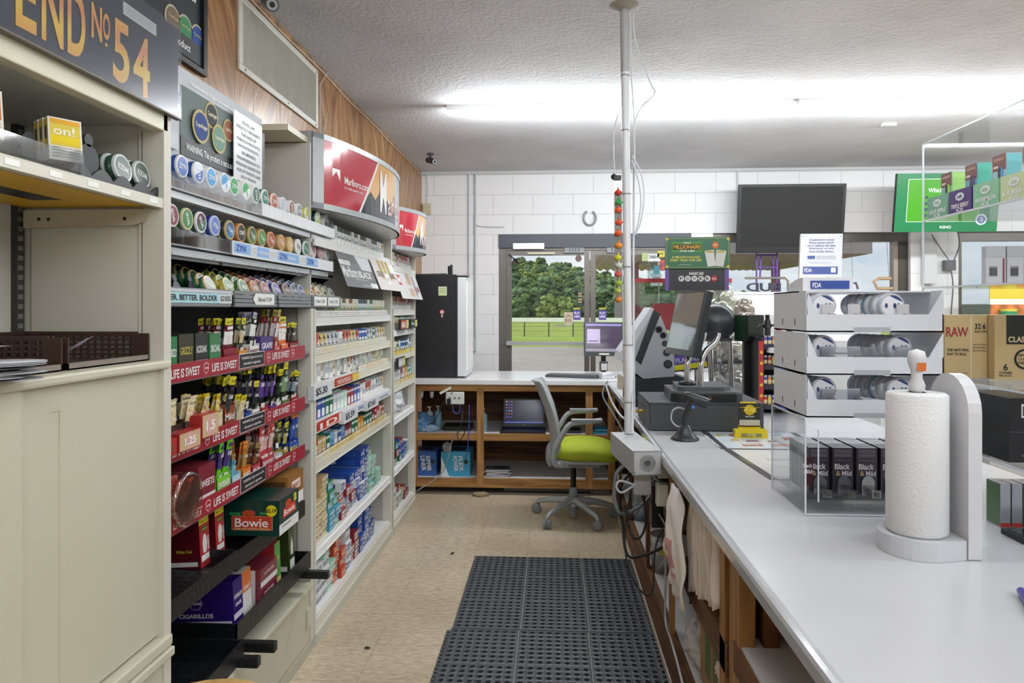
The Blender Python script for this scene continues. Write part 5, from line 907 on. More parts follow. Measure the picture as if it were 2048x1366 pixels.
# ---- cables, sockets and bits under the pole
def cables():
    bk = P('1B1C1E', .45); wc = P('BFC1C4', .4)
    C3 = [('black power cable looping low from the junction box, longest', bk, .006, [(1262, 945, 2.95), (1240, 980, 3.0), (1245, 1050, 3.0), (1255, 1110, 2.9), (1290, 1110, 2.85), (1325, 1095, 2.8)]), ('thin black cord drooping onto the rubber mat', bk, .004, [(1268, 945, 2.95), (1250, 1060, 2.9), (1258, 1140, 2.85), (1285, 1185, 2.75), (1305, 1180, 2.75), (1310, 1100, 2.8), (1325, 1062, 2.85), (1343, 1060, 2.85)]), ('black cord hanging in a round loop below the junction box', bk, .005, [(1275, 945, 3.0), (1285, 980, 3.1), (1292, 1040, 3.0), (1280, 1075, 2.95), (1262, 1068, 2.95), (1250, 1010, 3.0)]), ('white cable looping left of the grey socket box', wc, .005, [(1270, 970, 2.9), (1240, 962, 2.9), (1233, 975, 2.9), (1245, 985, 2.9), (1272, 968, 2.9)]), ('grey flexible cable rising to the junction box', P('7E8286', .4), .008, [(1250, 930, 3.0), (1232, 950, 3.0), (1230, 1000, 3.0), (1245, 1028, 3.0), (1290, 1005, 3.1), (1320, 960, 3.2)]), ('pale wire crossing under the counter behind the post', wc, .003, [(1310, 950, 3.2), (1300, 990, 3.2), (1325, 1040, 3.0), (1338, 1060, 2.95)]), ('thin white cord running down the post and along the bottom rail', wc, .004, [(1333, 1062, 2.83), (1331, 1140, 2.83), (1331, 1240, 2.83), (1342, 1280, 2.5), (1356, 1330, 2.3), (1368, 1380, 2.1)]),
      ('bundle cable arching over the counter edge beside the pole', P('B4B8BC', .4), .006, [(1212, 770, 4.6), (1222, 800, 4.3), (1240, 830, 3.8), (1262, 850, 3.5), (1275, 900, 3.4)]), ('grey cord curving from the monitor to the counter edge', P('6E7276', .4), .005, [(1215, 762, 5.4), (1205, 790, 5.3), (1228, 830, 4.6), (1250, 870, 4.0), (1262, 905, 3.6)]), ('black thin cord hanging below the back counter edge', bk, .003, [(1205, 775, 5.55), (1210, 800, 5.5), (1220, 818, 5.5), (1208, 826, 5.5)])]
    for lb, m_, r, pts in C3: MB().tube(smooth([atY(*p) for p in pts]), r, m_, 8).build('cable', label=lb, cat='cable')
    p = atY(1283, 960, 2.93); m = MB(); m.box(-.03, -.03, -.055, .03, .03, .05, P('A8AAAC', .4, .2)); m.box(-.034, -.033, -.05, .034, -.03, .045, P('B8BABC', .4, .2)); o = m.build('socket_box', label='grey metal socket box hanging under the junction box', cat='socket', loc=p)
    for (px, py, y, w, h, lb) in ((1327, 940, 2.90, .045, .07, 'white square plug adapter higher on the counter post'), (1325, 992, 2.86, .045, .085, 'white plug adapter lower on the counter post')):
        p = atY(px, py, y); m = MB(); m.box(-w/2, 0, -h/2, w/2, .045, h/2, P('D8D6CC', .35)); m.box(-w/2+.006, -.002, -h/2+.006, w/2-.006, 0, h/2-.006, P('C9C7BC', .35)); m.build('plug_adapter', label=lb, cat='plug', loc=p, bevel=.004)
    p = atY(1313, 957, 3.0); m = MB(); m.M = Matrix.Rotation(.75, 4, 'Y'); m.cyl((-.04, 0, 0), .011, .09, STEEL, 'x', 14); m.build('metal_tube', label='short shiny metal tube fixed under the counter edge', cat='tube', loc=p)
    p = atY(1313, 1000, 3.05); m = MB(); m.box(-.02, 0, -.12, .03, .08, .06, BLK2); m.box(.0, -.002, .03, .004, 0, .034, P('3A6AE0', .4, emit=2)); m.build('network_box', label='dark upright network box under the counter with a blue light', cat='electronics', loc=p, bevel=.004)
    # tub with blue lid and a plastic tub on the floor shelf
    t = thing('storage_tub', 'clear plastic tub with a blue lid under the counter', 'tub', (.55, 4.38, .2005)); m = MB(); m.lathe([(.001, .001), (.065, .0), (.08, .20), (.077, .20), (.062, .004)], clear('DDE4E8', .2, 'tub_plastic'), 24); m.build('body', t); m = MB(); m.lathe([(.083, .198), (.087, .205), (.087, .225), (.07, .232), (.001, .230)], P('3F8EBE', .35), 24); m.build('lid', t)
    m = MB(); m.lathe([(.001, 0), (.065, 0), (.075, .18), (.071, .18)], clear('E4E2DC', .3, 'tub_plastic2'), 24); m.lathe([(.035, -.0765), (.035, -.0755)], P('D8C82A', .4), 18, (0, 0, .12), 'y'); m.build('plastic_cup', label='cloudy plastic tub with a round yellow sticker on the bottom shelf', cat='tub', loc=(.555, 3.52, .2005))
    for i, (px, py, y) in enumerate(((1318, 922, 3.4), (1322, 948, 3.5))):
        p = atY(px, py, y); m = MB(); m.cyl((0,0,0), .006, .004, P('E0503A', .4, emit=3), 'y', 8); m.box(-.04, .004, -.04, .06, .06, .03, BLK2); m.build('power_supply', label='black power supply with red light, %s under the counter' % ['upper one', 'lower one'][i], cat='electronics', loc=p)
cables()
# ---- carrier bags on a hook, bags and cartons under the counter
rr_b = random.Random(8)
def bags():
    bagm = P('EDE7E4', .45); pink = P('CF9A96', .45, var=.1, scale=10); cr_ = P('D6CBC0', .45)
    def fin(m, i, y): 
        o = m.build('carrier_bag', label='white and pink carrier bag hanging under the counter edge, %s from the far end' % ORD[i], cat='bag', group='carrier bags hanging under the counter', loc=(.440, y, .872)); s_ = o.modifiers.new('thick', 'SOLIDIFY'); s_.thickness = .004
    # the farthest bag is turned with its printed face into the aisle
    m = MB(); R_, C2 = 22, 14; g = []
    for a in range(R_+1):
        row_ = []; s = a/R_; wd = .06+.085*min(1, (s*1.5)**.7)-.03*max(0, s-.85)*6*.5
        for b in range(C2+1):
            t_ = b/C2*2-1; x = -.005-.035*math.sin(PI*min(1, s*1.1))*(1-t_*t_)+noise.noise(V((t_*2.5, s*4, 1)))*.022; row_.append((x, t_*wd-.02*s, -.38*s+noise.noise(V((t_*2, 5, s*2)))*.012))
        g.append(row_)
    m.grid(g, lambda a, b: pink if (9 <= a <= 16 and 4 <= b <= 9 and noise.noise(V((a*.5, b*.5, 3))) > -.12) else bagm)
    fin(m, 0, 2.50)
    for i in range(1, 15):
        y = 2.43-.026*i; hgt = .33-.0065*i; m = MB(); rows = 14; cols = 8; g = []; top = rr_b.uniform(.0, .02)
        for a in range(rows+1):
            s = a/rows; row_ = []
            for b in range(cols+1):
                t_ = b/cols; nb = .35+.65*min(1, (s*2.2)**.8); x = .02+.16*t_*nb+noise.noise(V((s*2.0, i*1.3, 2)))*.012*(1-t_)
                row_.append((x, noise.noise(V((s*1.6, i*.9, t_*1.2)))*.022+(.012*math.sin(t_*9+i))*s, -hgt*s-(.012*math.sin(b*1.7+i) if a == rows else 0)+.0))
            g.append(row_)
        m.grid(g, lambda a, b: pink if (5 <= a <= 9 and 1 <= b <= 5 and i % 4 == 1) else (bagm if i % 2 == 0 else cr_))
        fin(m, i, y)
    MB().tube([(.50, 2.80, .875), (.50, 2.10, .875)], .006, STEEL, 8).build('bag_rail', label='metal rod holding the carrier bags under the counter', cat='rod')
    crumple('bin_bag', (.57, 2.86-.1, .36), .07, P('0E0E10', .25), 'black knotted bin bag under the counter behind the carrier bags', 'bag', 5, 1.5, .8, .6)
    m = MB(); cb = P('A8845C', .6, var=.06, scale=6); m.box(0, 0, 0, .36, .33, .30, cb); m.box(-.0006, .03, .05, 0, .13, .25, P('6E7A4E', .6)); m.box(-.0006, .17, .06, 0, .25, .24, P('5F7A4A', .6)); m.box(.05, -.0006, .18, .12, 0, .24, P('5A4630', .6)); m.text('CAN', (.055, -.0008, .195), (1,0,0), (0,0,1), .06, .03, P('8A6A48')); m.text('LINERS', (.14, -.0002, .16), (1,0,0), (0,0,1), .12, .025, P('5A4630')); m.box(.15, 0, .3, .2, .33, .3006, clear('E8E0D0', .3, 'tape')); m.build('cardboard_box', label='brown cardboard box with green print under the counter, plastic bags on top', cat='box', loc=(.52, 2.18, .2005))
    wb = P('D8D2CC', .4)
    crumple('plastic_bag', (.56, 2.62, .2005), .085, P('DCDCDA', .35), 'white crumpled carrier bag at the far end of the bottom shelf', 'bag', 11, .9, .8, 1.3); crumple('plastic_bag', (.62, 2.35, .5005), .06, P('D8CEC8', .35), 'pinkish crumpled bag on the cardboard box under the counter', 'bag', 12, .5, 1, 1.2)
    crumple('plastic_bag', (.535, 2.12, .36), .06, P('E2D2C6', .35), 'cream bag spilling over the side of the cardboard box', 'bag', 13, 1.1, .7, .9); crumple('plastic_bag', (.53, 2.06, .21), .05, P('D8D4D2', .35), 'white bag squeezed between the cardboard box and the post', 'bag', 14, 2.2, .5, .7)
    m = MB(); m.box(0, 0, 0, .3, .3, .003, cb); m.box(0, 0, 0, .003, .3, .12, cb); m.box(0, .297, 0, .3, .3, .12, cb); m.box(.0, 0, 0, .3, .003, .12, cb); m.box(.297, 0, 0, .3, .3, .12, cb); m.box(.05, .1, .1, .3, .297, .103, P('8E6A46', .6)); m.box(.02, .02, .01, .28, .28, .08, P('1A1614', .6)); m.build('cardboard_box', label='opened brown cardboard box on the white shelf nearest the viewer', cat='box', loc=(.56, 1.12, .6455))
bags()
# ---- till drawer, touch screen, scanner
def till():
    m = MB(); g = P('44474B', .42, var=.05, scale=40); t = thing('cash_drawer', 'dark grey metal cash drawer on the white counter', 'cash drawer')
    m.box(.462, 3.36, .9245, .99, 3.78, 1.05, g); m.box(.455, 3.355, 1.05, .995, 3.785, 1.056, g); m.build('housing', t)
    m = MB(); m.box(.452, 3.37, .93, .462, 3.77, 1.046, P('55585C', .4)); m.box(.4505, 3.42, 1.02, .452, 3.60, 1.024, BLACK); m.build('drawer_front', t)
    m = MB(); m.cyl((.436, 3.56, .985), .009, .016, P('B89A4A', .3, .8), 'x', 14); m.box(.415, 3.555, .978, .437, 3.562, .992, P('C0A860', .3, .8)); m.lathe([(.011, 0), (.011, .002)], P('C0A860', .3, .8), 14, (.41, 3.558, .985), 'x'); m.build('lock', t)
    for x in (.48, .95): MB().cyl((x, 3.39, .9203), .01, .004, BLACK, 'z', 10).build('foot', t)
    # touch screen terminal
    t = thing('touch_screen_terminal', 'touch screen till on twin chrome posts above the cash drawer', 'till'); gb = P('55595D', .35)
    m = MB(); m.prism([(.565, 3.40), (.60, 3.375), (.87, 3.375), (.905, 3.41), (.905, 3.70), (.58, 3.70)], 'z', 1.0565, 1.095, P('26282B', .35)); m.prism([(.57, 3.40), (.60, 3.38), (.87, 3.38), (.90, 3.41), (.90, 3.70), (.58, 3.70)], 'z', 1.095, 1.105, gb); m.prism([(.60, 3.43), (.63, 3.41), (.82, 3.41), (.86, 3.45), (.86, 3.68), (.62, 3.68)], 'z', 1.105, 1.125, gb); m.box(.70, 3.3745, 1.07, .80, 3.377, 1.085, BLACK); m.build('base', t)
    pa = [(.665, 3.52, 1.12), (.665, 3.52, 1.22), (.69, 3.54, 1.29), (.745, 3.56, 1.34), (.76, 3.57, 1.38)]
    for dx, dy in ((0, 0), (.055, -.06)): MB().tube(smooth([(p[0]+dx, p[1]+dy, p[2]) for p in pa]), .014, CHROME, 14).build('post', t)
    m = MB(); m.lathe([(.03, 1.12), (.045, 1.125), (.04, 1.14), (.02, 1.145)], BLACK, 20, (.665, 3.52, 0)); m.build('post_collar', t)
    # screen slab: faces the cashier (-X), leaning back
    scr = MB(); W2, H2, T = .185, .165, .04; scr.M = Matrix.Translation((.665, 3.58, 1.43)) @ Matrix.Rotation(math.radians(11), 4, 'Z') @ Matrix.Rotation(math.radians(12), 4, 'Y')
    scr.box(0, -W2, -H2, T, W2, H2, P('2A2C2F', .3)); scr.build('screen_housing', t, bevel=.006)
    s2 = MB(); s2.M = scr.M; s2.box(-.003, -W2, -H2, 0, W2, H2, P('3E4246', .2)); s2.box(-.004, -W2+.012, -H2+.03, -.003, W2-.012, H2-.012, P('A9B4B6', .04, .6)); s2.build('screen', t)
    s3 = MB(); s3.M = scr.M; s3.box(T, -.09, -.06, T+.03, .09, .08, BLACK); s3.build('mount', t)
    # scanner
    t = thing('barcode_scanner', 'black handheld barcode scanner standing in its cradle on the counter', 'scanner', (.585, 3.15, .9205)); k = P('2B2D30', .35)
    m = MB(); m.lathe([(.062, 0), (.062, .006), (.05, .014), (.03, .04), (.022, .062), (.014, .065)], k, 24, (0,0,0), 'z', 1, 1); m.build('cradle', t)
    m = MB(); m.tube([(-.005, 0, .05), (.0, 0, .09), (.018, 0, .14), (.032, -.002, .17)], .016, k, 14, [.013, .016, .017, .019]); m.build('handle', t)
    m = MB(); m.M = Matrix.Translation((.03, 0, .185)) @ Matrix.Rotation(math.radians(22), 4, 'Y'); m.tube([(-.038, 0, 0), (-.03, 0, .0), (.02, 0, 0), (.062, 0, 0), (.072, 0, 0)], .02, k, 16, [.008, .018, .023, .027, .026]); m.build('head', t, bevel=0)
    m = MB(); m.M = Matrix.Translation((.03, 0, .185)) @ Matrix.Rotation(math.radians(22), 4, 'Y'); m.lathe([(.022, .0725), (.001, .0728)], P('7A4A2A', .1), 16, (0,0,0), 'x'); m.build('window', t)
    m = MB(); m.ball((.032, -.012, .145), .009, P('4A7AD0', .3), 12, 8); m.build('trigger', t)
    MB().tube(smooth([(-.006, 0, .06), (-.03, .01, .055), (-.055, .02, .08), (-.05, .03, .12), (-.02, .04, .135), (.02, .06, .12)]), .004, P('A8ACB0', .4), 8).build('cord', t)
    # sauce cup on drawer
    m = MB(); m.lathe([(.001, .0), (.022, 0), (.032, .028), (.034, .03), (.031, .03), (.021, .003), (.001, .003)], clear('E8E4DA', .25, 'cup_plastic'), 20); m.lathe([(.001, .004), (.023, .004), (.028, .018), (.001, .02)], P('D8B888', .6), 20); m.build('sauce_cup', label='small clear plastic cup with yellowish contents on the cash drawer', cat='cup', loc=(.745, 3.366+.0, 1.0565), bevel=0).location.y = 3.40
till()
def counter_goods():
    yl = P('E0C81E', .35)
    t = thing('match_display', 'black and yellow card display in a yellow stand on the counter', 'display stand', (.885, 3.22, .92)); m = MB(); m.box(-.065, -.03, 0, .065, .03, .035, yl); m.prism([(-.075, 0), (.075, 0), (.07, .035), (.06, .045), (-.06, .045), (-.07, .035)], 'y', -.035, -.03, yl); m.box(-.05, -.004, .035, .05, .0, .06, yl); m.build('stand', t, bevel=.004)
    m = MB(); m.box(-.048, -.007, .05, .048, -.001, .155, P('2C2C2A', .4)); m.fr(-.045, .055, .045, .08, P('D8D4C0'), -.007); m.lathe([(.024, -.0078), (.024, -.0072)], P('C8A81E', .3), 20, (0, 0, .125), 'y', 1, 1)
    m.ft('Zig', -.03, .115, .03, .138, P('E8D85A'), -.0072, .001); m.fr(-.045, .135, .045, .137, P('C8A81E'), -.0075); m.ft('SMOKES', -.02, .092, .02, .098, P('D8D4C0'), -.007, .0008); m.fr(-.042, .156, .03, .160, yl, -.004); m.box(-.042, -.006, .155, .03, -.001, .161, yl)
    for k in range(3): m.ft('WARNING this product contains nicotine', -.042, .074-k*.007, .042, .078-k*.007, P('5A5A50'), -.0074, .0008)
    m.build('card', t)
    m = MB(); m.fr(-.045, .008, .045, .024, P('8E8A5A'), -.036); m.ft('Zig', -.02, .009, .02, .026, P('F0E05A'), -.036, .001); m.build('front_label', t)
    # counter mats
    for (pts, lb, wh, st) in (([(.695, 2.945), (1.13, 2.945), (1.13, 3.35), (.700, 3.35)], 'white and black printed counter mat under the yellow display', 'CBD4DA', 0), ([(.735, 2.42), (1.10, 2.42), (1.10, 2.93), (.702, 2.93)], 'pale printed counter mat with dark border nearer the acrylic case', 'D3D1CC', 1)):
        m = MB(); z = CT_Z+.0003; (xa, ya), (xb, yb), (xc, yc), (xd, yd) = pts; z1 = z+.0017+st*.0
        m.prism(pts, 'z', z, z1, P('3A3C40', .3)); s = .028; m.prism([(xa+s, ya+.006), (xb-s, yb+.006), (xc-s, yc-.006), (xd+s, yd-.006)], 'z', z1, z1+.0004, P(wh, .3)); zt = z1+.0006
        if not st:
            for (a, b, w, h, c) in ((.74, 3.22, .03, .05, 'D0B02A'), (.80, 3.24, .03, .04, 'B8402E'), (.85, 3.2, .05, .03, '6A7AA0'), (.78, 3.12, .04, .04, 'C8A03A'), (.84, 3.1, .06, .04, '7A4A8A'), (.93, 3.1, .05, .03, 'A84A3A'), (.80, 3.0, .09, .06, 'A04A48'), (.92, 3.0, .08, .06, 'C8907E'), (1.02, 3.15, .05, .07, 'A8523A')): m.prism([(a, b), (a+w, b+.008), (a+w-.005, b+h), (a+.008, b+h-.006)], 'z', zt, zt+.0003, P(c, .3))
            m.text('MONSTER', (xa+.006, ya+.02, zt), (0,1,0), (-1,0,0), .3, .012, TXTW); m.text('ROYAL', (.81, 3.02, zt+.0004), (1,0,0), (0,1,0), .07, .03, TXTW)
        else: m.text('HORIZON', (.82, 2.72, zt), (1,0,0), (0,1,0), .16, .035, P('A8A49C')); m.text('cigarettes', (.80, 2.6, zt), (1,0,0), (0,1,0), .2, .03, P('B0ACA4')); m.text('GRIZZLY', (xa+.008, ya+.22, zt), (-.07,1,0), (-1,-.07,0), .14, .016, P('8A8050'))
        m.build('counter_mat', label=lb, cat='counter mat')
    # acrylic case
    t = thing('acrylic_case', 'clear acrylic counter case holding black cigar boxes below the white trays', 'display case'); x0, x1, y0, y1, z0, z1 = .705, 1.085, 2.01, 2.31, CT_Z+.001, 1.19
    m = MB(); m.box(x0, y0, z0, x1, y1, z0+.005, ACR); m.box(x0, y0, z0+.005, x0+.005, y1, z1, ACR); m.box(x1-.005, y0, z0+.005, x1, y1, z1, ACR); m.box(x0+.005, y1-.005, z0+.005, x1-.005, y1, z1-.01, ACR); m.build('walls', t)
    m = MB()
    for (a, b) in (((x0+.0025, y0, z0+.003), (x0+.0025, y0, z1)), ((x0+.0025, y1, z0+.003), (x0+.0025, y1, z1)), ((x0+.0025, y0, z1), (x0+.0025, y1, z1)), ((x0, y0, z0+.003), (x1, y0, z0+.003)), ((x0+.002, y0, z0), (x0+.002, y1, z0))): m.bar(a, b, .004, .004, ACRE)
    m.build('polished_edge', t)
    m = MB(); m.box(x0+.006, y0+.03, z0+.035, x1-.006, y1-.01, z0+.04, ACR); m.box(x0+.04, y0+.01, z0+.035, x0+.044, y0+.012, z1-.03, ACRE); m.build('shelf', t)
    m = MB(); dk = P('33303A', .3); w, d, h = .058, .03, .135; m.box(-w/2, 0, 0, w/2, d, h, dk); m.ft('Black', -w*.4, h*.54, w*.34, h*.66, P('E4E2E6'), 0, .001); m.ft('Mild', -w*.05, h*.40, w*.42, h*.51, P('E4E2E6'), 0, .001); m.ft('&', -w*.34, h*.40, -w*.12, h*.51, P('B8A070'), 0, .001); m.fr(-w*.42, h*.80, w*.42, h*.97, P('55525C'), 0, .0005)
    for k in range(4): m.ft('sweet pipe tobacco cigars', -w*.38, h*.93-k*.014, w*.38, h*.955-k*.014, P('8E8A94'), 0, .0009)
    m.box(-w/2, 0, h, w/2, d, h+.0006, P('C9C9CE', .3)); m.fr(-w/2, 0, w/2, h*.06, P('56485A'), 0, .0006)
    K = Kind(m.build('cigar_box', cat='box', bevel=0)); pm = P('B8BCC0', .2)
    mp = MB(); mp.prism([(-.018, 0), (.018, 0), (.018, .04), (.012, .052), (0, .056), (-.012, .052), (-.018, .04)], 'y', 0, .003, clear('D4D8DC', .3, 'pusher_plastic')); mp.box(-.003, -.03, 0, .022, -.0, .022, clear('D4D8DC', .3, 'pusher_plastic')); mp.box(.004, -.034, .004, .016, -.03, .018, P('5A5650', .4)); KP = Kind(mp.build('pusher_paddle', cat='pusher'))
    for i, x in enumerate((.772, .840, .908, .976, 1.044)):
        for j in range(5): K.put((x, 2.085+.034*j, z0+.0405), 0, 'black cigar box, %s row from the left, %s from the front' % (ORD[i], ORD[j]), 'black cigar boxes in the acrylic case')
        if i < 4: KP.put((x, 2.075, z0+.041), 0, 'clear pusher in front of the %s row of black cigar boxes' % ORD[i], 'clear pushers in the acrylic case')
    m = MB(); m.box(.708+.006, 2.05, z0+.075, .7145+.028, 2.053, z0+.155, P('3E1A20', .3)); m.text('Black', (.715, 2.0495, z0+.125), (1,0,0), (0,0,1), .025, .012, TXTW); m.text('Mild', (.717, 2.0495, z0+.108), (1,0,0), (0,0,1), .023, .012, TXTW); m.build('small_card', label='small maroon cigar card at the left corner of the acrylic case', cat='card')
    m = MB(); m.box(.75, 2.26, z0+.20, .80, 2.29, z0+.235, P('3E5A2E', .4)); m.box(.81, 2.26, z0+.20, .86, 2.29, z0+.235, P('A8302E', .4)); 
    # white tray tower
    t = thing('tin_tray_tower', 'white three-tier plastic tray tower with silver tins on top of the acrylic case', 'display tower'); wp = P('D5D8DE', .3); x0, x1, y0, y1 = .712, 1.085, 2.015, 2.305
    for k in range(3):
        z = 1.195+.12*k; m = MB(); m.box(x0, y0+.0, z, x1, y1, z+.004, wp); side = [(y0, z), (y1, z), (y1, z+.117), (y0+.10, z+.117), (y0, z+.055)]
        m.prism([(y0, z), (y1, z), (y1, z+.117), (y0+.005, z+.117), (y0+.005, z+.05)], 'x', x0, x0+.003, wp); m.box(x0, y0-.0, z, x1, y0+.004, z+.05, wp); m.box(x1-.003, y0, z, x1, y1, z+.117, wp)
        m.add([(x0+.003, y0, z+.05), (x0+.03, y0, z+.05), (x0+.003, y0, z+.115)], [(0,1,2)], wp); m.add([(x1-.003, y0, z+.05), (x1-.04, y0, z+.05), (x1-.003, y0, z+.115)], [(0,2,1)], wp)
        for yy in (.09, .2): m.box(x0-.0006, y0+yy, z+.018, x0, y0+yy+.008, z+.036, P('6A6E78'))
        m.box(x0+.13, y0-.0006, z-.0, x0+.23, y0, z+.014, P('A9ADB4')) ; m.build('tray', t)
        m = MB(); 
        if k < 2: m.box(x0+.03, y0+.006, z+.045, x1-.04, y0+.008, z+.078, clear('E8ECF0', .12, 'front_plastic')); m.build('clear_front', t)
    mm = MB(); mm.box(x0, y0+.06, 1.548, x1, y1, 1.552, wp); mm.build('top_panel', t)
    KT = Kind(tin('C9CCD2', 'E4E5EA', '. ..', '3A4A7A', 'B9BCC4', 0, '2E4278', .016, .036, (.35, 1.5)).build('silver_tin', cat='tin')); K2 = Kind(tin('6FA8C0', 'E4E5EA', '. ..', '3A4A7A', 'C4CCD4', 0, '2E4278', .016, .036, (.35, 1.5)).build('silver_tin', cat='tin'))
    mp = MB(); mp.box(-.017, 0, 0, .017, .002, .040, P('C4C4C8', .3)); mp.box(-.0, -.018, 0, .016, 0, .014, P('A8A49A', .3)); KP2 = Kind(mp.build('tin_pusher', cat='pusher'))
    nm = ['bottom', 'middle', 'top']
    for k in range(3):
        z = 1.1995+.12*k+.034
        for c, (x, n) in enumerate(((.775, 3), (.985, 6))):
            if k == 2 and c: x -= .02
            for j in range(n): (K2 if (j == 2 and c == 1 and k != 1) else KT).put((x-.011*j, 2.055+.024*j, z), 0, 'silver tin in the %s white tray, %s group, %s from the front' % (nm[k], ['left', 'right'][c], ORD[j]), 'silver tins in the white tower')
        for c, x in enumerate((.782, .855, .99)): KP2.put((x, 2.045, z), 0, 'small grey tin pusher in the %s white tray, %s from the left' % (nm[k], ORD[c]), 'tin pushers in the white tower')
    # age check device
    t = thing('age_calculator', 'white age check device with blue panels on top of the tray tower', 'age check device', (.80, 2.15, 1.5525)); m = MB(); m.prism([(-.06, 0), (.07, 0), (.07, .02), (.0, .035), (-.06, .04)], 'x', -.072, .072, P('DDE0E4', .3)); m.build('base', t)
    m = MB(); m.M = Matrix.Translation((0, .0, .03)) @ Matrix.Rotation(-.0, 4, 'X') @ Matrix(((1, 0, .08, 0), (0, 1, .12, 0), (0, 0, 1, 0), (0, 0, 0, 1))); m.box(-.062, 0, 0, .062, .01, .145, P('E0E2E8', .3)); bl = P('2E4A9A', .3); m.fr(-.052, .022, .05, .045, bl)
    for k, s in enumerate(('Customers must', 'have been born', 'on or before the date', 'displayed on the', 'front of this device.')): m.ft(s, -.036 if k != 2 else -.042, .124-k*.009, .036 if k != 2 else .042, .130-k*.009, bl, 0, .0008)
    m.fr(-.04, .068, -.018, .078, bl)
    for k in range(3): m.ft('under 27 must show photo id', -.014, .075-k*.004, .042, .078-k*.004, P('7A88B0'), 0, .0008)
    for k in range(2): m.ft('federal law prohibits sales', -.035, .058-k*.004, .03, .060-k*.004, P('7A88B0'), 0, .0008)
    m.ft('FDA', -.048, .028, -.026, .04, TXTW, 0, .001); m.fr(.03, .027, .044, .042, TXTW, 0, .0008)
    for x in (-.056, .056):
        for z in (.01, .137): m.lathe([(.0015, -.001), (.0015, -.0004)], P('6A6E74'), 8, (x, 0, z), 'y')
    m.build('panel', t)
    m = MB(); m.M = Matrix.Translation((.0, -.061, .0)); m.box(-.05, -.001, .006, .06, 0, .03, P('2E4A9A')); m.ft('FDA', -.045, .010, -.02, .024, TXTW, -.001, .001); m.build('date_strip', t)
    # paper towel holder
    t = thing('paper_towel_holder', 'white wooden paper towel holder with rounded upright board, right foreground', 'towel holder'); wt = P('D3D3D5', .35); zc = CT_Z+.0005
    m = MB(); pts = [(.785+.085*(1-math.cos(a)), 1.72-.085*math.sin(a)) for a in [PI/2*k/6 for k in range(7)]]; 
    poly = [(.954, 1.672)]+[(.875+.088*math.cos(a), 1.738+.088*math.sin(a)) for a in [math.radians(270-180*k/16) for k in range(17)]]+[(.954, 1.83)]; m.prism(poly[::-1], 'z', zc, zc+.045, P('C9CBCF', .4)); m.build('base', t, bevel=.004)
    m = MB(); arch = [(1.84, zc), (1.84, 1.26)]+[(1.755+.085*math.cos(a), 1.26+.085*math.sin(a)) for a in [PI*k/12 for k in range(1, 12)]]+[(1.67, 1.26), (1.67, zc)]; m.prism(arch, 'x', .955, .985, wt); m.build('upright_board', t, bevel=.004)
    m = MB(); m.lathe([(.012, zc+.045), (.012, 1.30), (.017, 1.305), (.019, 1.318), (.012, 1.335), (.013, 1.35), (.02, 1.372), (.021, 1.383), (.017, 1.398), (.001, 1.404)], wt, 20, (.872, 1.735, 0)); m.quad((.864, 1.7165, 1.352), (.884, 1.7165, 1.352), (.884, 1.7145, 1.372), (.864, 1.7145, 1.372), P('D8702A')); m.build('spindle', t)
    m = MB(); m.lathe([(.02, 1.3005), (.062, 1.30), (.067, 1.295), (.067, zc+.052), (.062, zc+.046), (.02, zc+.0455), (.02, 1.3005)], P('DDDDDD', .9, bump=.25, bscale=160), 40, (.872, 1.735, 0)); m.build('paper_towel_roll', label='white paper towel roll standing on the wooden holder', cat='paper towel')
    # pen and bag at the right corner
    m = MB(); m.tube([tuple(atZ(2042, 1182, .93)), tuple(atZ(2075, 1235, .93))], .008, P('4A3A9A', .3), 10); m.build('pen', label='purple pen at the right corner of the counter', cat='pen')
    crumple('plastic_bag', (1.055, 1.42, .9205), .05, P('C9CDD4', .2), 'clear crumpled wrapper at the right edge of the counter', 'bag', 21, .5, 1.2, 1)
counter_goods()
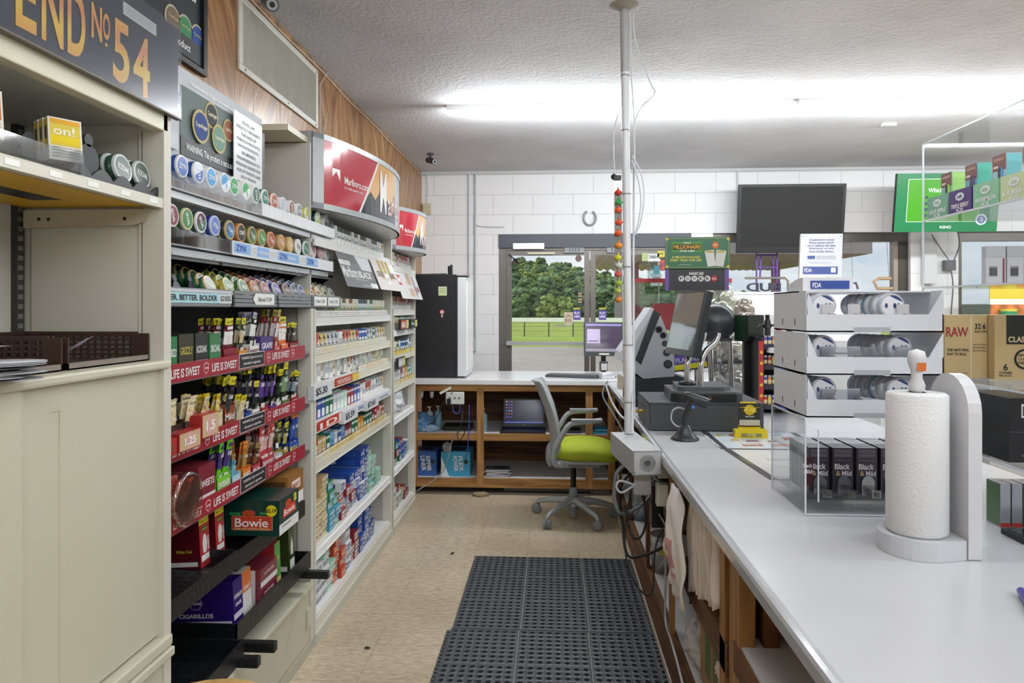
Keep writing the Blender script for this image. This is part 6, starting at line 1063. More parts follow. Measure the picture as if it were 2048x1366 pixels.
def vape_rack():
    t = thing('acrylic_rack', 'tall clear acrylic shelf rack of vapes at the right edge', 'display rack'); x0, x1, y0, y1, z0, z1 = 1.15, 1.56, 1.2, 2.25, CT_Z+.0005, 2.012; m = MB()
    m.box(x0, y1-.004, z0, x1, y1, z1, ACR); m.box(x0, y0, z1-.004, x1, y1-.004, z1, ACR); m.box(x1-.004, y0, z0, x1, y1-.004, z1-.004, ACR); m.build('panel', t)
    m = MB()
    for z in (1.105, 1.297, 1.567, 1.775): m.box(x0, y0, z-.005, x1-.004, y1-.004, z, ACR); m.bar((x0, y0, z-.0025), (x0, y1, z-.0025), .004, .005, ACRE)
    m.build('shelf', t)
    m = MB(); m.bar((x0, y1, z0), (x0, y1, z1), .005, .004, ACRE); m.bar((x0, y1, z1), (x1, y1, z1), .004, .004, ACRE); m.bar((x0, y0, z1), (x0, y1, z1), .004, .004, ACRE); m.build('polished_edge', t)
    RL = -PI/2                                   # fronts look to -X, at the cashier
    def vape(c1, c2, dev, name):
        m = MB(); w, h, d = .056, .11, .04; m.box(-w/2, 0, 0, w/2, d, h, P(c1, .3)); m.fr(-w/2, h*.62, w/2, h, P('7A3A30', .3)); m.ft('AIRBAR', -w*.4, h*.85, w*.4, h*.92, P('D8B8A0'), 0, .001); m.fr(-w*.42, h*.68, -w*.05, h*.74, P('E0D0C8'), 0, .0008)
        m.box(-w*.05, -.002, h*.05, w*.16, 0, h*.62, P('1C1C22', .3)); m.box(w*.16, -.002, h*.1, w*.30, 0, h*.68, P(dev, .3)); m.box(-w*.02, -.0025, h*.62, w*.12, 0, h*.68, P('3A3A40', .3)); m.fr(-w*.03, h*.15, w*.13, h*.3, P('B8A0D0'), -.002)
        m.quad((w/2+.0005, .002, .002), (w/2+.0005, d-.002, .002), (w/2+.0005, d-.002, h-.002), (w/2+.0005, .002, h-.002), P(c2, .3)); m.box(w/2+.0005, .012, .04, w/2+.001, .028, .055, P('4A7AB8', .3)); return Kind(m.build('vape_box', cat='vape box'))
    vk = [(vape('8EC0B4', 'A8D878', 'A8D848', ''), 'green'), (vape('7AB0C0', '5AC0A8', '6A4A8A', ''), 'violet'), (vape('A8C8D8', '7ACCD8', '5A9AD8', ''), 'blue'), (vape('C8B8A0', 'E8C8A0', 'C87A4A', ''), 'tan')]
    for i in range(8):
        K, nm = vk[[0, 1, 2, 3, 0, 2, 1, 3][i]]; K.put((1.185, 2.185-.125*i, 1.8), RL+.0, '%s vape box, %s from the far end of the acrylic rack' % (nm, ORD[i]), 'vape boxes in the acrylic rack')
    fr_ = [('7AB094', 'SOUR APPLE', 'ICE', 'green'), ('4A2A78', 'TRIPLE BERRY', 'ICE', 'purple'), ('8CC8A0', 'WATERMELON', 'ICE', 'pale green'), ('C8D8A8', 'LUSH', 'ICE', 'lime'), ('E0B080', 'PEACH', 'MANGO', 'peach'), ('9AC0D8', 'BLUE', 'RAZZ', 'sky blue'), ('D8C060', 'BANANA', 'ICE', 'yellow'), ('C87A8A', 'CHERRY', 'ICE', 'pink')]
    for i, (c, a, b, nm) in enumerate(fr_):
        m = MB(); w = .11; m.box(-w/2, 0, 0, w/2, .02, .066, P(c, .3)); m.ft(a, -w*.4, .014, w*.4, .026, TXTW, 0, .0008); m.ft(b, -w*.15, .003, w*.15, .012, TXTW, 0, .0008); m.lathe([(.016, -.001), (.016, -.0004)], P('E4E4E8'), 16, (0, 0, .045), 'y', 1.3, .7); m.ft('AIR', -.014, .04, .014, .05, P(c), 0, .0016)
        m.build('vape_display_front', label='%s %s display carton front on the second acrylic shelf' % (nm, a.lower()), cat='carton', group='flavour carton fronts in the acrylic rack', loc=(1.158, 2.185-.118*i, 1.7755), rz=RL)
    m = MB(); m.box(0, 0, 0, .119, .13, .183, P('C2A878', .5, var=.04, scale=6))
    # left-facing long side is the printed face towards the cashier; the end looks to the viewer
    mm = m; mm.ft('RAW', .004, .120, .066, .148, P('9A2A2E'), 0, .0008); mm.ft('THE NATURAL', .006, .078, .068, .086, TXTB, 0, .0008); mm.ft('WAY TO ROLL', .006, .066, .062, .074, TXTB, 0, .0008); mm.fr(.073, 0, .075, .183, P('E0D4B8')); mm.ft('32', .084, .142, .10, .158, TXTB, 0, .0008); mm.ft('6', .106, .142, .114, .158, TXTB, 0, .0008); mm.ft('CONES', .104, .132, .117, .138, TXTB, 0, .0008); mm.ft('BOOK', .084, .132, .099, .138, TXTB, 0, .0008); mm.fr(.1015, .13, .1025, .16, TXTB)
    for k in range(3): mm.ft('Made in Indonesia with rolling paper', .08, .095-k*.009, .116, .1-k*.009, P('5A4A34'), 0, .0008)
    mm.ft('packaging may vary', .006, .012, .065, .018, P('5A4A34'), 0, .0008)
    o = mm.build('rolling_paper_box', label='kraft brown rolling cone box with red lettering on the acrylic rack shelf', cat='box', loc=(1.128, 2.09, 1.300), rz=-.0)
    m = MB(); w = .30; m.box(0, 0, 0, w, .12, .183, P('C2A878', .5, var=.04, scale=6)); bk = TXTB; m.fr(.032, .10, .114, .183, P('1A1A1A')); m.ft('CLASSIC', .037, .106, .109, .122, P('E0CFA0'), 0, .0008); m.lathe([(.029, -.001), (.029, -.0004)], bk, 28, (.082, 0, .058), 'y'); m.lathe([(.023, -.0016), (.023, -.001)], P('C2A878', .5), 28, (.082, 0, .058), 'y')
    for k, s in enumerate(('GENUINE', 'CLASSIC', 'FIBERS')): m.ft(s, .063, .066-k*.011, .101, .073-k*.011, bk, 0, .002)
    m.ft('6', .024, .026, .036, .045, bk, 0, .0008); m.ft('CONES', .012, .016, .047, .023, bk, 0, .0008); m.ft('PER PACK', .012, .009, .047, .013, bk, 0, .0008); m.ft('R', .118, .04, .17, .095, P('9A2A2E'), 0, .0008)
    m.build('rolling_paper_box', label='kraft brown box with a black panel at the right edge of the acrylic rack', cat='box', loc=(1.249, 2.06, 1.300))
    m = MB(); m.box(0, 0, 0, .3, .2, .165, P('1E1E22', .3)); m.fr(.03, .115, .075, .15, LBL)
    for k in range(6): m.fr(.033+k*.006, .12, .036+k*.006, .145, TXTB, 0, .0008)
    m.add([(0, -.0005, .08), (.1, -.0005, .075), (.14, -.0005, .165), (.141, -.0005, .165), (.102, -.0005, .073), (.14, -.0005, 0), (.138, -.0005, 0), (.1, -.0005, .072), (0, -.0005, .078)], [(0,8,7,1), (1,4,3,2), (4,7,6,5)], P('55555A', .3)); m.ft('cigarillos per display', .03, .015, .09, .022, P('8A8A8E'), 0, .0008)
    m.build('black_carton', label='black taped carton with barcode below the kraft cone box', cat='carton', loc=(1.17, 1.87, 1.1055))
    m = MB(); w, h = .026, .115; m.box(0, 0, 0, w, .06, h, P('A9ADB4', .15, .5)); m.fr(0, 0, w, h*.1, P('9A2A22')); m.quad((-.0004, .058, .004), (-.0004, .002, .004), (-.0004, .002, h-.004), (-.0004, .058, h-.004), P('5E7A58', .3)); Kx = Kind(m.build('slim_box', cat='box'))
    for i in range(6): Kx.put((1.185+.030*i, 1.93, CT_Z+.001), 0, 'slim silver box with red base, %s from the left beside the towel holder' % ORD[i], 'slim silver boxes on the counter')
    m = MB(); m.box(0, 0, 0, .2, .09, .014, BLACK); m.box(.01, .01, .014, .19, .08, .016, P('1E2428', .08)); m.build('phone', label='black phone-like payment device lying on the counter at the right', cat='device', loc=(1.155, 1.79, CT_Z+.001), bevel=.004)
    for k in range(4):
        m = MB(); w, h = .052, .075; m.box(0, 0, 0, w, .02, h, P('C4C6CA', .3)); m.fr(.008, .022, .03, .05, P('8A8A8E'))
        for q in range(5): m.fr(.010+q*.004, .025, .012+q*.004, .045, TXTB, 0, .0008)
        m.fr(w-.008, .003, w-.003, h-.003, P('8A3A4A')); m.build('carton', label='pale grey barcoded carton on the third acrylic shelf, %s from the left' % ORD[k], cat='carton', group='grey cartons in the acrylic rack', loc=(1.19+.056*k, 2.0, 1.5675))
        m = MB(); m.box(0, 0, 0, w, .02, .03, P('B9BCC0', .3)); m.build('carton', label='small grey carton stacked on the barcoded carton, %s from the left' % ORD[k], cat='carton', group='small grey cartons in the acrylic rack', loc=(1.19+.056*k, 2.0, 1.643))
vape_rack()
# ================================================================== far end of the counter and back counter
def chair():
    t = thing('office_chair', 'grey swivel office chair with a lime green seat on the floor', 'office chair', (.145, 5.02, 0)); g = P('A3A8AC', .35); g2 = P('8B9096', .35)
    m = MB(); vs = []; n = 24
    prof = [(0, .455), (.9, .457), (1, .475), (1.0, .515), (.93, .545), (.6, .572), (0, .58)]; cx = .085
    for s, z in prof:
        for k in range(n):
            a = 2*PI*k/n; ca, sa = math.cos(a), math.sin(a); sg = lambda v: math.copysign(abs(v)**.6, v); vs.append((cx+.245*s*sg(ca), .24*s*sg(sa), z+.02*(ca*s)*-1*(ca*s > 0)))
    fs = [(j*n+k, j*n+(k+1) % n, (j+1)*n+(k+1) % n, (j+1)*n+k) for j in range(len(prof)-1) for k in range(n)]
    m.add(vs, fs, P('A2B024', .75, bump=.1, bscale=300), True); m.build('seat', t)
    m = MB(); m.box(-.12, -.2, .43, .24, .2, .458, g); m.prism([(-.05, .385), (.18, .385), (.20, .43), (-.08, .43)], 'y', -.09, .09, g); m.build('seat_pan', t, bevel=.01)
    # backrest: a curved ribbed shell
    m = MB(); prof = [(-.13, .43), (-.155, .50), (-.15, .58), (-.165, .68), (-.195, .80), (-.235, .90), (-.27, .985), (-.29, 1.0)]; W_ = [.17, .20, .21, .215, .215, .205, .19, .16]; nn = 22; g_ = []
    for (x, z), w in zip(prof, W_): g_.append([(x+.06*(abs(2*k/nn-1)**2), -w+2*w*k/nn, z) for k in range(nn+1)])
    P2 = []
    for a in range(len(g_)-1):
        for q in range(4): P2.append([tuple(V(g_[a][k]).lerp(V(g_[a+1][k]), q/4)) for k in range(nn+1)])
    P2.append(g_[-1]); vs = [(v[0]+(.004 if k % 2 else 0), v[1], v[2]) for r_ in P2 for k, v in enumerate(r_)]; nx = nn+1
    m.add(vs, [(a*nx+k, a*nx+k+1, (a+1)*nx+k+1, (a+1)*nx+k) for a in range(len(P2)-1) for k in range(nn)], P('AEB3B7', .4), True)
    o = m.build('backrest', t); s = o.modifiers.new('thick', 'SOLIDIFY'); s.thickness = .014
    for sy in (-1, 1):
        m = MB(); pts = smooth([(-.05, sy*.18, .425), (-.13, sy*.225, .44), (-.135, sy*.235, .53), (-.09, sy*.245, .63), (-.045, sy*.25, .70), (.0, sy*.25, .725), (.10, sy*.25, .735), (.185, sy*.245, .745)]); N = len(pts); m.tube(pts, .018, g, 10, [.022-.006*i/N for i in range(N)]); m.build('arm', t)
        m = MB(); m.prism([(-.02, sy*.25-.028), (.17, sy*.25-.022), (.195, sy*.25), (.17, sy*.25+.022), (-.02, sy*.25+.028)], 'z', .738, .752, P('9AA0A4', .4)); m.build('arm_pad', t, bevel=.005)
    m = MB(); m.ball((-.165, 0, .46), .07, g, 14, 8, 1.2, .5, 2.2); m.build('lumbar_joint', t)
    m = MB(); m.cyl((0, 0, .17), .02, .25, P('2A2C2E', .3, .6), 'z', 16); m.cyl((0, 0, .13), .032, .10, g2, 'z', 18, .028); m.cyl((0, 0, .02), .024, .1, g2, 'z', 16); m.build('gas_lift', t)
    m = MB(); al = P('BABEC2', .3, .4); an = [math.radians(d) for d in (-58, 8, 80, 152, 232)]
    m.cyl((0, 0, .10), .05, .05, al, 'z', 20, .04)
    for a in an:
        d = V((math.cos(a), math.sin(a), 0)); m.tube([d*.03+V((0,0,.135)), d*.16+V((0,0,.12)), d*.28+V((0,0,.09)), d*.30+V((0,0,.075)), d*.30+V((0,0,.055))], .02, al, 10, [.03, .024, .017, .014, .010])
    m.build('five_star_base', t)
    for a in an:
        d = V((math.cos(a), math.sin(a), 0)); c = d*.30; m = MB(); r = Matrix.Translation((c.x, c.y, .034)) @ Matrix.Rotation(a+.6, 4, 'Z'); m.M = r
        for s in (-1, 1): m.lathe([(.02, s*.028), (.034, s*.026), (.034, s*.006), (.012, s*.005)], P('84888C', .4), 20, (0,0,0), 'y')
        m.box(-.012, -.006, 0, .012, .006, .034, g); m.build('caster', t)
chair()
def fridge():
    t = thing('mini_fridge', 'black mini fridge with a pale door on the back counter', 'fridge', (-1.0, 5.72, .9305)); bk = P('1B1C20', .45, var=.2, scale=30, bump=.1, bscale=200)
    m = MB(); m.box(-.15, .02, .005, .195, .5, .845, bk); m.box(-.15, .02, .845, .195, .5, .855, P('2A2A2C', .4)); m.build('body', t)
    # its door looks to the right (+X)
    m = MB(); m.box(.197, .025, .01, .215, .49, .845, P('2A2B2E', .4)); m.box(.215, .022, .015, .285, .49, .84, P('D9DADC', .3)); m.box(.285, .05, .06, .292, .47, .8, P('EAEAE8', .3)); m.box(.215, .022, .832, .30, .1, .846, P('3A3A3E', .4)); m.box(.21, .018, .0, .27, .06, .012, P('3A3A3E', .4)); 
    m.build('door', t)
    m = MB(); m.box(.293, .10, .45, .295, .25, .72, P('DDE4DC', .5)); m.box(.293, .12, .2, .295, .28, .4, P('E4D4D8', .5)); m.build('papers_on_door', t)
    m = MB(); m.box(.055, .0185, .68, .125, .0198, .755, P('C9D2A4', .5)); 
    for k in range(3): m.box(.065, .0178, .735-k*.014, .115, .0185, .738-k*.014, P('7A8460'))
    m.build('sticky_note', label='pale green sticky note on the side of the black fridge', cat='note', loc=(-1.0, 5.72, .9305))
    m = MB(); m.lathe([(.020, .0155), (.020, .019)], P('C84A50', .4), 20, (.085, 0, .545), 'y'); m.lathe([(.014, .0148), (.014, .0155)], P('E6DCDC', .4), 20, (.085, 0, .545), 'y'); m.box(.083, .0142, .532, .087, .0148, .558, P('50484A')); m.box(.08, .0155, .50, .09, .019, .526, P('D8D0D0')); m.build('magnet', label='round red and white magnet on the side of the black fridge', cat='magnet', loc=(-1.0, 5.72, .9305))
    m = MB(); m.box(-.14, .06, .8565, .12, .3, .864, P('4A4238', .6)); m.build('flat_folder', label='dark flat folder lying on top of the fridge', cat='folder', loc=(-1.0, 5.72, .9305), tilt=(.0, -.02, 0)); 
    for k in range(2):
        m = MB(); m.box(.12+k*.02, .1, .8565, .134+k*.02, .16, .93+k*.01, BLACK); m.build('walkie_talkie', label='small black upright gadget on the fridge, %s one' % ['left', 'right'][k], cat='gadget', loc=(-1.0, 5.72, .9305))
fridge()
def back_things():
    # monitor
    t = thing('computer_monitor', 'flat screen monitor on the back counter, tilted, showing a window', 'monitor', (.425, 5.92, .9305)); m = MB(); T = Matrix.Translation((0, 0, .175)) @ Matrix.Rotation(math.radians(-8), 4, 'X') @ Matrix.Rotation(math.radians(5), 4, 'Z'); m.M = T
    m.box(-.165, -.01, 0, .165, .02, .285, P('3A3A3D', .3)); m.build('housing', t, bevel=.004)
    m = MB(); m.M = T; sc_ = P('4A4252', .15, emit=.15); m.fr(-.152, .035, .152, .27, sc_, -.0105); m.fr(-.152, .252, .152, .27, P('8A84B8', .2, emit=.15), -.0112); m.fr(-.14, .105, -.03, .225, P('B0A0C0', .2, emit=.12), -.0114); m.fr(-.152, .035, .152, .06, P('8A8590', .2, emit=.1), -.0113); m.fr(-.13, .12, -.05, .128, P('5A5460'), -.0118); m.build('screen', t)
    m = MB(); m.M = T; m.fr(-.04, .008, .045, .022, P('C9C7C2'), -.0112); m.build('sticker', t)
    m = MB(); m.box(-.02, .02, .01, .02, .045, .2, BLACK); m.box(-.035, .0, .05, .035, .02, .13, P('4E5054', .3)); m.prism([(-.10, -.07), (.10, -.07), (.08, .08), (-.08, .08)], 'z', 0, .012, BLACK); m.build('stand', t)
    m = MB(); m.fr(-.02, .055, .03, .11, P('C9C7C4'), -.001); m.build('sticker', t)
    # keyboard
    t = thing('keyboard', 'dark grey computer keyboard on the back counter edge', 'keyboard', (.17, 5.87, .9305), -.30); m = MB(); m.box(-.225, -.075, 0, .225, .075, .018, P('4A4C50', .4)); m.build('case', t, bevel=.005)
    m = MB(); km = P('5E6165', .4)
    for i in range(15):
        for j in range(5): m.box(-.215+i*.0285, -.066+j*.027, .018, -.19+i*.0285, -.043+j*.027, .026, km)
    m.build('keys', t)
    m = MB(); m.box(-.06, -.04, 0, .06, .04, .05, P('D0D1D3', .3)); m.prism([(-.06, .02), (.06, .02), (.06, .06)], 'y', -.041, -.04, P('B0B4B8')); m.build('card_reader', label='small white box between keyboard and monitor', cat='device', loc=(.44, 5.78, .9305), rz=.4, bevel=.008)
    for k in range(3): m = MB(); m.box(0, 0, 0, .006, .14, .10-.012*k, P('C4BCA8', .5)); m.build('envelope', label='upright cream envelope at the counter corner by the pole, %s from left' % ORD[k], cat='envelope', loc=(.50+.02*k, 5.05, .921), rz=.2)
    # laptop on the middle shelf
    t = thing('laptop', 'open black laptop with a navy screen on the back counter shelf', 'laptop', (-.245, 5.78, .4865)); m = MB(); m.box(-.185, -.10, 0, .185, .14, .018, P('2A2B2E', .3)); m.box(-.16, -.0, .018, .16, .12, .0195, BLACK); m.box(-.05, -.09, .018, .05, -.02, .019, P('3A3B3E', .3)); m.build('base', t, bevel=.003)
    m = MB(); m.M = Matrix.Translation((.0, .14, .018)) @ Matrix.Rotation(math.radians(-12), 4, 'X'); m.box(-.175, 0, 0, .175, .008, .235, P('1A1B1E', .3)); m.build('lid', t)
    m2 = MB(); m2.M = m.M; m2.fr(-.163, .03, .163, .222, P('20264A', .15, emit=.25), 0); m2.fr(-.163, .03, .163, .042, P('4A5AA8', .2, emit=.7), 0, .0008)
    rr = random.Random(1)
    for i in range(3):
        for j in range(6): m2.fr(-.155+i*.022, .205-j*.026, -.145+i*.022, .215-j*.026, P(rr.choice(['C86A5A', 'D8D8E0', '6A8AD0', '8A6AD0', 'B8B0D8']), .3, emit=.5), 0, .0008)
    m2.ft('hp', -.007, .012, .007, .022, P('C0C4C8'), 0, .0006); m2.build('screen', t)
    def bottle(x, y, z, c, lb):
        t = thing('pump_bottle', lb, 'bottle', (x, y, z)); m = MB(); m.lathe([(.001, 0), (.030, 0), (.031, .01), (.031, .135), (.02, .15), (.012, .155)], P(c, .2, coat=.5), 20); m.build('body', t); m = MB(); m.cyl((0, 0, .155), .006, .03, P('D8DCDE'), 'z', 10); m.box(-.02, -.006, .182, .012, .006, .190, P('D8DCDE')); m.build('pump', t)
    bottle(-.575, 5.78, .4865, '8FC0D0', 'pale blue pump bottle standing left of the laptop'); bottle(-.975, 5.9, .4865, '7FB4C8', 'pale blue pump bottle right one of two by the blue cloths'); bottle(-1.04, 5.86, .4865, 'A8BCC4', 'greyish pump bottle left one of two by the blue cloths')
    crumple('blue_cloth', (-1.10, 5.78, .4865), .10, P('5A86B4', .8), 'heap of blue shop cloths at the left of the middle shelf', 'cloth', 31, .8, 1.0, .8)
    crumple('plastic_bag', (-1.02, 5.74, .4865), .055, P('9AB4CC', .3), 'clear bluish bag in front of the blue cloths', 'bag', 32, .6, 1.2, .8)
    m = MB(); m.box(-.12, -.10, 0, .12, .10, .035, BLACK); m.box(-.1, -.101, .01, .05, -.10, .02, P('3A3C40')); m.build('set_top_box', label='flat black electronic box on the middle shelf behind the power cord', cat='electronics', loc=(-.80, 5.9, .4865), bevel=.006)
    m = MB(); m.box(-.14, -.1, 0, .08, .1, .02, P('2A2C30', .4)); m.build('cable_pile', label='black tray of leads on the middle shelf at right behind the chair', cat='electronics', loc=(.15, 5.82, .4865), bevel=.004)
    m = MB(); 
    for k in range(4): m.box(-.09+.01*k, -.09, .008*k, .09-.005*k, .1, .008*k+.006, P(['3E94B8', '4AA4C4', '2E4A5A', '52A8C8'][k], .5))
    m.build('folded_cloths', label='folded turquoise cloths on the middle shelf right of the chair', cat='cloth', loc=(.40, 5.80, .4865))
    # surge protector
    t = thing('wall_tap', 'white six-outlet surge protector hanging below the back counter', 'power outlet', (-.79, 5.62, .78)); m = MB(); m.box(-.075, -.018, -.05, .075, .01, .05, P('DADAD6', .35)); m.build('body', t, bevel=.008)
    m = MB()
    for x in (-.04, 0, .035): m.box(x-.008, -.019, -.008, x+.008, -.018, .012, P('8A8A88')); m.box(x-.002, -.0195, -.004, x, -.019, .008, BLACK)
    m.build('sockets', t); m = MB(); m.box(-.06, -.05, -.045, -.03, -.019, .0, BLACK); m.build('plug', t, bevel=.004)
    m = MB(); m.M = Matrix.Rotation(-.5, 4, 'Y'); m.box(-.06, -.01, .045, .04, .01, .065, P('DCD8C4', .5)); m.build('thermometer', label='cream plastic strip wedged above the surge protector', cat='strip', loc=(-.83, 5.60, .80))
    for lb, c, pts in (('grey lead falling from the surge protector to the floor', '8E9092', [(925, 815, 5.6), (922, 850, 5.6), (905, 880, 5.62), (895, 920, 5.6), (880, 950, 5.58), (840, 978, 5.4), (832, 982, 5.4)]), ('blue lead hanging from the surge protector', '3A4AA8', [(938, 810, 5.59), (938, 850, 5.59), (935, 900, 5.59), (930, 920, 5.6)]), ('black lead looping beneath the surge protector', '202226', [(925, 815, 5.59), (925, 840, 5.59), (915, 870, 5.59), (922, 880, 5.59), (935, 850, 5.59)]), ('short blue lead looping left of the surge protector', '3A4AA8', [(905, 812, 5.58), (908, 825, 5.58), (918, 826, 5.58), (920, 810, 5.58)]), ('dark lead hanging from the counter to the blue cloths', '3A3C40', [(905, 785, 5.6), (890, 800, 5.62), (872, 838, 5.65), (855, 850, 5.68)])):
        MB().tube(smooth([atY(*p) for p in pts]), .004, P(c, .4), 8).build('cable', label=lb, cat='cable')
    # boxes on the bottom shelf
    def bagbox(x, w, c, lb, txt, c2):
        m = MB(); h = .20; m.box(-w/2, 0, 0, w/2, .26, h, P(c, .35)); m.add([(-w/2, -.0006, 0), (-w*.22, -.0006, 0), (-w*.42, -.0006, h*.6), (-w/2, -.0006, h*.8)], [(0,1,2,3)], P(c2, .35)); m.box(-w*.3, .06, h, w*.3, .2, h+.0006, P('1E2A3A'))
        for k, s in enumerate(txt): m.text(s, (-w*.1+k*.045, -.0008, h*.82), (.1, 0, -1), (1, 0, .1), h*.62, .035, P('F0F2F4'))
        m.text('80', (-w*.45, -.0012, h*.05), (1,0,0), (0,0,1), .04, .03, P('F0F2F4')); m.lathe([(.02, -.001), (.02, -.0004)], P('1E2A3A'), 6, (w*.36, 0, h*.6), 'y'); m.build('bin_bag_box', label=lb, cat='box', loc=(x, 5.72, .1245))
    bagbox(-1.07, .22, '3A62A8', 'royal blue bin liner box with a palm print on the bottom shelf', ['LINER', 'SUMMER'], '2A4A9A'); bagbox(-.80, .24, '3FA4CC', 'light blue bin liner box with a white curve on the bottom shelf', ['POWER', 'FLEX'], 'E4ECF0')
    crumple('plastic_bag', (-.87, 5.72, .3255), .035, P('9A9C9E', .2), 'grey plastic scrap poking out of the light blue bin liner box', 'bag', 41, 1.2)
    m0 = MB(); m0.box(-.10, -.075, 0, .10, .075, .010, P('D8D8DC', .5)); m0.box(-.101, -.076, .010, .101, .076, .0115, P('4A4A4E', .5, var=.9, scale=120)); m0.box(-.04, -.03, .0116, .05, .03, .012, P('26262A')); m0.box(-.101, -.076, -.0, .101, .076, .0008, P('3A3A50')); Kn = Kind(m0.build('composition_notebook', cat='notebook'))
    for k in range(5): Kn.put((-.46+.004*(k % 3), 5.78-.003*(k % 2), .1250+.0123*k), .1*(k % 3)-.05, 'black marbled composition notebook, %s' % (['bottom of the pile of five', 'second from the bottom of its pile', 'middle of the pile of five', 'second from the top of its pile', 'top of the pile of five'][k]), 'notebooks on the bottom shelf')
    for k, x in enumerate((-1.075, -.99)): MB().cyl((0, 0, 0), .012, .05, P('C8C8C4', .4), 'z', 12, .018).build('hook', label='small white cable clip under the back counter, %s of two' % ['left', 'right'][k], cat='clip', loc=(x, 5.68, .775-.0))
    # stone-ish block under the counter
    crumple('sponge', (-.58, 5.60, .0), .04, P('9A8868', .8), 'tan lump of sponge on the floor under the back counter', 'sponge', 43, .4, 1.6, 1)
back_things()
def far_counter():
    # lottery terminal
    t = thing('lottery_terminal', 'silver lottery terminal with three round black ports, beyond the pole', 'lottery terminal'); sv = P('A9AEB4', .3, .3); y0, y1 = 4.30, 4.62; z0 = CT_Z+.001
    m = MB(); prof = [(.42, 1.20), (.60, 1.49), (.645, 1.475), (.735, 1.26), (.735, 1.09), (.55, 1.075), (.47, 1.13)]
    m.prism(prof[::-1], 'y', y0, y1, sv); m.build('body', t, bevel=.006)
    m = MB(); m.prism([(.535, 1.16), (.652, 1.47), (.61, 1.495), (.50, 1.19)], 'y', y0-.004, y0, P('26282C', .35)); m.prism([(.40, 1.19), (.41, 1.235), (.595, 1.51), (.615, 1.50), (.44, 1.185)][::-1], 'y', y0-.002, y1, P('C4C8CC', .3)); m.build('screen_bezel', t)
    m = MB()
    for (x, z, r) in ((.678, 1.29, .018), (.690, 1.235, .022), (.697, 1.165, .026)): m.lathe([(r, -.004), (r, 0)], P('1A1B1D', .4), 20, (x, y0, z), 'y'); m.lathe([(r*.7, -.0045), (r*.7, -.004)], P('3A3C40', .3), 20, (x, y0, z), 'y')
    for (x, z, r) in ((.642, 1.375, .022), (.668, 1.34, .02)): m.lathe([(r, -.004), (r, 0)], P('2A2B2E', .4), 20, (x, y0, z), 'y'); m.lathe([(r*.6, -.006), (r*.6, -.004)], P('0E0E10', .2), 20, (x, y0, z), 'y')
    m.build('port', t)
    m = MB(); m.prism([(.46, z0), (.88, z0), (.86, 1.06), (.74, 1.10), (.60, 1.07), (.47, 1.10)][::-1], 'y', y0+.01, y1+.05, P('2B2D31', .35)); m.build('base', t, bevel=.005)
    m = MB(); m.box(.47, 4.18, z0, .75, 4.3, z0+.05, P('303236', .4)); m.build('printer', t, bevel=.006)
    m = MB(); m.tube([(.53, 4.16, .99), (.62, 4.14, .99)], .009, P('2EA84A', .3), 10); m.build('marker', label='green marker pen lying in front of the lottery terminal', cat='pen'); 
    m = MB(); m.box(-.10, 0, 0, .10, .07, .065, P('2E3034', .4)); m.build('receipt_printer', label='dark low printer under the green marker pen', cat='printer', loc=(.60, 4.10, .9205), bevel=.005)
    m = MB(); m.prism([(-.12, 0), (.12, 0), (.12, .15), (.10, .19), (-.08, .19), (-.11, .15)], 'y', 0, .03, P('8A2A30', .4)); m.build('red_chair_back', label='dark red rounded panel behind the lottery terminal', cat='chair', loc=(.80, 5.02, 1.35))
    # play here strip light
    m = MB(); m.M = Matrix.Rotation(math.radians(-8), 4, 'Y'); m.box(-.11, 0, -.055, .12, .05, .055, P('3A3A3E', .3)); m.fr(-.10, -.045, .11, .045, P('5A4A9A', .3)); m.fr(-.10, -.045, .11, -.012, P('D8D02A', .3), 0, .0006); m.ft('PLAY HERE', -.08, .0, .10, .03, P('C8C4DC'), 0, .001); m.build('lottery_sign', label='small purple and yellow PLAY HERE sign beside the chrome posts', cat='sign', loc=(.85, 4.45, 1.17))
    # id printer drum
    t = thing('ticket_printer', 'round black ticket printer head behind the touch screen', 'ticket printer', (.96, 4.28, 1.42)); m = MB(); m.lathe([(.001, -.14), (.09, -.13), (.12, -.08), (.125, .05), (.10, .10), (.001, .11)], P('2C3036', .35), 28, (0, 0, 0), 'y', 1.0, .95); m.build('shell', t)
    m = MB(); m.box(-.10, -.10, -.11, .09, .08, -.09, P('1E2022', .4)); m.build('shelf', t)
    for x in (-.02, .10): m = MB(); m.tube([(x, 0, -.1), (x+.01, 0, -.3), (x+.02, 0, -.499)], .015, CHROME, 12); m.build('leg', t)
    # signs
    ys = 4.6
    t = thing('lottery_sign_board', 'green and gold lottery sign board above the counter', 'sign', (.935, ys, 1.864)); m = MB(); m.box(-.207, 0, -.102, .207, .004, .102, P('1F6B45', .35)); gd = P('D8B83A', .3)
    for (a, b, c, d) in ((-.2, .093, .2, .0945), (-.2, -.0945, .2, -.093), (-.2, -.093, -.1985, .093), (.1985, -.093, .2, .093)): m.fr(a, b, c, d, gd)
    for sx in (-1, 1):
        for sz in (-1, 1): m.lathe([(.012, -.0012), (.012, -.0004)], gd, 4, (sx*.196, 0, sz*.09), 'y')
    m.fr(-.165, .005, .03, .072, P('5A9A3A'), 0, .0005); m.fr(-.16, .02, .025, .056, P('2A2A1A'), 0, .0008); m.ft('MILLIONAIRE', -.155, .026, .022, .052, P('E8B83A'), 0, .0014); m.ft('FOR LIFE', -.11, .006, -.02, .019, TXTW, 0, .0014); m.ft('DAILY', -.09, .06, -.04, .070, TXTW, 0, .0014)
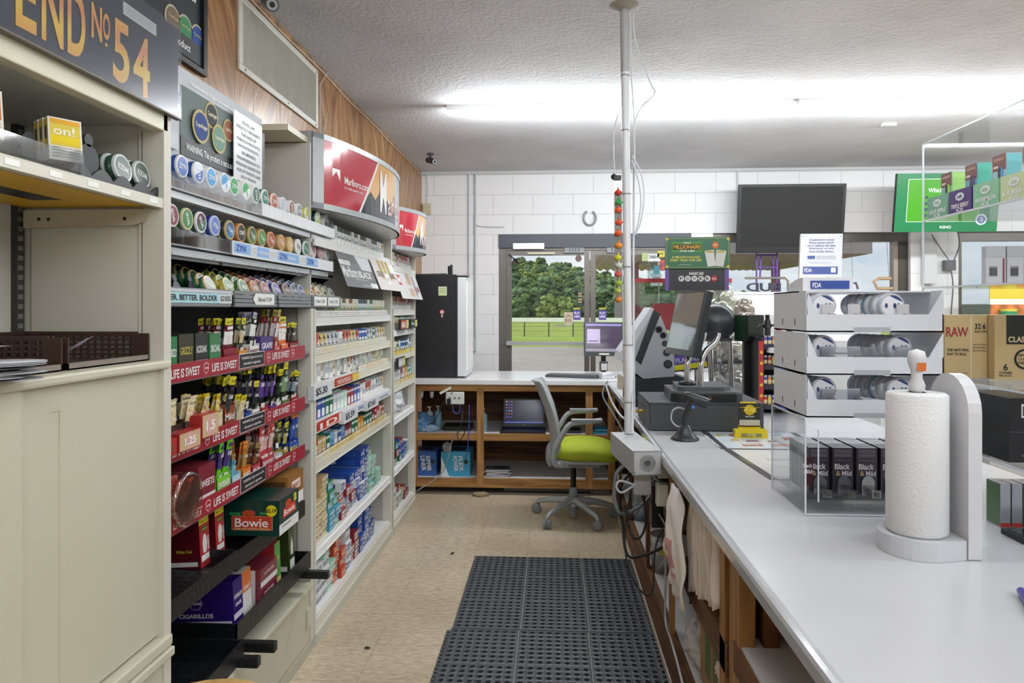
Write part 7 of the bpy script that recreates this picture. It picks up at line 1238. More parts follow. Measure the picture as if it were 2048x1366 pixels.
    m.ft('A MILLION DOLLARS', -.165, -.035, .015, -.020, P('E8DC5A'), 0, .001); m.ft('EVERY YEAR. FOR LIFE', -.175, -.055, .025, -.040, P('E8DC5A'), 0, .001); m.ft('ALC 18+ play responsibly', -.12, -.08, -.04, -.074, TXTW, 0, .001)
    m.lathe([(.022, -.0014), (.022, -.0006)], P('D8742A'), 24, (.115, 0, .05), 'y'); m.ft('NEW', .102, .045, .128, .056, TXTW, 0, .002)
    m.add([(.045, -.001, .012), (.105, -.001, .02), (.115, -.001, -.085), (.065, -.001, -.09)], [(0,3,2,1)], P('DCDDD8')); m.add([(.12, -.0012, .02), (.185, -.0012, .012), (.165, -.0012, -.09), (.112, -.0012, -.085)], [(0,3,2,1)], P('D4D6D0')); m.fr(.055, .0, .10, .012, P('C8A83A'), 0, .0016); m.fr(.125, .0, .17, .012, P('C8A83A'), 0, .0018); m.build('panel', t)
    t = thing('lottery_sign_board', 'black lottery sign of white balls with purple edges below the green board', 'sign', (.935, ys+.02, 1.71)); m = MB(); m.box(-.2, 0, -.09, .2, .004, .055, P('1E1E24', .3)); m.box(-.205, -.001, -.09, -.18, .0, .055, P('6A4AA0', .3)); m.box(.18, -.001, -.09, .205, .0, .055, P('6A4AA0', .3)); m.ft('NASCAR', -.05, .012, .045, .030, TXTW, 0, .001)
    for k, ch in enumerate('POWER'): x = -.10+k*.042; m.lathe([(.019, -.0012), (.019, -.0004)], P('E0E0E0'), 20, (x, 0, -.012), 'y'); m.ft(ch, x-.01, -.022, x+.01, -.002, TXTB, 0, .0018)
    m.lathe([(.019, -.0012), (.019, -.0004)], P('C03A3A'), 20, (.112, 0, -.012), 'y'); m.ft('BALL', .098, -.017, .126, -.008, TXTW, 0, .0018); m.build('panel', t)
    MB().tube([(.935, ys+.045, CT_Z+.001), (.935, ys+.045, 1.75)], .012, STEEL, 12).build('sign_post', label='thin steel post behind the lottery sign boards', cat='post')
    # glass ticket case with red frame
    t = thing('ticket_case', 'clear lottery ticket case with a red frame behind the terminal', 'display case'); rd = P('A83A3E', .35); y = 5.1; m = MB()
    m.box(.58, y, 1.69, 1.28, y+.03, 1.72, rd); m.box(.58, y, 1.40, 1.28, y+.03, 1.425, rd); m.box(.575, y, 1.40, .59, y+.03, 1.72, P('C9C9C9', .3)); m.box(.76, y, 1.425, .765, y+.02, 1.69, P('B0B4B0', .3)); m.build('frame', t); m = MB(); m.box(.59, y+.01, 1.425, 1.28, y+.014, 1.69, clear('E4ECE6', .12, 'case_glass')); m.build('glass', t)
    for x in (.62, 1.24): MB().box(x, y, CT_Z+.001, x+.02, y+.03, 1.40, P('9A9A9A', .4)).build('leg', t)
    # jar on top
    t = thing('glass_jar', 'clear glass jar with a blue label on the red-framed case', 'jar', (.73, 5.11, 1.7205)); m = MB(); m.lathe([(.001, .0), (.045, 0), (.047, .01), (.047, .11), (.04, .125)], clear('E0ECEC', .15, 'jar_glass'), 22); m.build('body', t); m = MB(); m.lathe([(.043, .122), (.043, .14), (.001, .141)], P('D8D8D4', .3), 22); m.build('lid', t); m = MB(); m.quad((-.01, -.048, .03), (.03, -.048, .03), (.03, -.048, .09), (-.01, -.048, .09), P('5AA0B0')); m.build('label', t)
    # decals / stickers around
    for i, (px, py, w, h, y, c, tx, lb) in enumerate(((1307, 515, .113, .083, 7.203, 'C8CCC8', '2001', 'pale 2001 licence plate hanging in the door glass'), (1290, 514, .062, .083, 7.203, 'A8B878', '', 'small green and white sticker left of the 2001 plate'), (1322, 508, .072, .062, 7.203, 'D8C82A', 'WE', 'yellow and red sticker beside the 2001 plate'), (1322, 530, .072, .103, 7.203, 'B83A3E', 'You Can', 'red You Can sticker below the yellow one'), (1313, 560, .123, .123, 7.201, 'B8BCC4', 'LOTTERY', 'round grey decal sheet below the 2001 plate'))):
        p = atY(px, py, y); m = MB(); m.box(-w/2, 0, -h/2, w/2, .003, h/2, P(c, .4)); 
        if tx: m.ft(tx, -w*.36, -h*.2, w*.36, h*.25, P('3A3A40'), 0, .001)
        m.build('window_sticker', label=lb, cat='sticker', loc=p)
    # customer display on pole
    t = thing('customer_display', 'dark green tinted pole display turned to the customer side', 'customer display', (1.15, 4.2, CT_Z+.001)); m = MB(); m.box(-.03, -.02, 0, .03, .03, .40, BLACK); m.build('pole', t, bevel=.004); m = MB(); m.M = Matrix.Translation((0, 0, .47)) @ Matrix.Rotation(.5, 4, 'Z'); m.box(-.065, -.06, -.08, .065, .05, .075, P('1E2A26', .2)); m.build('head', t, bevel=.006)
    m = MB(); m.M = Matrix.Translation((0, 0, .47)) @ Matrix.Rotation(.5, 4, 'Z'); m.box(-.066, -.05, -.07, -.065, .04, .065, P('24402E', .08)); m.build('screen', t)
    # lighter rack
    t = thing('lighter_rack', 'black tiered lighter rack with red and blue strips', 'display rack', (1.25, 3.95, CT_Z+.001)); bk = P('1A1B1E', .4)
    m = MB(); m.box(-.10, 0, 0, -.085, .2, .42, bk); m.box(.12, 0, 0, .135, .2, .42, bk); m.box(-.085, .19, 0, .12, .2, .42, bk); m.build('frame', t)
    for k in range(4): z = .03+k*.11; m = MB(); m.box(-.085, 0, z, .12, .19, z+.006, bk); m.box(-.085, -.006, z-.006, .12, 0, z+.022, P('2A2C34', .3)); m.fr(.0, z-.004, .05, z+.02, P('3A5AC0'), -.006); m.fr(.05, z-.004, .118, z+.02, P('B83A3A'), -.006); m.ft('BIC', .03, z, .09, z+.016, P('F0D84A'), -.0066, .0008); m.build('shelf', t)
    m = MB(); m.box(-.115, -.012, .06, -.09, -.004, .40, P('B8302E', .35)); 
    for k in range(5): m.lathe([(.011, -.0135), (.011, -.0125)], P('E0B83A'), 4, (-.102, 0, .10+k*.06), 'y')
    m.build('side_banner', t)
    rr = random.Random(9); LC = [('red', 'B82E2E'), ('green', '3A8A3A'), ('blue', '2E4EA8'), ('yellow', 'D8C02A'), ('black', '2A2A2C'), ('orange', 'D8702A'), ('violet', '6A3A9A')]; K = {}
    for k in range(4):
        for i in range(9):
            nm, c = LC[(i*3+k*2) % 7]
            if c not in K:
                m = MB(); m.box(-.009, -.005, 0, .009, .005, .055, P(c, .3)); m.fr(-.009, .02, .009, .04, P('D8C89A'), -.005); m.box(-.008, -.005, .055, .008, .005, .066, P('B0B4B8', .2, .8)); K[c] = Kind(m.build('lighter', cat='lighter'))
            K[c].put((1.178+.0225*i, 3.965, CT_Z+.037+.11*k), 0, '%s lighter, %s from the left on the %s tier of the rack' % (nm, ORD[i], ORD[k]), 'lighters in the black rack')
    # torch lighters on top
    for i, (x, c, nm) in enumerate(((1.20, '2A2A2E', 'black'), (1.26, 'A82E34', 'red'), (1.32, '3A3A40', 'charcoal'))):
        t = thing('torch_lighter', '%s torch lighter standing on top of the lighter rack' % nm, 'torch lighter', (x, 4.0, CT_Z+.3670+.006), 0, 'torch lighters'); m = MB(); m.cyl((0, 0, 0), .02, .1, P(c, .3), 'z', 16, .016); m.build('tank', t); m = MB(); m.cyl((0, 0, .1), .022, .045, BLACK, 'z', 14, .015); m.cyl((0, 0, .145), .012, .03, BLACK, 'z', 12); m.tube([(0, 0, .12), (-.04, 0, .115), (-.05, 0, .10)], .007, BLACK, 8); m.build('nozzle', t)
    m = MB(); m.prism([(-.06, 0), (.06, 0), (.05, .025), (-.05, .025)], 'y', 0, .08, P('D8DADC', .3)); m.ft('4 for 5', -.02, .005, .03, .018, TXTB, 0, .001); m.build('price_holder', label='white price holder in front of the torch lighters', cat='price label', loc=(1.235, 3.86, 1.262))
    # foil snack bags / candy behind
    def foil(x, y, z, c, lb, seed, s=.09): crumple('snack_bag', (x, y, z), s, P(c, .18, .6), lb, 'snack bag', seed, 1.3, .9, .6)
    foil(1.20, 4.75, CT_Z+.001, 'B4B4B0', 'silver foil snack bag low behind the chrome legs', 51, .12); foil(1.17, 4.70, 1.16, 'C2C0BA', 'crinkled silver bag in the middle behind the chrome legs', 52, .11); foil(1.14, 4.85, 1.40, 'BFC4B4', 'pale green clear bag high behind the ticket printer', 53, .11); foil(1.24, 4.62, 1.40, 'B8B0A8', 'purple and cream candy bag beside the customer display', 54, .07)
    for k, z in enumerate((1.15, 1.39)): MB().box(1.02, 4.55, z, 1.34, 4.95, z+.008, clear('DDE0E0', .2, 'rack_plastic')).build('snack_shelf', label='clear shelf carrying snack bags, %s one' % ['lower', 'upper'][k], cat='shelf')
    # white cooler with sloping lit top beyond
    t = thing('chest_cooler', 'white chest cooler with a sloped lid beyond the counter', 'cooler', (2.0, 5.6, 0)); m = MB(); m.box(-.55, 0, 0, .55, .7, 1.45, P('B2B5B9', .35)); m.build('body', t, bevel=.01); m = MB(); m.prism([(0, 1.45), (.7, 1.45), (.7, 1.62), (.25, 1.62)], 'x', -.55, .55, P('C9CCD0', .3)); m.box(-.55, .24, 1.62, .55, .7, 1.64, P('DADCDE', .3)); m.build('lid', t); m = MB(); m.box(-.5, -.002, 1.25, .5, 0, 1.30, P('E8ECEE', .2)); m.box(-.55, -.002, 1.15, .55, 0, 1.16, P('5A5E62')); m.build('front_trim', t)
    # hanging TVs
    def tv(x0, x1, z0, z1, y, c, label, extra=None, tilt=8):
        t = thing('wall_television', label, 'television', ((x0+x1)/2, y, (z0+z1)/2)); w = (x1-x0)/2; h = (z1-z0)/2; Mx = Matrix.Rotation(math.radians(tilt), 4, 'X'); m = MB(); m.M = Mx; m.box(-w, 0, -h, w, .045, h, P('232325', .4)); m.build('housing', t, bevel=.005)
        m = MB(); m.M = Mx; m.box(-w+.03, -.001, -h+.06, w-.03, 0, h-.025, c); 
        if extra: extra(m, w, h)
        m.build('screen', t); m = MB(); m.box(-.05, .045, -.1, .05, 7.2-y, .1, P('3A3A3C', .4)); m.build('wall_bracket', t)
    def lot(m, w, h):
        m.box(-w, -.002, -h, w, -.001, h, P('1F7A4A', .3, emit=.1)); g = P('479A1C', .3, emit=.1); m.fr(-w+.10, -h+.09, w*.62, h-.05, P('C8D8C8', .3, emit=.4), -.002); m.fr(-w+.105, -h+.095, w*.62-.005, h-.055, g, -.0025); m.ft('Which Animal', -w+.28, h*.35, -w+.55, h*.5, P('E0E8E0', .3, emit=.6), -.003, .001)
        for k in range(4): m.lathe([(.014, -.0045), (.014, -.0035)], P('3A4A6A', .3), 14, (-w+.27, 0, h*.18-k*.055), 'y')
        m.lathe([(.05, -.0045), (.05, -.0035)], P('C8D0E0', .3, emit=.4), 24, (w*.68, 0, -h+.11), 'y'); m.lathe([(.036, -.0055), (.036, -.0045)], P('5A6AA0', .3), 24, (w*.68, 0, -h+.11), 'y'); m.ft('3', w*.68-.015, -h+.09, w*.68+.015, -h+.13, TXTW, -.0055, .001); m.ft('KENO', -.05, -h+.03, .05, -h+.055, TXTW, -.002, .001)
    tv(1.80, 2.82, 2.045, 2.71, 6.95, P('121213', .6), 'switched-off black television hanging above the window')
    tv(3.13, 4.04, 2.205, 2.735, 6.6, P('1F7A4A', .2, emit=.5), 'television showing a green lottery quiz screen at the right', lot)
far_counter()
def wall_bits():
    y = BACKY
    m = MB(); pts = [(.075*math.sin(a)*.82, -.075*math.cos(a)) for a in [math.radians(d) for d in range(-152, 153, 16)]]; m.tube([(p[0], 0, p[1]) for p in pts], .011, P('8E9092', .4, .5), 8); m.build('horseshoe', label='grey horseshoe nailed to the white wall above the door', cat='horseshoe', loc=(.375, y-.012, 2.43))
    t = thing('wall_conduit', 'white painted conduit pair running down the block wall to an outlet', 'conduit'); cm = P('CDCFD1', .4)
    m = MB(); m.cyl((-.865, y-.014, 1.16), .011, CEIL-1.16, cm, 'z', 10); m.build('pipe', t); m = MB(); m.cyl((-.80, y-.014, 1.20), .011, CEIL-1.20, P('B9BCBF', .4), 'z', 10); m.build('pipe', t)
    m = MB(); m.box(-.87, y-.04, 1.07, -.79, y, 1.19, P('C4C6C4', .4)); m.box(-.85, y-.042, 1.09, -.81, y-.04, 1.17, P('A4A6A4')); m.build('outlet_box', t)
    m = MB(); m.tube(smooth([(-.79, y-.012, 2.42), (-.77, y-.012, 2.36), (-.60, y-.012, 2.345), (-.5, y-.012, 2.345)]), .006, cm, 8); m.build('branch_cable', t)
    m = MB(); m.cyl((1.86, y-.012, 2.27), .008, .65, cm, 'z', 8); m.build('wall_cable', label='thin painted cable down the wall between door and television', cat='cable')
    # cctv cameras
    def cctv(p, rz, label, s=1, d=(1, -.4, -.35)):
        t = thing('security_camera', label, 'security camera', p, rz); g = P('3A3C40', .35); m = MB(); m.cyl((0, 0, -.012), .035*s, .012, g, 'z', 16); m.tube([(0, 0, -.012), (0, 0, -.05*s)], .012*s, g, 10); m.build('mount', t)
        D = V(d).normalized(); a = V((0, 0, -.07*s))-D*.05*s; b = a+D*.13*s; m = MB(); m.tube([a, b], .03*s, g, 18); m.build('body', t); m = MB(); m.tube([b, b+D*.004], .024*s, P('A8ACB0', .2), 18); m.tube([b+D*.004, b+D*.006], .012*s, BLACK, 14); m.build('lens', t)
    cctv((-1.12, 6.35, CEIL), 0, 'grey bullet security camera at the far left ceiling corner', .9, (.8, -.9, -.35)); cctv((-1.25, 3.02, CEIL), 0, 'black bullet security camera above the wall vent', 1.0, (.5, -.8, -.45))
    # vent
    t = thing('wall_vent', 'large white louvred air vent on the wood-paneled wall', 'vent'); y0, y1, z0, z1 = 2.943, 3.955, 2.535, 2.868; x = WALLX; vm = P('D2D0C6', .4); m = MB()
    for (a, b, c, d) in ((y0, y1, z0, z0+.03), (y0, y1, z1-.03, z1), (y0, y0+.035, z0+.03, z1-.03), (y1-.035, y1, z0+.03, z1-.03)): m.box(x, a, c, x+.012, b, d, vm)
    m.build('frame', t, bevel=.003); m = MB(); m.box(x, y0+.035, z0+.03, x+.001, y1-.035, z1-.03, P('6A6A60', .6))
    k = 0
    while y0+.04+k*.0145 < y1-.04: yy = y0+.04+k*.0145; m.quad((x+.002, yy, z0+.03), (x+.010, yy+.008, z0+.03), (x+.010, yy+.008, z1-.03), (x+.002, yy, z1-.03), P('B8B8AC', .5, var=.1, scale=12)); m.box(x+.009, yy+.007, z0+.03, x+.011, yy+.009, z1-.03, P('C8C7BC', .5)); k += 1
    m.build('louvres', t)
    for (a, b) in ((3.0, 2.55), (3.5, 2.55), (3.92, 2.55), (3.92, 2.85)): MB().lathe([(.006, .012), (.006, .014)], P('6A6A60'), 8, (x, a, b), 'x').build('screw', t)
    # framed poster on the wall
    t = thing('framed_poster', 'black framed AMERICAN GROWN TOBACCO poster high on the paneled wall', 'poster'); y0, y1, z0, z1 = 2.02, 2.645, 2.40, 2.90; m = MB(); x = WALLX+.001
    for (a, b, c, d) in ((y0, y1, z0, z0+.02), (y0, y1, z1-.02, z1), (y0, y0+.02, z0+.02, z1-.02), (y1-.028, y1, z0+.02, z1-.02)): m.box(x, a, c, x+.02, b, d, BLACK)
    m.build('frame', t); m = MB(); m.box(x, y0+.02, z0+.02, x+.006, y1-.028, z1-.02, P('23262C', .6, var=.3, scale=6)); xx = x+.0065
    def T(s, pa, pb, za, zb, mt): ya, yb = atX(pa, 100, xx)[1], atX(pb, 100, xx)[1]; m.text(s, (xx, ya, za), (0,1,0), (0,0,1), yb-ya, zb-za, mt)
    T('AMERICAN', 325, 392, 2.735, 2.80, TXTW); T('GROWN TOBACCO', 325, 392, 2.655, 2.715, TXTW)
    for px, c in ((345, '7A6A52'), (370, '3F8A5A'), (395, '2E4E9A')):
        yy = atX(px, 100, xx)[1]; m.lathe([(.052, 0), (.052, .002)], P('B8B4A0', .7), 26, (xx, yy, 2.53), 'x'); m.lathe([(.044, .002), (.044, .003)], P(c, .7), 26, (xx, yy, 2.53), 'x'); m.text('Copenhagen', (xx+.0032, yy-.034, 2.53), (0,1,0), (0,0,1), .068, .016, P('C8B88A'))
    m.box(xx+.004, y0+.02, z0+.03, xx+.005, y1-.03, 2.505, P('26262A')); m.text('WARNING: This product', (xx+.0055, 2.13, 2.445), (0,1,0), (0,0,1), .40, .035, TXTW); m.build('print', t)
    # poster + notice standing on the top tray
    x = -1.16
    t = thing('tin_poster', 'clear-sleeved tin poster with a WARNING strip behind the top tin tray', 'poster'); a, b = atX(363, 250, x), atX(470, 250, x); y0, y1 = a[1], b[1]; z0, z1 = 1.90, 2.235; m = MB(); m.box(x-.01, 1.75, z0, x-.006, y1+.25, 2.26, P('C4C8CC', .6)); m.build('sleeve', t)
    m = MB(); m.box(x-.006, y0, 1.99, x-.004, y1+.03, z1-.03, P('5E6E6A', .6, var=.3, scale=3)); m.box(x-.0045, y0, 1.985, x-.002, y1, 2.045, P('22242A')); m.text('WARNING: This product is not a safe', (x-.0015, y0+.03, 1.998), (0,1,0), (0,0,1), y1-y0-.04, .03, TXTW); m.text('WARNING: Cigars are not a safe alternative', (x-.003, y0+.06, 2.215), (0,1,0), (0,0,1), .42, .014, P('F4F4F4'))
    for (pa, pz, c, r_) in ((400, 2.10, '2E4A8A', .055), (437, 2.09, '7AA090', .05), (425, 2.16, '3A3E40', .045), (458, 2.14, 'A0604A', .04)):
        yy = atX(pa, 250, x)[1]; q = {400: .006, 437: .005, 425: .0, 458: .001}[pa]; m.lathe([(r_, q-.004), (r_, q-.002)], P('BFB280', .7), 26, (x, yy, pz), 'x'); m.lathe([(r_*.82, q-.002), (r_*.82, q-.001)], P(c, .7), 26, (x, yy, pz), 'x'); m.text('Copenhagen', (x+q-.0008, yy-r_*.7, pz-.01), (0,1,0), (0,0,1), r_*1.4, .02, P('E4DCC0'))
    m.build('print', t)
    m = MB(); x2 = x+.006; a = atX(335, 250, x2)[1]; b = atX(361, 250, x2)[1]; m.box(x2-.004, 1.74, 2.09, x2, b-.01, 2.20, P('DADCDE', .3)); m.text('99', (x2+.0005, a+.02, 2.125), (0,1,0), (0,0,1), .05, .045, P('55585C')); m.box(x2-.004, 1.74, 1.99, x2-.001, b-.01, 2.04, P('C4CAD2')); m.build('price_card', label='white price card ending in 99 beside the tin poster', cat='price label')
    m = MB(); x3 = x+.012; a = atX(468, 280, x3)[1]; b = atX(524, 280, x3)[1]; z0, z1 = 1.92, 2.22; m.box(x3-.003, a, z0, x3, b, z1, P('D6D8D8', .35)); L = ['STATE LAW', 'STRICTLY PROHIBITS', 'THE SALE OF', 'TOBACCO PRODUCTS,', 'VAPOR PRODUCTS,', 'OR SMOKING', 'PARAPHERNALIA TO', 'PERSONS UNDER THE', 'AGE OF TWENTY-ONE', '(21) YEARS.', 'PROOF OF AGE MAY', 'BE REQUIRED']
    for k, s in enumerate(L): w = (b-a)*.05*min(17, len(s)); m.text(s, (x3+.0004, (a+b)/2-w/2, z1-.035-k*.0225), (0,1,0), (0,0,1), w, .012, P('6A6C70'))
    m.box(x3-.006, b, z0-.01, x3-.002, b+.03, z1-.02, P('4A4C50')); m.build('age_notice', label='white STATE LAW STRICTLY PROHIBITS notice right of the tin poster', cat='notice')
    # cream cartons behind the light box / wall wires
    t = MB(); t.box(-1.30, 2.93, 2.241, -1.12, 3.10, 2.245, P('D8D2BC', .5)); 
    m = MB(); m.box(-1.33, 2.85, 2.245, -1.10, 3.3, 2.27, P('D2CCB4', .5)); m.build('cardboard_flat', label='cream folded cardboard lying on top of the large shelving', cat='cardboard')
    m = MB(); m.lathe([(.001, .03), (.03, .03), (.042, .015), (.042, 0)], P('9A9890', .3, .3), 20); m.build('round_bell', label='round grey fitting on top of the large light box', cat='fitting', loc=(-1.2, 3.35, 2.301))
    for lb, pts in (('thin white wire hanging on the paneled wall above the light box', [(680, 96, 3.9), (652, 150, 3.95), (640, 170, 4.0), (641, 230, 4.0), (641, 280, 4.0)]), ('dark thin wire beside the white one on the paneled wall', [(655, 226, 4.1), (648, 260, 4.1), (645, 285, 4.1)])):
        MB().tube([atX(p[0], p[1], WALLX+.012) for p in pts], .003, P('CFCFC8' if 'white' in lb else '2A2A2A'), 6).build('wall_wire', label=lb, cat='wire')
    MB().tube(smooth([V((WALLX+.012, y_, CEIL-.03-.012*(i % 2))) for i, y_ in enumerate((2.9, 3.4, 4.0, 4.6, 5.2, 5.9, 6.5, 7.1))]), .003, P('D2D0CA'), 6).build('wall_wire', label='thin wire running along the ceiling corner of the paneled wall', cat='wire')
    m = MB(); m.box(-.04, -.03, -.05, .04, 0, .06, P('C8BCA0', .4)); m.tube([(0, -.02, .06), (.01, -.02, .2), (-.01, -.02, .42)], .004, P('D8D4CC'), 6); m.build('power_supply', label='beige plug-in box above the small light box at the corner', cat='electronics', loc=(-1.30, 7.19, 2.45+.08))
    # stickers on door glass
    def st(px, py, w, h, c, tx, tc, lb, yy=7.205):
        p = atY(px, py, yy); m = MB(); m.box(-w/2, 0, -h/2, w/2, .002, h/2, P(c, .4)); 
        for k, s in enumerate(tx): m.ft(s, -w*.4, h*(.18-.36*k)-h*.1, w*.4, h*(.18-.36*k)+h*.14, P(tc), 0, .001)
        m.build('door_sticker', label=lb, cat='sticker', loc=p)
    st(1154, 630, .075, .10, '5A4E9A', ['PLAY', 'HERE'], 'E8E4F0', 'purple PLAY HERE sticker on the left glass door'); st(1205, 630, .075, .10, '5A4E9A', ['PLAY', 'HERE'], 'E8E4F0', 'purple PLAY HERE sticker on the right glass door'); st(1154, 617, .07, .02, 'B8B84A', ['PUSH'], '5A4A1A', 'yellow PUSH strip on the left door', 7.203); st(1205, 617, .07, .02, 'B8B84A', ['PUSH'], '5A4A1A', 'yellow PUSH strip on the right door', 7.203)
    st(1137, 637, .09, .13, 'C8B8A0', ['A', 'B'], 'A08A74', 'faded tan notice on the left glass door'); st(1160, 596, .045, .17, '3A4248', ['=', '='], 'B89A5A', 'narrow dark opening hours sticker on the left door'); st(1121, 652, .11, .03, 'A8A890', ['AAA'], '6A6A50', 'small grey strip sticker under the tan notice')
    # plane and apple shaped stickers
    p = atY(1030, 520, 7.204); m = MB(); s = .075
    for tri in (((-.95, .85), (-.75, .9), (.5, -.35), (.35, -.5)), ((-.25, .25), (.75, .2), (.8, .05), (.15, -.2)), ((-.25, .25), (-.5, -.7), (-.35, -.8), (.15, -.2)), ((.2, -.15), (.75, -.5), (.7, -.6), (.4, -.55)), ((.2, -.15), (.25, -.95), (.15, -.95), (.05, -.3))): m.add([(x*s, .0002, z*s) for x, z in tri], [(0, 1, 2, 3)], BLACK)
    o = m.build('plane_sticker', label='black jet plane sticker at the top left of the door glass', cat='sticker', loc=p); o.modifiers.new('t', 'SOLIDIFY').thickness = .0015
    p = atY(1157, 517, 7.204); m = MB(); m.lathe([(.033, 0), (.033, .002)], P('6A4A4A', .4), 20, (0, 0, 0), 'y', 1, 1.05); m.prism([(0, .035), (.02, .05), (.025, .065), (.005, .052)], 'y', 0, .002, P('6A4A4A', .4)); m.build('apple_sticker', label='brown apple shaped sticker at the top right of the door glass', cat='sticker', loc=p)
    # neon signs and BUD in window
    t = thing('neon_sign', 'purple neon tube sign with hanging frame in the window', 'neon sign'); m = MB(); pm = P('6A4A9A', .3); yn = 7.15
    for pts in ([(1513, 500), (1513, 580)], [(1554, 500), (1554, 580)], [(1513, 510), (1554, 510)], [(1522, 512), (1520, 555)], [(1545, 512), (1548, 555)], [(1516, 535), (1554, 535)]): m.tube([atY(*p, yn) for p in pts], .009, pm, 8)
    for px in (1515, 1552): q = atY(px, 505, yn); m.tube([q, V((q.x, 7.21, 2.28))], .002, P('3A3A3A'), 6)
    m.build('tube', t); m = MB()
    p = atY(1492, 583, yn); q = atY(1560, 566, yn); m.text('BUD', (q.x, yn-.01, p.z), (-1, 0, 0), (0, 0, 1), q.x-p.x, q.z-p.z, P('3A3A52', .3), 0); o = m.build('lettering', t); o.modifiers.new('t', 'SOLIDIFY').thickness = .02
    m = MB(); m.tube([atY(1490, 556, yn), atY(1570, 556, yn), atY(1576, 562, yn), atY(1576, 582, yn)], .012, P('8A8478', .3), 8); m.build('frame', t)
    m = MB(); m.tube([atY(p[0], p[1], 7.15) for p in ((1782, 557), (1757, 557), (1748, 563), (1755, 577), (1785, 577))], .016, P('B89A78', .4), 8); q = atY(1778, 557, 7.15); m.tube([q, V((q.x, 7.21, 2.28))], .002, P('6A6A6A'), 6); m.build('neon_letter', label='tan angular neon letter low in the window right of the tower', cat='neon sign')
    m = MB(); m.tube([atY(p[0], p[1], 7.15) for p in ((1690, 575), (1700, 566), (1712, 566), (1716, 578))], .012, P('6A5A6A', .4), 8); q = atY(1706, 566, 7.15); m.tube([q, V((q.x, 7.21, 2.28))], .002, P('6A6A6A'), 6); m.build('neon_letter', label='small dark neon piece beside the age check device', cat='neon sign')
    # brace on the wall right and hot food sign
    m = MB(); p = atY(1873, 520, 7.1); m.box(p.x-.10, 7.13, 1.75, p.x+.02, 7.19, 2.2, P('D2D4D4', .4)); m.build('wall_box', label='white raceway box on the wall pier between the windows', cat='electrical box')
    m = MB(); p = atY(1904, 530, 7.1); m.box(p.x-.05, 7.12, p.z-.05, p.x+.05, 7.18, p.z+.05, P('5A5C60', .4)); m.tube(smooth([(p.x, 7.12, p.z-.05), (p.x+.02, 7.12, p.z-.2), (p.x, 7.12, p.z-.5)]), .006, P('5A5C60'), 6); m.tube(smooth([(p.x-.02, 7.12, p.z+.05), (p.x-.12, 7.12, p.z+.2), (p.x-.18, 7.12, p.z+.3)]), .005, P('5A5C60'), 6); m.tube(smooth([(p.x+.03, 7.12, p.z+.05), (p.x+.08, 7.12, p.z+.2), (p.x+.06, 7.12, p.z+.36)]), .006, P('5A5C60'), 6); m.build('plug_adapter', label='dark plug adapter with dangling leads on the wall pier', cat='plug')
    t = thing('hot_food_sign', 'red and yellow HOT BOILED PEANUTS food sign at the right window', 'sign', (4.45, 6.5, 1.70)); m = MB(); m.box(-.55, 0, -.15, .55, .01, .2, P('D8C23A', .4)); m.fr(-.55, .07, .55, .2, P('B83A34')); m.ft('HOT BOILED', -.36, .09, .40, .17, TXTW, 0, .001); m.lathe([(.075, -.0012), (.075, -.0004)], P('2A3A6A'), 24, (-.02, 0, .0), 'y', 1.8, .7); m.ft('PEANUTS', -.12, -.02, .08, .03, TXTW, 0, .002); m.ft('ready to enjoy fresh daily', -.45, .0, -.2, .03, P('6A3A1A'), 0, .001)
    m.box(-.55, -.002, -.16, .55, 0, -.11, P('E8E8D8', .3)); m.box(-.55, -.02, -.42, .55, .0, -.16, P('C8743A', .4, var=.5, scale=14))
    for i, x in enumerate((-.42, .05, .3)): m.lathe([(.055, -.36), (.065, -.20)], P(['D8C84A', '7AA84A', 'E0D8A8'][i], .4), 18, (x, -.05, 0), 'z'); m.lathe([(.066, -.25), (.067, -.22)], P('3A8A5A', .4), 18, (x, -.05, 0), 'z')
    m.build('board', t); m = MB(); m.box(-.55, 0, -1.699, .55, .4, -.42, P('B4B4B4', .4)); m.build('cabinet', t)
    m = MB(); m.box(-.04, -.02, 0, .06, .02, .02, P('E0E0DC')); m.build('smoke_detector', label='small white sensor box on the ceiling at the right', cat='sensor', loc=atZ(1775, 252, CEIL-.021))
wall_bits()
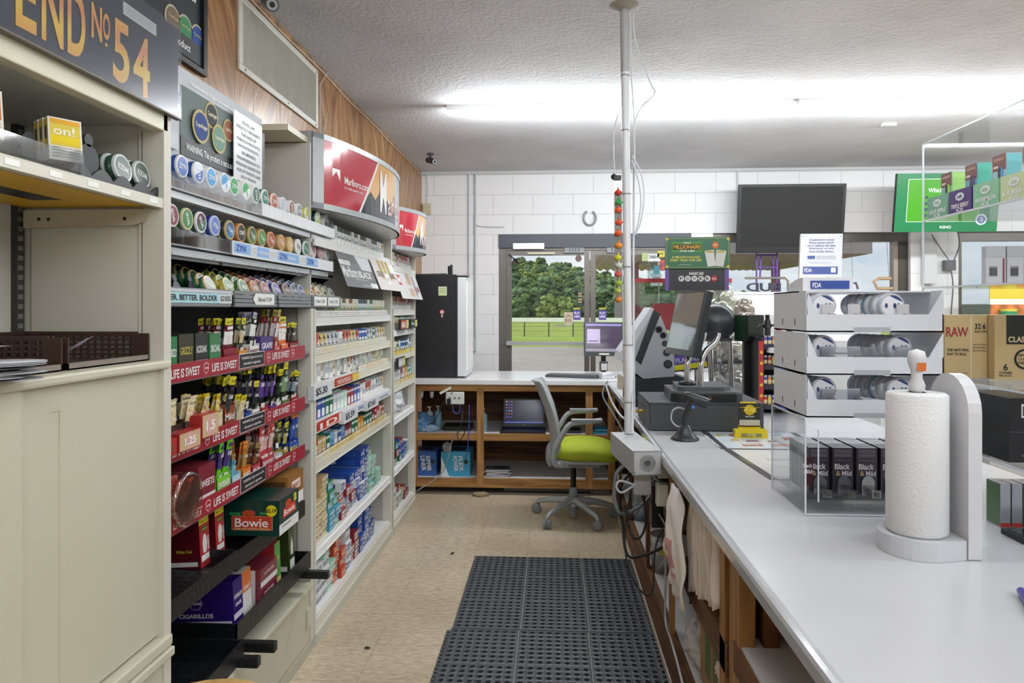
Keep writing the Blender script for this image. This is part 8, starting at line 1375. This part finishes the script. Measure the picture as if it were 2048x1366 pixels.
# ================================================================== outside
def outside():
    gz = -.12
    MB().box(-60, BACKY+.2, gz-.1, 90, 30, gz, P('A39A94', .8, var=.08, scale=1.5)).build('forecourt', kind='structure')
    gr = P('8A9C36', .9, var=.2, scale=.4); MB().box(-200, 30, gz-.1, 300, 92, gz+.0, gr).build('grass_field', label='mown bright green grass field beyond the forecourt', cat='grass', kind='stuff')
    MB().box(-200, 92, gz-.1, 300, 125, gz+.05, P('A8A8A0', .8)).build('road', kind='structure')
    MB().box(-200, 89, gz, 300, 89.4, gz+.5, P('F0F0F0', .6)).build('trim_3', kind='structure')
    MB().box(-200, 125, gz-.1, 400, 420, gz+.1, P('5E7A34', .9, var=.3, scale=.1)).build('ground', kind='structure')
    # fence
    t = thing('field_fence', 'dark post and wire fence across the green field', 'fence'); f = P('3E4440', .6); y = 41
    for k in range(-6, 24): MB().cyl((k*1.42-.25, y, gz), .035, .85, f, 'z', 8).build('post', t)
    m = MB()
    for z in (.82, .6, .35): m.bar((-10, y, gz+z), (34, y, gz+z), .015, .015, f)
    m.build('wire', t)
    # hill
    def hz(x, y):
        r = max(0, (y-130)/110); top = 14.5*max(.0, 1-max(0, (x+4))/75)**1.0*(1-.0*abs(x)/200); top = max(top, 2.5); return gz+min(1, r)**.9*top + 1.2*noise.noise(V((x*.03, y*.03, 0)))*min(1, r)
    m = MB(); nx, ny = 60, 14; vs = []
    for j in range(ny+1):
        for i in range(nx+1): x = -120+300*i/nx; y = 126+140*j/ny; vs.append((x, y, hz(x, y)))
    m.add(vs, [(j*(nx+1)+i, j*(nx+1)+i+1, (j+1)*(nx+1)+i+1, (j+1)*(nx+1)+i) for j in range(ny) for i in range(nx)], P('2E4020', .9, var=.3, scale=.2), True); m.build('hill', kind='structure')
    cols = [('dark green', '4A6238', '6C8648'), ('blue-green', '50684A', '7A9266'), ('olive', '687A3A', '8F9E56')]; protos = []  # foliage colours lightened to stand in for distant haze and sunlit tops
    for q, (nm, c, c2) in enumerate(cols):
        rr = random.Random(q+20); m = MB(); mt = P(c, .8, var=.35, scale=1.2, bump=1.0, bscale=3); mt2 = P(c2, .8, var=.3, scale=1.2, bump=1.0, bscale=3)
        for k in range(46):
            a = rr.uniform(0, 2*PI); r = rr.uniform(.2, 1.9); z = rr.uniform(1.2, 4.6); rs = rr.uniform(.45, .95)*(1.15-.12*z); s0 = len(m.v); m.ball((r*math.cos(a)*(1.1-.14*z), r*math.sin(a)*(1.1-.14*z), z), rs, mt if k % 3 else mt2, 13, 9, .85)
            for i in range(s0, len(m.v)):
                p = V(m.v[i]); m.v[i] = tuple(p+V((noise.noise(p*4.1), noise.noise(p*4.1+V((9, 0, 0))), noise.noise(p*4.1+V((0, 9, 0)))))*.38)
        m.sm = [False]*len(m.sm); t = thing('tree', 'tree', 'tree'); m.build('crown', t); MB().tube([(0, 0, -.5), (.05, 0, 2)], .16, P('4A3A2A', .8), 7).build('trunk', t); protos.append(Kind(t))
    rr = random.Random(99); n = 0; pts = []
    for (xa, xb, ya, yb, dx, dy) in ((-22, 70, 128, 246, 4.5, 6.6),):
        y = ya
        while y < yb:
            x = xa+rr.uniform(0, dx); k = 0
            while x < xb:
                px_ = (x+rr.uniform(-1.4, 1.4), y+rr.uniform(-3, 3)); x += dx
                if -.085 < px_[0]/px_[1] < .2 or (.24 < px_[0]/px_[1] < .36 and y < 142): pts.append(px_)
            y += dy
    for i, (x, y) in enumerate(pts[:298]):
        q = rr.randint(0, 2); s = rr.uniform(.8, 1.2)
        o = protos[q].put((x, y, hz(x, y)-1.0), rr.uniform(0, 6), '%s broadleaf tree on the wooded hillside seen through the windows' % cols[q][0], '%s trees on the wooded hill' % cols[q][0]); o.scale = (s*1.15, s*1.15, s)
    # canopy
    t = thing('forecourt_canopy', 'brown corrugated canopy roof on red posts outside the right door', 'canopy'); m = MB(); br = P('A8948A', .6); x0, x1, y0, y1, z = 1.35, 9.6, 22, 31, 3.25
    k = 0
    while x0+k*.30 < x1: xx = x0+k*.30; m.prism([(xx, z), (xx+.10, z-.08), (xx+.16, z-.08), (xx+.26, z), (xx+.30, z), (xx+.30, z+.05), (xx, z+.05)], 'y', y0, y1, br); k += 1
    m.build('corrugated_roof', t); m = MB(); m.box(x0, y0-.1, z-.06, x1+.1, y0, z+.5, P('8A8480', .5)); m.box(x0+1.6, y0-.15, z-.10, x0+3.0, y0-.1, z+.4, P('A83038', .5)); m.build('fascia', t)
    for x in (2.9, 8.0): MB().box(x, 26, gz, x+.25, 26.25, z, P('9A6A62', .5)).build('post', t)
    t2 = MB(); t2.box(2.6, 24, gz, 3.1, 24.5, 1.6, P('B8B4B0', .5)); t2.box(2.58, 23.98, 1.2, 3.12, 24.52, 1.6, P('A83038', .5)); t2.box(2.65, 23.97, .7, 3.05, 24, 1.1, P('2A2A30', .3)); t2.build('fuel_pump', label='red-topped fuel pump on the forecourt', cat='fuel pump')
outside()
